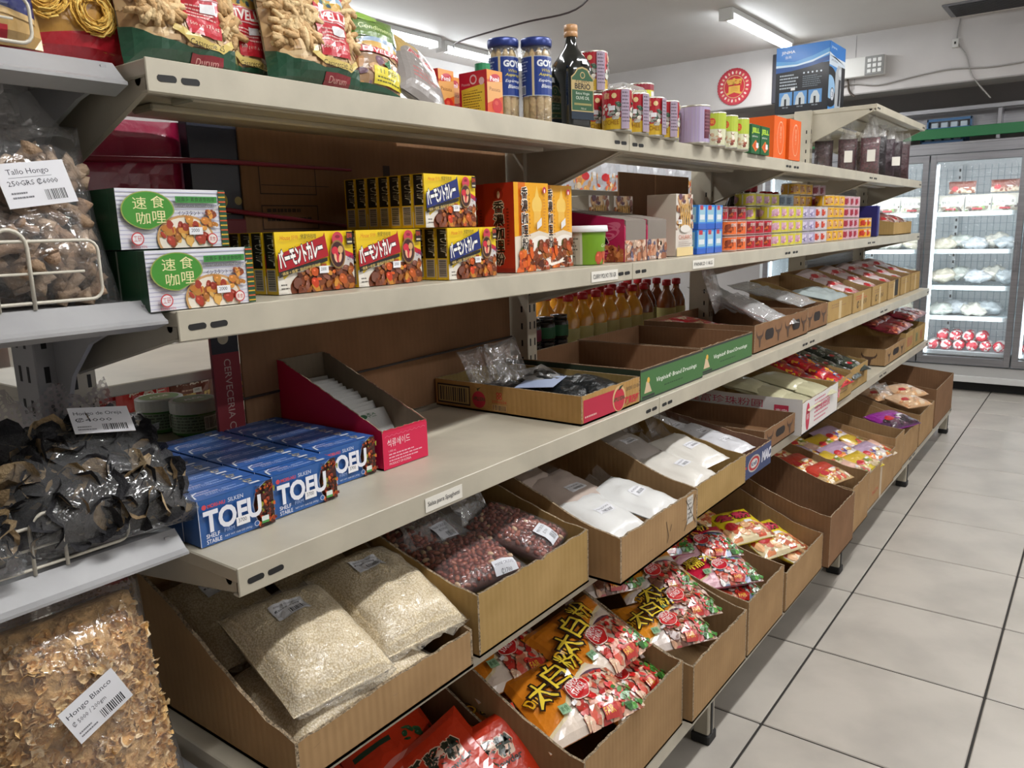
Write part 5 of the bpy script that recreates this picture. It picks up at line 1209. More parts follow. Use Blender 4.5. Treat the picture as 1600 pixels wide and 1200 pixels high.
# tall carton of powder bags
r = open_bin('powder_carton', 'tall brown carton of white powder bags with crossed out label', 1.655, .415, -.812, .52, Z4 - .0, .112, .255, 'slope', CARD, None, seed=45, jag=.003, t=.006)
a = Art(.415, .105); scuffs(a, 3, 4); a.rect(.84, .30, .93, 1.0, '#c8c4bc'); a.text('PENT', .85, .86, .07, '#55504a', w=.07); a.lines(.85, .78, .07, 4, .12, '#77726a'); a.poly([(.80, .2), (.97, .95), (.975, .94), (.805, .18)], '#3a2c20'); a.poly([(.97, .2), (.82, .95), (.825, .96), (.975, .21)], '#3a2c20')
for q in ((.55, .75, .58, .35), (.58, .35, .56, .2), (.62, .6, .60, .45)): a.poly([(q[0], q[1]), (q[0] + .006, q[1]), (q[2] + .006, q[3]), (q[2], q[3])], '#3a2c20')
bin_front(r, .415, .105, .52, a)
for k, (x, y, z, rt, up, w, h, l, tg) in enumerate(((-1.18, 1.56, .165, (.1, 1, 0), (-1, .1, .30), .17, .21, 'greyish powder bag on top at the back of the tall powder carton', 'HARINA'), (-1.04, 1.60, .13, (0, 1, 0), (-1, 0, .28), .19, .20, 'greyish powder bag in the middle of the tall powder carton', 'HARINA'),
        (-.93, 1.56, .105, (.15, 1, .0), (-1, .2, .25), .16, .19, 'white powder bag at the near front of the tall powder carton', 'ALMIDON'), (-.92, 1.71, .11, (-.1, 1, .03), (-1, -.1, .2), .16, .20, 'white powder bag with lettering at the far front of the tall powder carton', 'ALMIDON'))):
    powder_bag((x, y, Z4 + z), R3(rt, up), w, h, .045, l, '#b8a89e' if k < 2 else '#d6d6d4', 20 + k, tg, 'powder bags')
# second powder carton
r = open_bin('powder_carton', 'lower brown carton of white powder bags beside the tall one', 2.08, .41, -.84, .50, Z4, .095, .20, 'slope', CARD3, None, seed=47, jag=.0025, t=.005)
for k, (x, y, l) in enumerate(((-.94, 2.02, 'white powder bag with sticker at the front of the lower powder carton'), (-.97, 2.15, 'white powder bag at the far front of the lower powder carton'), (-1.12, 2.03, 'white powder bag at the back of the lower powder carton'))):
    powder_bag((x, y, Z4 + .10 + .02 * k), R3((.1 * k, 1, 0), (-1, .1, .25)), .16, .20, .045, l, '#d2cec6' if k != 2 else '#a8a09a', 30 + k, 'ALMIDON', 'powder bags')
r = open_bin('cracker_carton', 'low carton with blue and red printed front and white bags', 2.42, .245, -.85, .50, Z4, .08, .14, 'slope', mat_card('pinkish_card', '#8f6c58', '#806050'), None, seed=48, jag=.002)
a = Art(.245, .078, '#3a4468'); a.ell(.36, .5, .22, .11, '#b0a8a0', 24); a.ell(.36, .5, .19, .09, '#a82c30', 24); a.ell(.36, .5, .13, .06, '#c8c4c0', 20); a.text('Kraft', .26, .42, .17, '#2c3a6a', w=.2, bold=.03); a.text('MAC', .64, .34, .40, '#c8c8d4', w=.34, bold=.06, shear=.2); a.rect(0, .45, .1, .55, '#b03030'); bin_front(r, .245, .078, .50, a)
for k in range(4): powder_bag((-.96 - .09 * k, 2.40 + .02 * (k % 2), Z4 + .085 + .012 * k), R3((.1, 1, 0), (-1, .1, .2)), .15, .16, .035, f'white bag in the blue fronted carton, {ORD[k]} from the aisle', '#c8c8cc', 40 + k, 'SAL', 'powder bags in the blue fronted carton')
for k in range(3): film_bag((-1.15 - .07 * k, 2.3 - .1 * k, Z4 + .16 + .01 * k), R3((.2, 1, 0), (-.7, .2, 1)), .13, .10, .02, f'clear film bag standing up above the white bags, {ORD[k]} from the aisle', 60 + k, FILM, 'clear film bags above the white bags')
bull_tray('brown bull skull tray above the blue fronted carton', 2.74, .33, -.885, .50, Z4 + .02, .075, 1, 50, CARD2)
# white printed carton
r = open_bin('printed_white_carton', 'white carton with red lettering and barcode holding cream bags', 3.175, .49, -.868, .50, Z4, .125, .15, 'flat', WHITEC, CARD3, seed=51, t=.005)
a = Art(.49, .123); a.ell(.15, .5, .05, .11, '#b8304a', 20, r=(0, 0, 1, 1)); a.text('專家', .12, .40, .2, '#d8d5d2', w=.06); a.lines(.32, .85, .4, 6, .13, '#c87888'); a.text('珍珠粉圓', .35, .45, .25, '#c04860', w=.4); bin_front(r, .49, .123, .50, a)
a = Art(.50, .14, '#d2cfcd'); a.text('健富珍珠粉圓', .08, .68, .22, '#b83a54', w=.62); a.food(.02, .30, .12, .6, ['#c8783a'], 6, .02, 3)
for q in ((.30, .58, .74, .585), (.30, .44, .74, .445), (.30, .30, .74, .305), (.30, .30, .302, .585), (.45, .30, .452, .585), (.60, .30, .602, .585), (.738, .30, .74, .585)): a.rect(*q, '#c06878')
for i in range(3):
    for j in range(2): a.text('特選黑糖', .32 + i * .15, .34 + j * .14, .07, '#c04860', w=.10)
a.rect(.79, .42, .90, .80, '#b8304a'); a.text('專家', .80, .52, .18, '#e0d8d8', w=.09); a.barcode(.74, .10, .90, .36, 8, '#d2cfcd'); a.rect(.50, .40, .78, .415, '#2a2422')
bin_side(r, .49, .14, .50, a, ARTM)
cr = bag('cream_bag', 'x', 'bag', .17, .20, .045, None, '#b8b494', seed=7)
packets(cr, [(-.96 - .10 * (k // 2), 3.08 + .2 * (k % 2), Z4 + .10 + .012 * k, (.2 * (k % 2), 1, 0), (-1, .2, .15)) for k in range(5)], 'cream coloured bag', 'in the white printed carton', 'cream bags in the white carton')
k1 = open_bin('snack_carton', 'beige carton of red glossy packets past the white carton', 3.61, .37, -.905, .46, Z4, .10, .21, 'slope', CARD3, None, seed=53)
a = Art(.37, .098); a.rect(.35, .35, .80, .75, '#7a6242'); a.rect(.38, .40, .77, .70, '#a08052'); a.rect(.1, .0, .22, .5, '#b8b4ac'); bin_front(k1, .37, .098, .46, a)
rg = bag('candy_packet', 'x', 'packet', .13, .17, .03, art_gen(.13, .17, '#b01820', '#a81420', ['#d8a02c', '#c81c24', '#2c5a9c', '#7a1014'], 6, '糖', '#e8c83a'), '#a81420', seed=9)
packets(rg, [(-.97 - .08 * (k // 2), 3.53 + .15 * (k % 2), Z4 + .075 + .017 * k, (.4 * (k % 2) - .2, 1, .1), (-1, .3, .35)) for k in range(8)], 'red glossy packet', 'in the beige snack carton', 'red packets in the snack carton')
k2 = open_bin('snack_carton', 'beige carton with dark lettering holding dark green packets', 3.97, .33, -.915, .46, Z4, .11, .20, 'slope', CARD3, None, seed=54)
a = Art(.33, .108); a.text('乾麵條', .3, .35, .35, '#5a4a34', w=.5); bin_front(k2, .33, .108, .46, a)
gg = bag('green_packet', 'x', 'packet', .13, .17, .03, art_gen(.13, .17, '#2a3028', '#343c30', ['#4a5a48', '#a8a8a0', '#283028', '#c8c8c8'], 7), '#30382e', seed=10)
packets(gg, [(-.98 - .085 * (k // 2), 3.90 + .14 * (k % 2), Z4 + .085 + .015 * k, (.3 * (k % 2), 1, 0), (-1, .2, .3)) for k in range(7)], 'dark green packet', 'in the carton with dark lettering', 'dark green packets')
bull_tray('long brown bull skull tray at the end of the second lowest shelf', 4.86, .52, -.93, .42, Z4, .095, 1, 55, CARD, side=True)
k3 = open_bin('sausage_carton', 'tall beige carton with red marks behind the long bull skull tray, first of two', 5.24, .24, -.93, .42, Z4, .12, .17, 'flat', CARD3, None, seed=56); a = Art(.24, .118); a.text('臘腸', .2, .25, .5, '#b05a4a', w=.6); bin_front(k3, .24, .118, .42, a)
k3 = open_bin('sausage_carton', 'tall beige carton with green marks at the very end, second of two', 5.55, .36, -.93, .42, Z4, .12, .17, 'flat', CARD3, None, seed=57); a = Art(.36, .118); a.text('臘', .15, .25, .5, '#4a6a4a', w=.2); a.text('臘', .55, .25, .5, '#b05a4a', w=.2); bin_front(k3, .36, .118, .42, a)
sg = bag('sausage_pack', 'x', 'pack', .24, .17, .045, art_gen(.24, .17, '#7a2c2c', '#9a3040', ['#a84a3a', '#7a2820', '#c87a5a', '#8a3430'], 8), '#8a3040', seed=11)
packets(sg, [(-1.03 - .12 * (k % 2), 5.10 + .22 * (k // 2), Z4 + .15 + .04 * (k % 2) + .03 * (k > 3), (0, 1, .02), (-1, 0, .2)) for k in range(7)], 'dark red vacuum pack of sausages', 'on the tall beige cartons', 'sausage packs')

# ============================================================ lowest shelf
Z5 = LEV['bottom'][0] + .0015
def art_tap(top='#d8801c', mid='#d8c8b8', red='#c01c20', t='太白粉', bowl='#5a3a4a', eng=('TAPIOCA', 'STARCH'), cols=('#c8503c', '#b83028', '#d8a07a', '#e0b898', '#c87a5a', '#d8b098', '#d8c0a8', '#a85a40'), w=.24, h=.20):
    a = Art(w, h, mid); a.poly([(0, 1), (1, 1), (1, .78), (.75, .70), (.45, .50), (.25, .22), (0, .12)], top); a.poly([(0, .12), (.25, .22), (.45, .50), (.75, .70), (1, .78), (1, .74), (.76, .66), (.47, .46), (.27, .19), (0, .08)], '#d8c8a0')
    a.ell(.78, .20, .38, .34, bowl, 30, 0, (0, 0, 1, 1)); a.ell(.80, .19, .345, .30, '#c8b0a0', 30, 0, (0, 0, 1, 1))
    a.food(.40, -.02, 1, .60, list(cols), 120, .05, 5, r=(.40, 0, 1, .56)); a.food(.55, .15, .9, .5, ['#c01c1c', '#d03028', '#b01414'], 18, .045, 6, r=(.4, 0, 1, .56)); a.food(.78, .02, 1, .32, ['#3c7a2c', '#2c6a24', '#4a8a34'], 22, .028, 7)
    a.text('DIY', .07, .46, .11, '#e0a81c', w=.11, bold=.03, outline='#2a1a10', rot=.35)
    for k, (ch, x, y, q) in enumerate(zip(t, (.13, .35, .58), (.38, .51, .64), (.30, .31, .28))):
        a.text(ch, x, y, q, '#24140c', w=.21, rot=.22, bold=.07); a.text(ch, x, y, q, '#e8cc3c', w=.21, rot=.22, bold=.004)
    a.ell(.52, .42, .125, .105, '#e0d0c0', 24, .5); a.ell(.52, .42, .118, .098, red, 24, .5)
    a.text(eng[0], .435, .42, .075, '#e8e0dc', w=.18, rot=.42, bold=.02); a.text(eng[1], .46, .34, .075, '#e8e0dc', w=.16, rot=.42, bold=.02)
    a.rect(.24, .22, .33, .33, '#8ab08a'); a.text('素食', .25, .24, .07, '#2c5a34', w=.07)
    a.poly([(.58, .03), (.72, .02), (.75, .13), (.60, .16)], '#b82820'); a.text('FAIR', .60, .055, .06, '#e8c83a', w=.10); a.poly([(.36, .30), (.42, .32), (.43, .28), (.37, .26)], '#d8d4d4')
    return a
open_bin('starch_carton', 'brown carton of orange starch bags on the lowest shelf, first one', 1.405, .46, -.742, .56, Z5, .175, .36, 'slope', CARD, None, seed=61, jag=.003, t=.006)
tp = bag('starch_bag', 'x', 'bag', .255, .215, .055, art_tap(w=.255, h=.215), '#c87a2c', seed=21, wr=.06, n=(18, 16))
TP = [((-.872, 1.325, .198), (.38, 1, .06), (-1, .35, .30), 'front orange starch bag leaning on the cut carton edge'), ((-.925, 1.485, .235), (.10, 1, .08), (-1, -.02, .35), 'orange starch bag with a raised corner, second in the first starch carton'),
      ((-1.07, 1.32, .235), (.30, 1, .0), (-1, .25, .25), 'shaded orange starch bag behind the front one'), ((-1.00, 1.27, .165), (.3, 1, 0), (-1, .3, .2), 'orange starch bag buried beneath the shaded one')]
TP.append(((-.875, 1.50, .14), (-.1, 1, 0), (-1, 0, .2), 'low orange starch bag at the front beneath the one with the raised corner'))
for k, (p, rt, up, l) in enumerate(TP):
    o = tp if k == 0 else copy_tree(tp); place(o, (p[0], p[1], Z5 + p[2]), R3(rt, up), l, 'orange starch bags')
open_bin('starch_carton', 'brown carton of orange starch bags on the lowest shelf, second one', 1.83, .36, -.722, .54, Z5, .155, .33, 'slope', CARD, None, seed=62, jag=.003, t=.006)
tq = bag('starch_bag', 'x', 'bag', .235, .185, .05, art_tap(cols=('#8a5a40', '#a8785a', '#c89a7a', '#6a4030', '#c8b0a0', '#b04a4a'), w=.235, h=.185, mid='#d0c4bc', eng=('TAPIOCA', 'STARCH'), top='#d88a20'), '#b08a6a', seed=25, wr=.06, n=(16, 14))
for k, (x, y, z, l) in enumerate(((-.865, 1.765, .175, 'front'), (-.895, 1.87, .195, 'middle'), (-.98, 1.90, .235, 'third'), (-1.08, 1.75, .27, 'fourth'), (-1.13, 1.87, .28, 'rear'))):
    place(tq if k == 0 else copy_tree(tq), (x, y, Z5 + z), R3((.6, 1, .0), (-1, .6, .30 + .03 * k)), f'orange starch bag with brown meat picture, {l} one in the second starch carton', 'starch bags with meat picture')
open_bin('flour_carton', 'brown carton of pink flour bags on the lowest shelf', 2.175, .305, -.722, .54, Z5, .17, .30, 'slope', CARD, None, seed=63, jag=.0025, t=.005)
tr_ = bag('flour_bag', 'x', 'bag', .24, .17, .05, art_tap('#c01c3c', '#d8a8b4', '#c01c30', '糯米粉', '#3a4468', ('GLUTINOUS', 'RICE'), ('#d8c0b8', '#c87a5a', '#e0e0dc', '#b84a34', '#4a7a3c', '#7a8aa8'), w=.24, h=.17), '#c87a90', seed=27, wr=.06, n=(16, 14))
for k, (x, y, z, l) in enumerate(((-.875, 2.14, .185, 'front'), (-.96, 2.20, .225, 'second'), (-.86, 2.14, .13, 'lower'), (-1.07, 2.08, .25, 'shaded rear'))):
    place(tr_ if k == 0 else copy_tree(tr_), (x, y, Z5 + z), R3((.75, 1, 0), (-1, .75, .25)), f'pink flour bag with blue bowl picture, {l} one', 'pink flour bags')
open_bin('noodle_carton', 'brown carton with yellow noodle bags on the lowest shelf', 2.545, .40, -.72, .54, Z5, .135, .30, 'slope', CARD, None, seed=64, jag=.003, t=.005)
yn = bag('noodle_bag', 'x', 'bag', .20, .17, .05, art_gen(.20, .17, '#d8c8a0', '#dcc41c', ['#c8784a', '#d8a87a', '#c84a2c', '#e0c8a0', '#b85a3a'], 9, '冬粉', '#c02c4c', '#3a1c10'), '#d8c43a', seed=29)
packets(yn, [(-.855, 2.56, Z5 + .145, (.4, 1, 0), (-1, .4, .35)), (-.94, 2.50, Z5 + .19, (.5, 1, 0), (-1, .4, .3)), (-.82, 2.63, Z5 + .10, (-.2, 1, 0), (-1, 0, .35)), (-1.08, 2.44, Z5 + .21, (.3, 1, 0), (-1, .3, .3))], 'yellow noodle bag', 'in the noodle carton', 'yellow noodle bags')
open_bin('empty_carton', 'deep empty brown carton beside the yellow noodle bags', 2.92, .33, -.70, .56, Z5, .195, .34, 'slope', CARD2, None, seed=65, jag=.003)
open_bin('gold_bag_carton', 'brown carton with a torn corner and red gold bags', 3.235, .27, -.712, .54, Z5, .195, .30, 'slope', CARD, None, seed=66, jag=.004)
gb = bag('gold_bag', 'x', 'bag', .18, .15, .045, art_gen(.18, .15, '#c8a878', '#b83a2c', ['#c8983c', '#d8b878', '#b84a34', '#e0d0b8'], 10), '#b88a5a', seed=31)
packets(gb, [(-.85 - .11 * k, 3.235, Z5 + .20 + .02 * k, (.3, 1, 0), (-1, .2, .25)) for k in range(3)], 'red and gold bag', 'in the carton with the torn corner', 'red and gold bags')
nA = open_bin('mixed_noodle_carton', 'wide brown carton heaped with glossy mixed noodle bags', 3.66, .54, -.725, .54, Z5, .165, .27, 'slope', CARD, None, seed=67)
a = Art(.54, .16); a.rect(.45, 0, .52, 1, '#b8a890'); a.text('PASTA', .2, .3, .12, '#b84a34', w=.2); bin_front(nA, .54, .16, .54, a)
mx = [bag('mixed_bag', 'x', 'bag', .17, .14, .04, art_gen(.17, .14, c1, c2, cs, 12 + i), c1, seed=33 + i) for i, (c1, c2, cs) in enumerate((('#d8c8b0', '#d8b0a0', ['#c8603a', '#d88a5a', '#b8402c', '#6a9a4a', '#e0c8a8']), ('#d0b83a', '#c8a82c', ['#c86a3a', '#e0c8a0', '#8a9a3a']), ('#c8b8c0', '#a890a8', ['#c89a3a', '#d87a3a', '#e0d8c8', '#4a3a7a'])))]
k = 0
for i in range(14):
    p = mx[i % 3]; o = p if i < 3 else copy_tree(p)
    x = -.80 - .10 * (i // 4); y = 3.47 + .13 * (i % 4) + .03 * (i // 4 % 2)
    place(o, (x, y, Z5 + .15 + .012 * (i // 4) + .012 * (i % 3)), R3((rnd.uniform(-.4, .5), 1, rnd.uniform(-.1, .15)), (-1, rnd.uniform(0, .5), .3)), f'{["red and cream", "yellow", "lilac and orange"][i % 3]} noodle bag in the heaped carton, {ORD[i]} counted from the aisle', 'mixed noodle bags')
open_bin('beside_noodle_carton', 'narrow brown carton between the heaped noodle bags and the purple bag', 4.05, .20, -.73, .54, Z5, .20, .28, 'slope', CARD, None, seed=68)
open_bin('purple_bag_carton', 'brown carton holding the purple bag on the lowest shelf', 4.36, .40, -.735, .54, Z5, .16, .27, 'slope', CARD, None, seed=69)
pb = bag('purple_bag', 'glossy purple bag with dark dried fruit on the lowest shelf', 'bag', .24, .18, .06, art_gen(.24, .18, '#4a2a4a', '#8a2c8a', ['#3a2030', '#5a3a4a', '#2c1820', '#b8a8b0'], 14), '#8a2c8a', seed=37, mt=None); place(pb, (-.83, 4.36, Z5 + .19), R3((.4, 1, 0), (-1, .3, .2)))
open_bin('wafer_carton', 'brown carton of tan bags near the end of the lowest shelf', 4.80, .42, -.735, .54, Z5, .18, .29, 'slope', CARD, None, seed=70)
tb = bag('tan_bag', 'x', 'bag', .20, .17, .05, art_gen(.20, .17, '#c8a078', '#c8a888', ['#c89a6a', '#d8b088', '#b8845a', '#e0c8a8'], 16), '#c8a078', seed=39)
packets(tb, [(-.83, 4.74, Z5 + .22, (.5, 1, 0), (-1, .4, .2)), (-.87, 4.86, Z5 + .25, (.5, 1, 0), (-1, .4, .2)), (-1.0, 4.75, Z5 + .24, (.4, 1, 0), (-1, .4, .2))], 'tan bag of wafers', 'in the carton by the end box', 'tan bags')
for k in range(3): film_bag((-.95 - .06 * k, 4.72 + .05 * k, Z5 + .27 + .01 * k), R3((.4, 1, 0), (-.8, .2, .9)), .12, .10, .02, f'clear film top above the tan bags, {ORD[k]} from the aisle', 90 + k, FILM, 'film tops above the tan bags')
open_bin('end_carton', 'tall brown carton at the very end of the lowest shelf', 5.37, .62, -.735, .56, Z5, .235, .29, 'flat', CARD2, None, seed=71)
# the carton of red powder bags at the near end of the lowest shelf
open_bin('crispy_powder_carton', 'brown carton of red powder bags under the rice, at floor level', .875, .56, -.745, .60, Z5, .10, .30, 'slope', CARD2, None, seed=60, t=.006)
def art_cr():
    a = Art(.22, .26, '#c03214'); 
    for i, ch in enumerate('酥漿粉'): a.text(ch, .22 + i * .20, .70 - i * .015, .15, '#1c2a1c', w=.17, bold=.05, outline='#d8b8a0')
    a.text('Crispy Powder', .22, .58, .07, '#1c1c14', w=.6, bold=.03); a.poly([(.08, .38), (.5, .44), (.5, .49), (.08, .43)], '#1c3424')
    for k in range(3): a.ell(.6, .0, .5 - k * .08, .34 - k * .06, '#c87a70' if k % 2 == 0 else '#c03214', 28, 0, (0, 0, 1, 1))
    a.food(.55, .35, .95, .5, ['#1c4a2c', '#2c5a34'], 8, .04, 3); return a
cp = bag('crispy_powder_bag', 'x', 'bag', .22, .26, .05, art_cr(), '#b83018', seed=41)
for k, (x, y, z, rt, up, l) in enumerate(((-1.12, 1.00, .17, (.30, 1, 0), (-1, .25, .25), 'flat red powder bag with dark lettering'), (-.95, 1.02, .12, (.2, 1, .3), (-1, 0, .6), 'red powder bag leaning with its silver edge up'), (-.90, 1.10, .10, (.4, 1, .2), (-1, .2, .9), 'bright red powder bag standing against the starch carton'), (-1.05, .80, .14, (0, 1, 0), (-1, .1, .2), 'red powder bag hidden under the rice carton'))):
    place(cp if k == 0 else copy_tree(cp), (x, y, Z5 + z), R3(rt, up), l, 'red powder bags')

# ============================================================ top shelf
Z1 = LEV['top'][0] + .0015
def pasta_art(w, h, side=.0):
    a = Art(w, h, '#b89468'); R = random.Random(3)
    for i in range(120):
        x, y = R.uniform(0, 1), R.uniform(.1, 1); t = R.uniform(0, PI); c, d = math.cos(t), math.sin(t); L_, W_ = .11, .022; col = R.choice(['#d8b888', '#c8a474', '#e0c498', '#b8905e', '#c9a880'])
        a.poly([(x + (u * c - v * d), y + (u * d + v * c) * w / h) for u, v in ((-L_, -W_), (L_, -W_), (L_ + .01, 0), (L_, W_), (-L_, W_))], col); a.k -= 1 if i % 2 else 0
    a.poly([(0, 0), (1, 0), (1, .20), (.8, .15), (.5, .13), (.2, .18), (0, .26)], '#1f4a34'); a.poly([(0, 1), (.12, 1), (.05, .8), (0, .7)], '#1f4a34'); a.poly([(1, 1), (.86, 1), (.94, .75), (1, .6)], '#1f4a34')
    a.poly([(.42, .95), (.82, .95), (.84, .68), (.80, .22), (.48, .22), (.44, .60)], '#b81c2c'); a.ell(.63, .70, .20, .09, '#8aa8c0', 22, 0, (0, 0, 1, 1)); a.ell(.63, .67, .19, .06, '#c8a050', 20, 0, (0, 0, 1, 1)); a.food(.46, .64, .8, .70, ['#3c5a6a', '#8a9a5a'], 8, .03, 3)
    a.rect(.36, .50, .90, .62, '#c8a0a0'); a.rect(.37, .51, .89, .61, '#b81c2c'); a.text('DIVELLA', .39, .525, .075, '#ece6e0', w=.47, bold=.03)
    a.lines(.50, .44, .28, 4, .032, '#d8a8a0'); a.text('500 g ℮ 17.6 oz', .50, .27, .035, '#e0d0c0', w=.28)
    a.poly([(.36, .24), (.48, .16), (.80, .13), (.92, .20), (.90, .24), (.78, .18), (.50, .21), (.38, .28)], '#d8c070'); a.text('Casareccie 25', .48, .145, .04, '#3a2a18', w=.33); a.rect(.50, .02, .80, .10, '#8a1c2c'); a.text('Durum', .55, .04, .04, '#d8a8a0', w=.2)
    a.rect(.62, .40, .76, .47, '#dcdcde'); return a
def pasta_pieces(o, f, w, h, seed, kind='tube', n=90, col=('#d8b888', '#c8a474', '#dcc090', '#c09a68')):
    R = random.Random(seed); b = MB()
    for i in range(n):
        u, v = R.uniform(-.42, .42) * w, R.uniform(-.18, .44) * h
        if kind == 'tube' and u > -.06 * w and u < .34 * w: continue
        p = f(u, v) + Vector((0, 0, .002)); t = R.uniform(0, PI); L_ = .018; d = Vector((math.cos(t), math.sin(t), R.uniform(-.25, .25))) * L_
        b.tube([p - d, p - d * .3 + Vector((0, 0, .003)), p + d * .4 + Vector((0, 0, .003)), p + d], [.0042, .0052, .0052, .0042], MATTE, 6, hx(R.choice(col)))
    b.build('pasta', o, smooth=True, kind='stuff')
def pasta_bag(loc, rot, w, h, t, label, seed):
    f = pillow(w, h, t, seed, wr=.07); o = bag('pasta_bag', label, 'bag', w, h, t, pasta_art(w, h), '#8a7a54', seed=seed, wr=.07, group='green and red pasta bags', n=(16, 20))
    pasta_pieces(o, f, w, h, seed, n=260); place(o, loc, rot); return o
pasta_bag((-1.095, .665, Z1 + .088), R3((.05, 1, 0), (-.20, .05, 1)), .17, .185, .075, 'pasta bag with red label, first one past the grey shelving', 3)
pasta_bag((-1.145, .785, Z1 + .090), R3((.0, 1, 0), (-.15, -.1, 1)), .15, .185, .06, 'pasta bag tucked behind between the two front pasta bags', 5)
pasta_bag((-1.085, .895, Z1 + .092), R3((.10, 1, 0), (-.22, .04, 1)), .175, .19, .075, 'large pasta bag with red label in the middle of the top shelf row', 6)
def art_pen():
    a = Art(.105, .155, '#5c7a34'); a.rect(0, 0, 1, .62, '#9a7a5a'); a.food(0, .05, 1, .6, ['#c8a070', '#b88a5a', '#8a4a3a', '#7a5a6a'], 40, .09, 4); a.ell(.3, .93, .25, .10, '#8ab04a', 20, 0, (0, 0, 1, 1)); a.rect(0, .66, 1, .86, '#5c7a34'); a.text('Condimenti', .12, .76, .06, '#d8e0a8', w=.7, shear=.2)
    a.ell(.5, .60, .40, .10, '#8aa0b8', 20); a.ell(.5, .57, .38, .06, '#c8a050', 18); a.rect(.1, .47, .92, .54, '#b81c2c'); a.text('DIVELLA', .14, .48, .05, '#ece6e0', w=.72, bold=.02)
    a.rect(.3, .12, .95, .32, '#d8c83a'); a.text('11 PEPI', .42, .24, .05, '#3a4a1c', w=.4); a.lines(.36, .19, .5, 2, .04, '#5a5a2c'); a.poly([(0, 0), (1, 0), (1, .08), (0, .12)], '#1f4a34'); a.food(.5, .3, .65, .42, ['#b82430', '#2c6a3c'], 5, .06, 2); return a
o = bag('pasta_bag', 'narrow green pasta bag leaning beside the large pasta bag', 'bag', .105, .155, .05, art_pen(), '#5c6a3c', seed=8, group='green and red pasta bags'); place(o, (-1.085, 1.04, Z1 + .072), R3((.1, 1, -.12), (-.25, .05, 1)))
def art_gr():
    a = Art(.13, .17, '#8a8480'); a.rect(0, .6, 1, 1, '#b89a5c'); a.ell(.5, .62, .42, .2, '#8a8480', 20, 0, (0, 0, 1, 1)); a.text('Arcos', .2, .62, .10, '#b83040', w=.6, bold=.04, outline='#d8d0cc'); a.lines(.2, .35, .5, 3, .06, '#b86a6a'); return a
o = bag('grey_bag', 'grey bag slumped against the red cartons of tomato puree', 'bag', .13, .17, .05, art_gr(), '#8a8480', seed=9); place(o, (-1.095, 1.16, Z1 + .058), R3((.05, 1, -.45), (-.6, .3, .8)))
# tomato cartons
def art_tom():
    a = Art(.05, .088, '#c8501c'); a.rect(0, .78, 1, 1, '#d8882c'); a.ell(.5, .82, .36, .18, '#b8283a', 18, .2, (0, 0, 1, 1)); a.text('Pomì', .22, .76, .10, '#e8e0e0', w=.55, bold=.04); a.poly([(0, .25), (1, .45), (1, .78), (0, .72)], '#d8a060'); a.text('Passata', .15, .54, .08, '#7a4a2c', w=.7); a.ell(.62, .22, .32, .30, '#b81c20', 18, 0, (0, 0, 1, 1)); a.ell(.58, .28, .12, .09, '#c84a3a', 12); return a
def art_tom_s():
    a = Art(.075, .088, '#b81830'); a.rect(.08, .06, .92, .62, '#d8bc3a'); a.lines(.14, .56, .7, 8, .06, '#7a6420'); a.poly([(.08, .62), (.92, .70), (.92, .60), (.08, .55)], '#d8bc3a'); a.ell(.52, .82, .13, .13, '#d8b8bc', 14); a.ell(.52, .82, .09, .09, '#b81830', 12); a.ell(.82, .76, .10, .10, '#d8b8bc', 12); a.text('Passata', .1, .70, .06, '#e0b0b0', w=.3); return a
tm = pack('tomato_carton', 'x', 'box', .075, .05, .088, '#b81830', {'front': art_tom(), 'left': art_tom_s()})
place(tm, (-1.085, 1.345, Z1), (0, 0, -.02), 'red tomato puree carton, front one beside the white asparagus', 'tomato puree cartons'); place(copy_tree(tm), (-1.15, 1.265, Z1), (0, 0, .05), 'red tomato puree carton, first one past the slumped grey bag', 'tomato puree cartons')
place(copy_tree(tm), (-1.19, 1.335, Z1), (0, 0, 0), 'red tomato puree carton in the rear of its row', 'tomato puree cartons')
g = MB().lathe([(.024, 0), (.026, .005), (.026, .07), (.014, .09), (.014, .10)], mat('green_bottle_plastic', '#5a9a2c', rough=.25), 16).build('green_bottle', smooth=True, label='small green bottle between tomato carton and asparagus jar', cat='bottle', loc=(-1.135, 1.415, Z1)); MB().lathe([(.017, .095), (.017, .122), (0, .123)], mat('green_cap', '#2c8a5a'), 14).build('cap', g)
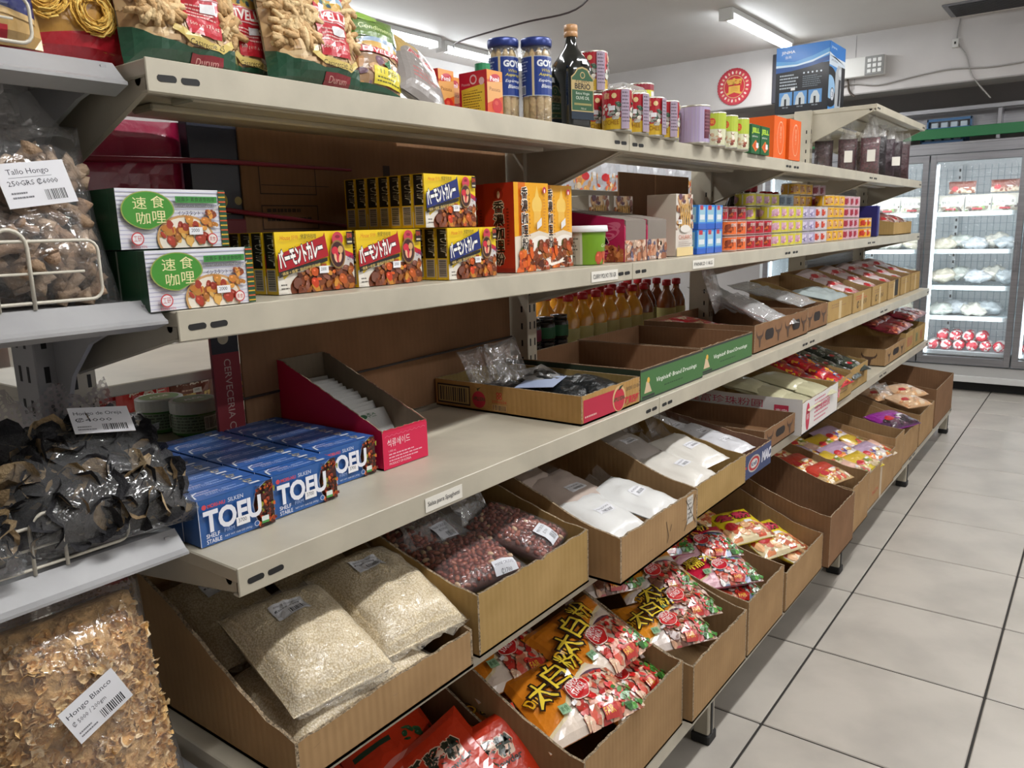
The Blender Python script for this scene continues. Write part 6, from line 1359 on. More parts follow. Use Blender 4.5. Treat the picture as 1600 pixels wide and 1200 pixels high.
# asparagus jars
def asp_jar(loc, label, sc_=1.0):
    r, h = .034, .185; o = MB().lathe([(r * .93, 0), (r * .99, .004), (r, .01), (r, h * .86), (r * .93, h * .91)], FILM, 24).build('asparagus_jar', smooth=True, label=label, cat='jar', group='jars of white asparagus', loc=loc)
    sp = MB(); R = random.Random(2)
    for k in range(9):
        t = 2 * PI * k / 9; q = r * .70; x, y = q * math.cos(t), q * math.sin(t); p = [(x, y, .004), (x, y, h * .35), (x * 1.02, y * 1.02, h * .6), (x * .98, y * .98, h * .80), (x * .95, y * .95, h * .88)]
        sp.tube(p, [.0088, .0092, .0088, .0072, .003], MATTE, 8, hx(R.choice(['#d8bc88', '#cfb07a', '#e0c898', '#c8a66e'])))
    sp.build('asparagus_spears', o, smooth=True, kind='stuff')
    c = MB().lathe([(r * .97, h * .90), (r * 1.03, h * .91), (r * 1.05, h * .93), (r * 1.05, h * .985), (r * 1.0, h), (0, h)], mat('navy_lid', '#2c3c7c', rough=.3, metal=.3), 24).build('lid', o, smooth=True)
    a = Art(2 * PI * r, .085); a.rect(0, 0, 1, 1, '#223a80'); a.rect(0, 0, 1, .02, '#a8b0c0'); a.rect(0, .98, 1, 1, '#a8b0c0'); a.rect(.30, 0, .325, 1, '#c8b890'); a.rect(.62, 0, .645, 1, '#c8b890')
    a.text('GOYA', .36, .74, .15, '#e0e4e8', w=.24, bold=.05); a.text('White', .40, .60, .08, '#c8b83a', w=.12, shear=.3); a.text('Asparagus', .37, .48, .09, '#d8c84a', w=.22, shear=.3, bold=.01); a.text('Espárragos', .37, .33, .09, '#e0e4e8', w=.22, shear=.3, bold=.01); a.text('Blancos', .40, .20, .09, '#e0e4e8', w=.16, shear=.3, bold=.01)
    for x in (.02, .70): a.lines(x, .92, .24, 8, .075, '#a8b4d0'); a.barcode(x + .06, .05, x + .20, .28, 4, '#d0d4d8')
    a.build('wrap_label', o, cyl_map(r * 1.004, -3.15, .060), ART, grid=(.0085, 1), base=.0002)
asp_jar((-1.082, 1.545, Z1), 'white asparagus jar with navy label, front one'); asp_jar((-1.138, 1.495, Z1), 'white asparagus jar half hidden behind the front one')
# olive oil
def oil(loc, label, s=1.0):
    r = .041 * s; h = .238 * s
    def sq(z, w): return [(w * math.copysign(abs(math.cos(t)) ** .45, math.cos(t)), w * math.copysign(abs(math.sin(t)) ** .45, math.sin(t)), z) for t in [2 * PI * (k + .5) / 24 for k in range(24)]]
    def ci(z, w): return [(w * math.cos(t), w * math.sin(t), z) for t in [2 * PI * (k + .5) / 24 for k in range(24)]]
    rings = [sq(0, r * .86), sq(.004, r * .92), sq(.012, r * .93), sq(h * .55, r * .97), sq(h * .63, r * .92), ci(h * .71, r * .72), ci(h * .78, r * .42), ci(h * .84, r * .33), ci(h * .90, r * .31)]
    vs = [p for g_ in rings for p in g_]; fs = [(i * 24 + k, i * 24 + (k + 1) % 24, (i + 1) * 24 + (k + 1) % 24, (i + 1) * 24 + k) for i in range(len(rings) - 1) for k in range(24)] + [tuple(range(24))[::-1]]
    o = MB().add(vs, fs, mat('olive_glass', '#0c120e', rough=.08, coat=.8, spec=.8)).build('olive_oil_bottle', smooth=True, label=label, cat='bottle', group='olive oil bottles', loc=loc); o.rotation_euler = (0, 0, -.3)
    MB().lathe([(r * .37, h * .885), (r * .40, h * .89), (r * .40, h * .93), (r * .37, h * .935), (r * .40, h * .94), (r * .40, h * .995), (r * .35, h), (0, h)], mat('cork_cap', '#b88a5c', rough=.4), 20).build('cap', o, smooth=True)
    a = Art(r * 1.7, h * .50); a.poly([(0, 0), (1, 0), (1, .80), (.86, .86), (.72, .97), (.5, 1), (.28, .97), (.14, .86), (0, .80)], '#b09a68'); a.poly([(.03, .17), (.97, .17), (.97, .78), (.84, .84), (.70, .94), (.5, .97), (.30, .94), (.16, .84), (.03, .78)], '#2c5236'); a.rect(.0, 0, 1, .15, '#1c2a38'); a.rect(0, .15, 1, .17, '#b09a68')
    a.rect(.03, .56, .97, .74, '#b09a68'); a.text('FILIPPO', .2, .69, .05, '#2a2418', w=.6); a.text('BERIO', .16, .58, .10, '#24201a', w=.68, bold=.03); a.ell(.5, .84, .11, .11, '#b09a68', 14); a.ell(.5, .84, .08, .08, '#2c5236', 12)
    a.text('Extra Virgin', .2, .46, .06, '#d0d8c8', w=.6); a.text('OLIVE OIL', .2, .38, .06, '#d0d8c8', w=.6); a.rect(.12, .27, .9, .31, '#8a8450'); a.text('750 ml', .42, .19, .035, '#c8c8b0', w=.22)
    a.build('front_label', o, face_map((r * .985, -r * .85, h * .08), (0, 1, 0), (0, 0, 1)), ART, base=.0004)
    a = Art(.016, .012, '#d8d8da'); a.build('price_sticker', o, face_map((r * .96, r * .0, h * .605), (0, 1, 0), (-.25, 0, 1)), ART, base=.002)
oil((-1.075, 1.680, Z1), 'large dark olive oil bottle with green label at the shelf edge'); oil((-1.155, 1.650, Z1), 'smaller dark olive oil bottle behind the large one', .78)
# tall tins
def can(name, r, h, arts, top='#b8b4a8', m=None):
    o = MB().lathe([(r * .96, 0), (r * 1.01, .002), (r * 1.01, .004), (r, .006), (r, h - .006), (r * 1.01, h - .004), (r * 1.01, h - .001), (r * .97, h), (r * .95, h - .004), (0, h - .004)], mat('can_rim', top, rough=.3, metal=.7), 26).build(name, smooth=True, label='x', cat='tin')
    arts.build('wrap_label', o, cyl_map(r * 1.003, -PI * .75, .006), ART, grid=(2 * PI * r / 24, 1), base=.0002); return o
def art_ly(c='#a81c28'):
    r = .0375; a = Art(2 * PI * r, .094); a.rect(0, 0, 1, 1, c); a.rect(0, 0, 1, .30, '#c8a42c')
    for x in (.05, .38, .70):
        a.food(x - .02, .25, x + .24, .70, ['#a8a49c', '#8a8a84', '#c8c4b8', '#7a6a64', '#3a5a44'], 26, .028, int(x * 10)); a.text('龍', x + .04, .78, .15, '#d8c08a', w=.07); a.ell(x + .16, .85, .028, .028, '#d8c08a', 8); a.text('LYCHEE', x + .03, .12, .12, '#8a5a14', w=.18); a.rect(x + .1, .48, x + .17, .60, '#dcdcde')
    a.rect(.28, .0, .37, 1, '#9a8a9a'); a.lines(.29, .9, .07, 9, .09, '#5a4a5a'); return a
lc = can('fruit_tin', .0375, .104, art_ly())
for k, (x, y, z, l) in enumerate(((-1.035, 1.830, 0, 'red and gold fruit tin, front one beside the oil bottle'), (-1.035, 1.923, 0, 'red and gold fruit tin, second in the front row'), (-1.035, 2.015, 0, 'red and gold fruit tin, third in the front row'), (-1.035, 2.105, 0, 'red and gold fruit tin, fourth in the front row'), (-1.145, 1.760, 0, 'red fruit tin behind the oil bottle'), (-1.12, 1.855, 0, 'red fruit tin at the bottom of the rear stack'), (-1.12, 1.855, .105, 'red fruit tin raised on top of the rear stack'), (-1.13, 1.60, .105 * 0, 'red fruit tin hidden behind both oil bottles') , (-1.13, 1.960, 0, 'red fruit tin in the rear row by the plastic tray'))):
    if k == 7: continue
    place(lc if k == 0 else copy_tree(lc), (x, y, Z1 + z), (0, 0, .25 * (k % 3) - .2), l, 'red and gold fruit tins')
cnt = MB().box((-.05, -.07, 0), (.05, .07, .045), FILMH, .012).build('plastic_tray', label='clear plastic clamshell behind the fruit tins', cat='container', loc=(-1.135, 2.03, Z1 + .104))
MB().box((-.04, -.06, -.10), (.04, .06, -.001), mat('pale_goods', '#b8b8b8'), .004).build('goods_block', cnt)
ps = Art(2 * PI * .038, .055); ps.rect(0, 0, 1, 1, '#c8c83a'); ps.rect(0, .7, 1, 1, '#8a2030'); ps.rect(.35, .1, .5, .65, '#d8d4d8'); ps.rect(.52, 0, .8, 1, '#b8d02c')
p1 = can('green_tin', .038, .065, ps); place(p1, (-1.14, 2.155, Z1 + .105), None, 'yellow green tin standing on a rear tin'); p2 = copy_tree(lc); place(p2, (-1.14, 2.155, Z1), None, 'red fruit tin under the yellow green tin', 'red and gold fruit tins')
pa = Art(2 * PI * .045, .10); pa.rect(0, 0, 1, 1, '#a89ab8'); pa.rect(.22, .1, .42, .9, '#5a2434'); pa.rect(.22, .86, .62, .92, '#7a3444'); pa.lines(.23, .8, .17, 6, .1, '#8a5a64'); pa.ell(.60, .42, .05, .05, '#c8bcd0', 12); pa.food(.52, .2, .66, .4, ['#7a4a3a', '#5a3428'], 6, .02, 2); pa.barcode(.30, .06, .38, .22, 3, '#c8c0cc')
pt_ = can('lilac_can', .045, .112, pa); place(pt_, (-1.035, 2.30, Z1), (0, 0, .5), 'large lilac and maroon tin past the fruit tins'); place(copy_tree(pt_), (-1.13, 2.27, Z1), (0, 0, 0), 'large lilac tin standing behind the front lilac tin')
gna = Art(2 * PI * .038, .095); gna.rect(0, 0, 1, 1, '#c8c8a8'); gna.rect(0, .5, 1, 1, '#a8b83a')
for x in (.05, .38, .70): gna.ell(x + .12, .72, .045, .05, '#c8402c', 12); gna.text('花', x + .10, .66, .12, '#d8c03a', w=.05); gna.food(x, .05, x + .26, .48, ['#d8d0b8', '#b89a7a', '#8a4a3a', '#e0d8c8'], 20, .03, int(x * 9)); 
gn = can('green_cream_tin', .038, .104, gna)
for k in range(3): place(gn if k == 0 else copy_tree(gn), (-1.03, 2.43 + .098 * k, Z1), (0, 0, .1 * k), f'green and cream tin with flower mark, {ORD[k]} past the lilac tin', 'green and cream tins')
for k in range(2): place(copy_tree(gn), (-1.12, 2.42 + .098 * k, Z1), (0, 0, .1 * k), f'green and cream tin in the rear row, {ORD[k]} past the lilac tin', 'green and cream tins')
def art_je():
    a = Art(.085, .095, '#1c5a30'); a.text('JELL', .08, .68, .20, '#a8c83a', w=.8, bold=.05); a.text('gelatina', .12, .55, .08, '#d8d8d0', w=.6); a.poly([(.1, .25), (.5, .48), (.9, .25), (.5, .06)], '#d8702c'); a.poly([(.2, .25), (.5, .42), (.8, .25), (.5, .12)], '#c8501c'); a.rect(.55, .2, .8, .38, '#dcdcde'); return a
je = pack('jelly_box', 'x', 'box', .03, .085, .095, '#1c5a30', {'front': art_je()})
for k in range(2): place(je if k == 0 else copy_tree(je), (-1.025, 2.745 + .093 * k, Z1), None, f'green jelly powder box, {["one next to the green tins", "one next to the orange cartons"][k]}', 'green jelly boxes')
def art_of():
    a = Art(.135, .15, '#e0601c'); c = '#e8c8b0'
    for q in (0, 1): a.ell(.55, .5, .26 - .018 * q, .44 - .02 * q, c if q == 0 else '#e0601c', 30)
    a.text('吉利丁', .49, .66, .12, c, w=.12, vert=True); return a
def art_os():
    a = Art(.13, .15, '#d85a18'); a.ell(.32, .82, .06, .06, '#c8b0b8', 10); a.text('西利丁', .26, .55, .14, '#e8d0c0', w=.15, vert=True, bold=.01); a.lines(.5, .62, .08, 8, .03, '#e0a880'); return a
orr = pack('gelatine_carton', 'x', 'box', .13, .135, .15, '#e0601c', {'front': art_of(), 'left': art_os()}); 
place(orr, (-1.095, 3.05, Z1), (0, 0, 0), 'bright orange carton with oval emblem, first of two', 'orange gelatine cartons'); place(copy_tree(orr), (-1.085, 3.195, Z1), (0, 0, 0), 'bright orange carton with oval emblem by the upright, second of two', 'orange gelatine cartons')
# bags of dark red goods beneath the raised shelf
for k, (y, c, top, l) in enumerate(((4.60, '#4a1c24', .12, 'first'), (4.62, '#5a2028', .15, 'second'), (4.64, '#6a2430', .19, 'third'), (4.80, '#6a4a34', .10, 'fourth'))):
    o = MB(); f = pillow(.095, .19, .07, k, wr=.12); pillow_mb(f, .095, .19, mat('dried_' + c.strip('#'), c, rough=.6, noise_amt=.7, noise_scale=90, bump=.7, bump_scale=120), 10, 12, o)
    b = o.build('dried_fruit_bag', smooth=True, label=f'clear bag of dark red dried goods, {l} from the back of its row', cat='bag', group='bags of red dried goods')
    vs = []; R = random.Random(k)
    for i in range(9):
        for q in range(4): x = (i / 8 - .5) * .085; vs.append((x * (1 - .2 * q), .095 + top * .6 * q / 3, .01 * math.sin(i * 2 + q * 1.7 + k) * (1 + q)))
    s_ = MB(); s_.add(vs, [(4 * i + q, 4 * i + 4 + q, 4 * i + 5 + q, 4 * i + 1 + q) for i in range(8) for q in range(3)], FILMH); pillow_mb(lambda x, y, s=1: f(x, y, s) + Vector((0, 0, .003 * s)), .098, .195, FILM, 8, 10, s_); s_.build('film_skin', b, smooth=True)
    if k in (1, 2): MB().box((-.02, -.03, .056), (.02, .03, .057), mat('tag_paper', '#dedad0')).build('price_sticker', b)
    place(b, ((-1.31, -1.19, -1.08, -1.15)[k], y, Z1 + .10), R3((1, .35, 0), (-.05, -.03 * k, 1)))
for k, (y, c, l) in enumerate(((4.96, '#1c1216', 'black dried goods in a clear bag under the raised shelf, first'), (5.18, '#3a2830', 'tall bag of dark plum goods with a white tag under the raised shelf'), (5.38, '#2c1a20', 'black dried goods in a clear bag at the far end of the top shelf'), (5.60, '#4a3034', 'brownish bag at the very end of the top shelf'))):
    f = pillow(.13, .22, .08, k + 20, wr=.08); b = pillow_mb(f, .13, .22, mat('dried_' + c.strip('#'), c, rough=.45, noise_amt=.5, noise_scale=80, bump=.5, bump_scale=90), 10, 12).build('dried_goods_bag', smooth=True, label=l, cat='bag', group='dark bags under the raised shelf')
    vs = []
    for i in range(9):
        for q in range(3): x = (i / 8 - .5) * .13; vs.append((x * (1 - .05 * q), .10 + .07 * q / 2, .012 * math.sin(i * 2 + q * 1.7 + k) * (1 + q)))
    s_ = MB(); s_.add(vs, [(3 * i + q, 3 * i + 3 + q, 3 * i + 4 + q, 3 * i + 1 + q) for i in range(8) for q in range(2)], FILMH); s_.build('film_top', b, smooth=True)
    if k == 1: MB().box((.03, -.05, .056), (.075, .0, .058), mat('tag_paper', '#dedad0')).build('price_sticker', b)
    place(b, (-1.13, y, Z1 + .12), R3((1, .6, 0), (-.05, .0, 1)))
# appliance carton on the far side top
jb = MB().box((-.14, -.15, 0), (.14, .15, .345), mat('card_appliance', '#10141c', rough=.35), .003).build('appliance_carton', label='blue and black electric kettle carton on top of the gondola', cat='box', loc=(-1.417, 4.66, 2.001))
def art_ja():
    a = Art(.28, .345, '#14161c'); a.rect(0, .70, 1, 1, '#2c74c0'); a.poly([(0, .66), (0, .80), (.35, .76), (.7, .82), (1, .90), (1, .80), (.6, .72), (.3, .68)], '#5a9ad0'); a.poly([(0, .70), (0, .735), (.4, .72), (.7, .76), (1, .84), (1, .82), (.7, .73), (.4, .695)], '#c8dce8')
    a.poly([(0, .62), (0, .70), (.35, .69), (.65, .72), (1, .79), (1, .72), (.6, .66), (.3, .63)], '#1c4a8a'); a.text('JINMA', .10, .88, .055, '#e0e8f0', w=.26, bold=.01); a.text('金馬', .17, .82, .04, '#d0e0f0', w=.12)
    a.lines(.08, .56, .36, 5, .047, '#a8b0b8', .3); a.rect(.30, .34, .38, .38, '#dcdcde'); 
    for k in range(5): a.ell(.54 + k * .08, .58, .018, .018, '#c8d0d8', 8)
    a.lines(.52, .52, .36, 6, .03, '#6a747c', .3)
    for k in range(3):
        x = .08 + k * .28; a.rect(x, .12, x + .25, .32, '#5a90c8'); a.poly([(x + .03, .12), (x + .05, .24), (x + .10, .30), (x + .16, .30), (x + .21, .22), (x + .21, .12)], '#c0c8cc'); a.rect(x + .10, .12, x + .14, .22, '#1c2228'); a.text('保溫', x + .06, .08, .022, '#a8b0b8', w=.12)
    return a
def art_js():
    a = Art(.30, .345, '#c8d4e0'); a.rect(0, .80, 1, 1, '#2c74c0'); a.text('JINMA', .1, .90, .04, '#e0e8f0', w=.35); a.poly([(0, .8), (1, .80), (1, .74), (0, .84)], '#e0e8f0'); a.text('JM-4501', .12, .72, .035, '#1c2430', w=.4)
    for k in range(4): a.ell(.1, .34, .9 - .2 * k, .62 - .14 * k, ['#14181f', '#4a8ac8', '#14181f', '#8ab4d8'][k], 30, 0, (0, 0, 1, .66))
    a.poly([(.42, .04), (.80, .04), (.92, .58), (.80, .70), (.55, .70), (.40, .58)], '#a8acb0'); a.poly([(.60, .10), (.72, .10), (.76, .50), (.62, .50)], '#2c3038'); a.ell(.68, .60, .09, .07, '#c8ccd0', 14); a.ell(.24, .24, .12, .12, '#2c3848', 18); a.ell(.24, .24, .10, .10, '#c8ccd4', 18); a.rect(.78, 0, 1, .70, '#14181f'); a.text('3', .20, .20, .08, '#2c3848', w=.08); a.rect(.5, .02, .7, .05, '#c02030'); return a
art_ja().build('front_print', jb, face_map((-.14, -.1502, 0), (1, 0, 0), (0, 0, 1))); art_js().build('side_print', jb, face_map((.1402, -.15, 0), (0, 1, 0), (0, 0, 1)))
shelf(3, 'rear', 'beige steel raised shelf on the far side carrying the kettle carton', JY[3], JY[4], 1.993, -1.80, .04, xb=-1.437, flip=True, ribs=False, br=(.165, .03))

# ============================================================ bags on the grey shelving
def chunk(mb, c, L_, r, d, col, R):
    d = d.normalized(); a = d.orthogonal().normalized(); P = []; RR = []
    for i in range(5):
        t = i / 4 - .5; P.append(c + d * L_ * t + a * (.25 * L_ * (t * t)) + Vector((R.uniform(-.1, .1), R.uniform(-.1, .1), R.uniform(-.1, .1))) * r); RR.append(r * (.75 + .5 * abs(t) * 2 * R.uniform(.5, 1.2)))
    mb.tube(P, RR, MATTE, 7, col)
def stalk_bag(loc, rot, w, h, t, label, seed, tagt=True):
    R = random.Random(seed); f = pillow(w, h, t, seed, wr=.03); b = MB()
    for i in range(240):
        u, v, q = R.uniform(-.46, .46), R.uniform(-.48, .30), R.uniform(-1, 1)
        p0 = f(u * w, v * h, 1); p1 = f(u * w, v * h, -1); c = p0.lerp(p1, .5 - .5 * (abs(q) ** .4) * (1 if q > -.3 else -1)) 
        chunk(b, c, R.uniform(.025, .05), R.uniform(.006, .0105), Vector((R.uniform(-1, 1), R.uniform(-1, 1), R.uniform(-.4, .4))), hx(R.choice(['#a48c74', '#92785e', '#b49c84', '#846c56', '#9c8068'])), R)
    o = b.build('mushroom_stalk_bag', smooth=True, label=label, cat='bag', group='bags of dried mushroom stalks')
    s = MB(); pillow_mb(lambda x, y, q=1: f(x, y, q) + Vector((0, 0, .010 * q)), w * 1.02, h * 1.0, FILM, 16, 18, s); s.build('film_skin', o, smooth=True)
    vs = []; s = MB()
    for i in range(13):
        for q in range(5): x = (i / 12 - .5) * w; vs.append((x * (1 - .13 * q), h * .44 + .16 * q / 4, .012 * math.sin(i * 1.3 + q * 1.1) * (1 + .4 * q)))
    s.add(vs, [(5 * i + q, 5 * i + 5 + q, 5 * i + 6 + q, 5 * i + 1 + q) for i in range(12) for q in range(4)], FILMH); s.build('film_top', o, smooth=True)
    if tagt:
        a = Art(.085, .055, '#d4d4d8'); a.text('Tallo Hongo', .14, .70, .16, '#2a2a34', w=.60); a.rect(.14, .66, .76, .67, '#55555c'); a.text('250GRS ₡6000', .10, .47, .15, '#2a2a34', w=.72); a.barcode(.55, .08, .88, .38, 3, '#d4d4d8'); a.lines(.1, .30, .3, 2, .1, '#77777c')
        st = MB().box((-.0425, -.0275, 0), (.0425, .0275, .0006), mat('tag_paper', '#dedad0')).build('price_sticker', o); a.build('sticker_print', st, face_map((-.0425, -.0275, .0007), (1, 0, 0), (0, 1, 0)), ARTM, base=.0001)
        st.location = f(.045, .015, 1) + Vector((0.01, 0, .020)); st.rotation_euler = (.1, .12, .18)
    place(o, loc, rot)
stalk_bag((-1.145, .400, 1.349 + .105), R3((.10, 1, 0), (-.35, .0, 1)), .28, .25, .11, 'clear bag of tan dried mushroom stalks with white price sticker behind the wire guard', 5)
stalk_bag((-1.27, .47, 1.349 + .10), R3((.0, 1, 0), (-.1, .0, 1)), .16, .22, .07, 'second bag of tan dried mushroom stalks behind the labelled one', 6, False)
def ruffle(mb, c, r, N, cin, cedge, R, amp=.35, seg=14, ks=(2, 3), cup=.35):
    N = N.normalized(); a = N.orthogonal().normalized(); b = N.cross(a); k = R.choice(ks); ph = R.uniform(0, 6); vs = [c]; el = R.uniform(.55, 1)
    for ring in (.45, .8, 1.0):
        for i in range(seg):
            t = 2 * PI * i / seg; q = r * ring * (1 + .15 * math.sin(2 * t + ph)); vs.append(c + a * math.cos(t) * q + b * math.sin(t) * q * el + N * (r * ring * ring * (cup + amp * (math.sin(k * t + ph) + .3 * math.sin((2 * k + 1) * t)))))
    n = len(mb.v); mb.add(vs, [(0, 1 + i, 1 + (i + 1) % seg) for i in range(seg)] + [(1 + i, 1 + seg + i, 1 + seg + (i + 1) % seg, 1 + (i + 1) % seg) for i in range(seg)], MATTE, cin)
    for i in range(seg): mb.f.append((n + 1 + seg + i, n + 1 + 2 * seg + i, n + 1 + 2 * seg + (i + 1) % seg, n + 1 + seg + (i + 1) % seg)); mb.m.append(mb.mi(MATTE)); mb.c.append(cedge)
def fungus_bag(loc, rot, w, h, t, label, seed, kind, tagt=None, top=.12, sloc=(.02, .05), n=150, g=None, back=None):
    R = random.Random(seed); f = pillow(w, h, t, seed, wr=.03); b = MB()
    for i in range(n):
        u, v = R.uniform(-.46, .46), R.uniform(-.47, .40); q = R.random(); p0 = f(u * w, v * h, 1); p1 = f(u * w, v * h, -1); c = p0.lerp(p1, q * q * .6)
        N = Vector((R.uniform(-1, 1), R.uniform(-1, 1), R.uniform(-.2, 1.2)))
        if kind == 'black':
            tan = R.random() < .34; e = hx(R.choice(['#8a7454', '#a08a68', '#75603f'])); ruffle(b, c, R.uniform(.014, .034), N, hx('#16161a') if not tan else e, e if R.random() < .22 else hx('#1c1b1f'), R, .3, 14, (2, 3), .3)
        else:
            e = R.choice(['#f6d8a0', '#efc888', '#fae2b8', '#e6b872', '#f2d098']); c = c + Vector((0, 0, .014 * noise.noise(Vector((u * 7, v * 7, seed))))); ruffle(b, c, R.uniform(.005, .013), N, hx('#e2b06a') if R.random() < .3 else hx(e), hx(e), R, .32, 15, (3, 4), .35)
    pillow_mb(f, w, h, mat('fungus_gap_filler_' + kind, '#121216' if kind == 'black' else '#e8bc80', rough=.9, bump=1, bump_scale=90, noise_amt=.4, noise_scale=60), 14, 16, b, .90)  # lump added inside the bag to fill the dark shaded gaps between ruffles
    o = b.build('black_fungus_bag' if kind == 'black' else 'white_fungus_bag', smooth=True, label=label, cat='bag', group=g)
    f2 = lambda x, y, s=1: f(x, y, s) + Vector((0, 0, .014 * s)); s = MB(); pillow_mb(f2, w * 1.04, h * 1.04, FILM, 16, 18, s, m2=FILMD); s.build('film_skin', o, smooth=True)
    vs = []; s = MB()
    for i in range(13):
        for q in range(5): x = (i / 12 - .5) * w * 1.04; vs.append((x * (1 - .05 * q), h * .46 + top * q / 4, -.01 + .010 * math.sin(i * 1.3 + q * 1.1) * (1 + .4 * q)))
    s.add(vs, [(5 * i + q, 5 * i + 5 + q, 5 * i + 6 + q, 5 * i + 1 + q) for i in range(12) for q in range(4)], FILMD); s.build('film_top', o, smooth=True)
    if tagt:
        a = Art(.08, .05, '#d4d4d8')
        for k, tt in enumerate(tagt): a.text(tt, .07, .66 - .24 * k, .17, '#2a2a34', w=.80 if k == 0 else .6)
        a.barcode(.45, .06, .90, .36, 3, '#d4d4d8'); a.lines(.07, .22, .3, 2, .1, '#77777c')
        st = MB().box((-.04, -.025, 0), (.04, .025, .0006), mat('tag_paper', '#dedad0')).build('price_sticker', o); a.build('sticker_print', st, face_map((-.04, -.025, .0007), (1, 0, 0), (0, 1, 0)), ARTM, base=.0001)
        st.location = f2(sloc[0], sloc[1], 1) + Vector((0, 0, .014)); st.rotation_euler = (0.02, .05, sloc[2] if len(sloc) > 2 else -.1)
    place(o, loc, rot)
fungus_bag((-1.135, .482, 1.085), R3((.08, 1, -.02), (-.85, .0, .62)), .225, .20, .09, 'clear bag of black wood ear fungus with white sticker beside the tofu', 21, 'black', ('Hongo de Oreja', '₡4000'), .10, (.03, .05, -.12), 210, 'bags of black fungus')
fungus_bag((-1.12, .245, 1.095), R3((.05, 1, .0), (-.80, .0, .7)), .22, .20, .09, 'bag of black wood ear fungus at the very edge of the grey shelf', 22, 'black', None, .15, (.02, .05), 160, 'bags of black fungus')
fungus_bag((-1.085, .405, .775), R3((.06, 1, 0), (-.30, -.03, 1)), .225, .32, .13, 'clear bag of cream white fungus with sticker on the base shelf', 23, 'white', ('Hongo Blanco', '₡ 5000 / 200gm'), .10, (.0, .025, .38), 3600, 'bags of cream white fungus')
fungus_bag((-1.05, .185, .70), R3((.06, 1, 0), (-.30, .0, 1)), .20, .26, .13, 'bag of cream white fungus at the lower corner of the base shelf', 24, 'white', ('Hongo Blanco', '₡ 5000'), .08, (.055, -.075, .30), 2200, 'bags of cream white fungus')
# top of the grey shelving
def art_str():
    a = Art(.20, .24, '#d8ccc8')
    for k in range(9): a.poly([(.02 + k * .12, 0), (.08 + k * .12, 0), (.02 + k * .12, 1), (-.05 + k * .12, 1)], '#b81c2c')
    return a
o = bag('striped_bag', 'red and white striped bag behind the guard of the top grey shelf', 'bag', .20, .24, .06, art_str(), '#b86a6c', seed=51); place(o, (-1.17, .31, 1.665 + .115), R3((0, 1, 0), (-.15, 0, 1)))
def art_nv():
    a = Art(.14, .24, '#c8a468'); a.food(0, 0, .35, 1, ['#d8b070', '#c89a58', '#b8863c'], 24, .09, 3); a.poly([(.15, .2), (.95, .14), (.95, 1), (.15, 1)], '#1c2460'); a.poly([(.12, .17), (.95, .11), (.95, .14), (.15, .2)], '#c8a870'); a.lines(.25, .75, .6, 5, .05, '#a8b0d0'); a.text('PESO NETO 500 g', .25, .40, .05, '#c8d0e0', w=.6); a.rect(.2, .02, .7, .08, '#b81c2c'); return a
o = bag('navy_pasta_bag', 'navy labelled pasta bag beside the red striped bag', 'bag', .14, .25, .06, art_nv(), '#a88a50', seed=52); place(o, (-1.135, .425, 1.665 + .118), R3((0.1, 1, 0), (-.12, 0, 1)))
o = bag('nest_pasta_bag', 'clear bag of yellow pasta nests with red base', 'bag', .16, .26, .075, None, '#c8983c', seed=53)
a = Art(.16, .26, '#b8883a'); a.poly([(0, 0), (1, 0), (1, .16), (.5, .12), (0, .08)], '#b81c2c'); a.rect(.88, 0, 1, 1, '#b81c2c'); a.build('printed_face', o, pmap(pillow(.16, .26, .075, 53), .16, .26, .98), ARTF, grid=(.0115, .0145)); place(o, (-1.15, .535, 1.665 + .115), R3((.15, 1, 0), (-.12, .05, 1)))
nb = MB(); f = pillow(.16, .26, .075, 53); R = random.Random(9)
for cx, cy in ((-.03, .07), (.02, .0), (-.03, -.055), (.035, .09), (.03, -.07)):
    for k in range(26):
        r_ = R.uniform(.012, .032); t0 = R.uniform(0, 6); P = []
        for q in range(8):
            t = t0 + q * .55; x, y = cx + r_ * math.cos(t) * R.uniform(.9, 1.1), cy + r_ * math.sin(t) * R.uniform(.9, 1.1); p = f(max(-.072, min(.072, x)), max(-.115, min(.12, y))); P.append(p + Vector((0, 0, .003 + R.uniform(0, .007))))
        nb.tube(P, .0013, MATTE, 4, hx(R.choice(['#dcae4c', '#c8983a', '#e8c468'])))
nb.build('pasta_nests', o, smooth=True, kind='stuff')

# ============================================================ far side stock seen through the gaps
k = 0
for y in (2.46, 2.56, 2.66, 2.76, 2.86, 2.96, 3.06, 3.28, 3.38):
    for x in (-1.60, -1.70, -1.80):
        o = sauce_bottle(x, y, .943, .235, '#b0161e', f'clear oil bottle with red cap on the far side, {ORD[k // 3]} along in row {["one", "two", "three"][k % 3]}', 'oil bottles with red caps', r=.043, glass='#e0a030' if y < 3.0 else '#8a4a20', band='#c8c080'); k += 1  # brighter amber stands in for light shining through the bottles from behind
k = 0
for y in (2.08, 2.165, 2.25, 2.335):
    for lv in (0, 1):
        c = ['#2c6a44', '#7a1c3a', '#7a1c3a', '#2c6a44'][(k // 2 + lv) % 4]
        j = MB().lathe([(.030, 0), (.034, .006), (.034, .062), (.029, .070)], mat('dark_jar_glass', '#2a2420'), 18).build('chili_jar', smooth=True, label=f'dark jar with {"green" if c == "#2c6a44" else "maroon"} label behind the upright, {ORD[k // 2]} along, {"upper" if lv else "lower"} layer', cat='jar', group='dark jars behind the upright', loc=(-1.56, y, .943 + lv * .088))
        MB().lathe([(.0345, .012), (.0346, .013), (.0346, .05), (.0345, .051)], mat('label_' + c.strip('#'), c, rough=.5), 18).build('wrap_label', j, smooth=True); MB().lathe([(.031, .068), (.031, .086), (0, .0865)], mat('cap_black', '#18181a', rough=.2, coat=.5), 18).build('cap', j, smooth=True); k += 1
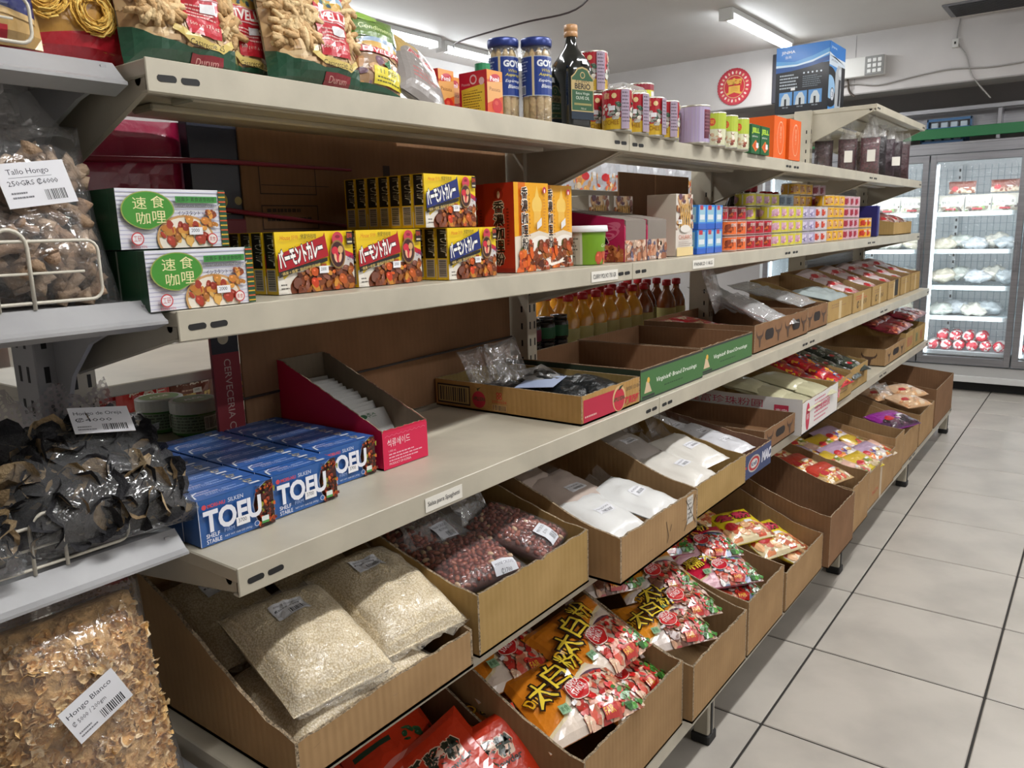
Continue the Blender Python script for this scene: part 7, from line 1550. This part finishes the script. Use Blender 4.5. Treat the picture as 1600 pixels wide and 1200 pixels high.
FARC = ['#c8a070', '#b8c4cc', '#c88a4c', '#a8b0b8', '#c04a3c', '#d8d0c4']
for k in range(10):
    c = FARC[k % 6]; o = bag('far_snack_bag', f'glossy snack bag on the far upper shelf, {ORD[k]} counted away from the curry cartons', 'bag', .17, .20, .07, art_gen(.17, .20, '#a8a8b0', '#b8bcc4', [c, '#d89a3c', '#c8502c', '#e0d0b0'], 40 + k), c, seed=60 + k, group='glossy bags on the far upper shelf', n=(8, 10)); place(o, (-1.78, 2.55 + .16 * k, 1.549 + .095), R3((0, 1, 0), (-.05, 0, 1)))
# a plain shelf run by the far wall, seen through the gap
wr = empty('wall_shelving', (-4.6, 3.2, 0), label='white shelving of pale goods along the far wall', cat='shelf')
for z in (.3, .75, 1.2, 1.65): MB().box((-.18, -2.6, z - .02), (.2, 3.2, z), FW, .003).build('deck', wr)
for y in (-2.6, -.7, 1.2, 3.17): MB().box((-.19, y, 0), (-.15, y + .03, 2.0), FW, .003).build('post', wr)
R = random.Random(12); k = 0
for z in (.3, .75, 1.2, 1.65):
    y = .8; n_ = -1
    while y < 6.1:
        n_ += 1
        w = R.uniform(.30, .42); h = R.uniform(.16, .34); o = MB().box((-.10, -w / 2, 0), (.10, w / 2, h), mat('goods_%d' % (k % 6), ['#b8b4ac', '#8a9aa8', '#b89a7a', '#a85a50', '#c8c4b4', '#7a8a6a'][k % 6], rough=.5), .012).build('goods_box', label=f'{["cream", "blue grey", "tan", "dull red", "ivory", "sage"][k % 6]} carton on the {["lowest", "second", "third", "top"][[.3, .75, 1.2, 1.65].index(z)]} far wall shelf, {ORD[n_]} along', cat='box', group='cartons on the far wall shelving', loc=(-4.58, y + w / 2, z + .001)); y += w + R.uniform(.01, .1); k += 1

# ============================================================ frozen goods in the fridges
PALE = ['#c8ccd0', '#d8d4c8', '#b8c0c4', '#d0c8b4', '#c4c8c0']
k = 0; fprot = []
for i in range(5):
    f = pillow(.20, .24, .10, 80 + i, wr=.22); fprot.append(pillow_mb(f, .20, .24, mat('frozen_%d' % i, PALE[i], rough=.3, coat=.4, noise_amt=.35, noise_scale=30, bump=.4, bump_scale=40), 9, 11).build('frozen_bag', smooth=True, label='x', cat='bag'))
DN = ['the far side door', 'the second door', 'the middle door', 'the fourth door', 'the last door']
for d, (x0, x1) in enumerate(doors):
    if d == 0: continue
    for si, z in enumerate(fz[1:4]):
        for i in range(5 if si else 4):
            o = fprot[k % 5] if k < 5 else copy_tree(fprot[k % 5])
            hgt = 1 + (1 if (d == 2 and i == 2 and si == 1) else 0)
            place(o, (x0 + .13 + i * .115, FY + .22 + .05 * (i % 2), z + .045 + .018 * (i % 2) + (.03 if si == 1 else 0)), (rnd.uniform(-.15, .1), rnd.uniform(-.1, .1), rnd.uniform(-.5, .5)), f'pale frozen bag, {ORD[i]} along the {["lowest", "lower middle", "upper middle"][si]} shelf behind {DN[d]}', 'pale frozen bags'); k += 1
    for i in range(3):
        a = art_gen(.19, .14, '#c8c8bc', '#d4d0c4', ['#6a8a4a', '#8a7a6a', '#b0a898', '#5a4a44'], 60 + i); a.rect(.08, .30, .92, .72, '#d8d8d0'); a.text('特選冷凍', .14, .42, .22, '#2a2a2a', w=.7); a.rect(.3, .1, .7, .2, '#b8303c')
        o = bag('frozen_pack', f'printed frozen pack, {ORD[i]} along the top shelf behind {DN[d]}', 'pack', .19, .14, .05, a, '#b8bcb0', seed=90 + i, group='printed frozen packs', n=(8, 8)); place(o, (x0 + .15 + .19 * i, FY + .17, fz[4] + .072), R3((1, 0, 0), (0, .15, 1)))
RED = mat('radish_red', '#b81c34', rough=.25, coat=.5)
def ball(loc, label, s):
    o = MB(); R = random.Random(s); prof = [(0.0001, -.045), (.02, -.041), (.036, -.028), (.043, -.008), (.044, .01), (.036, .028), (.02, .041), (.0001, .045)]
    vs = []; fs = []; n = 14
    for i, (r, z) in enumerate(prof): vs += [(r * math.cos(2 * PI * q / n), r * math.sin(2 * PI * q / n), z) for q in range(n)]
    for i in range(len(prof) - 1):
        for q in range(n): 
            c = '#b01830' if noise.noise(Vector((i * .55 + s * 3, q * .45, s))) > -.08 else '#ccc8c4'
            o.add([vs[i * n + q], vs[i * n + (q + 1) % n], vs[(i + 1) * n + (q + 1) % n], vs[(i + 1) * n + q]], [(0, 1, 2, 3)], SHINY, hx(c))
    r_ = o.build('red_ball_pack', label=label, cat='pack', group='red and white round packs'); r_.location = loc; r_.rotation_euler = (R.uniform(0, 3), R.uniform(0, 3), R.uniform(0, 3)); return r_
bl_ = [ball((0, 0, 0), 'x', s) for s in range(3)]; k = 0
for d in (1, 2, 3):
    x0, x1 = doors[d]
    for i in range(20):
        lay = 0 if i < 12 else 1; c, rr = (i % 6, i // 6) if lay == 0 else ((i - 12) % 4, (i - 12) // 4)
        o = bl_[k] if k < 3 else copy_tree(bl_[k % 3], [])
        place(o, (x0 + .10 + c * .096 + lay * .06, FY + .13 + rr * .10 + lay * .03, fz[0] + .046 + lay * .075), (rnd.uniform(0, 3), rnd.uniform(0, 3), 0), f'round red pack, {"bottom" if lay == 0 else "top"} layer, row {["one", "two", "three"][rr]}, {ORD[c]} along behind {DN[d]}', 'red and white round packs'); k += 1
for i, (x, z) in enumerate(((-.72, 1.79), (-1.02, 1.75))):
    o = bag('hanging_bag', ['printed bag hanging at the top of the middle door', 'dark bag hanging by the corner of the middle door'][i], 'bag', .20, .10, .04, art_gen(.20, .10, '#a8a49c', '#7a3a2c', ['#8a4a34', '#c8b8a0'], 70 + i), '#8a8480', seed=95 + i, n=(8, 8)); place(o, (x, FY + .20, fz[4] + .145 + .07 * 0), R3((1, 0, 0), (0, .1, 1)))
    o.location.z = fz[4] + .20

# open carton of dark goods at the far end of the second highest shelf
r = open_bin('open_end_carton', 'torn open brown carton of dark goods at the far end beside the silver pack', 5.42, .52, -1.045, .27, Z2, .075, .125, 'flat', CARD3, CARD, seed=90, jag=.004)
dg = bag('dark_goods_bag', 'x', 'bag', .17, .14, .05, art_gen(.17, .14, '#b8a8a0', '#8a4a44', ['#5a2a24', '#a86a5a', '#d8c8c0'], 91), '#7a4a44', seed=92)
packets(dg, [(-1.13, 5.28, Z2 + .085, (.2, 1, .1), (-1, .2, .4)), (-1.16, 5.42, Z2 + .10, (-.2, 1, 0), (-1, .2, .5)), (-1.13, 5.55, Z2 + .085, (.1, 1, .1), (-1, .2, .4))], 'dark red and white packet', 'in the torn end carton', 'packets in the torn end carton')
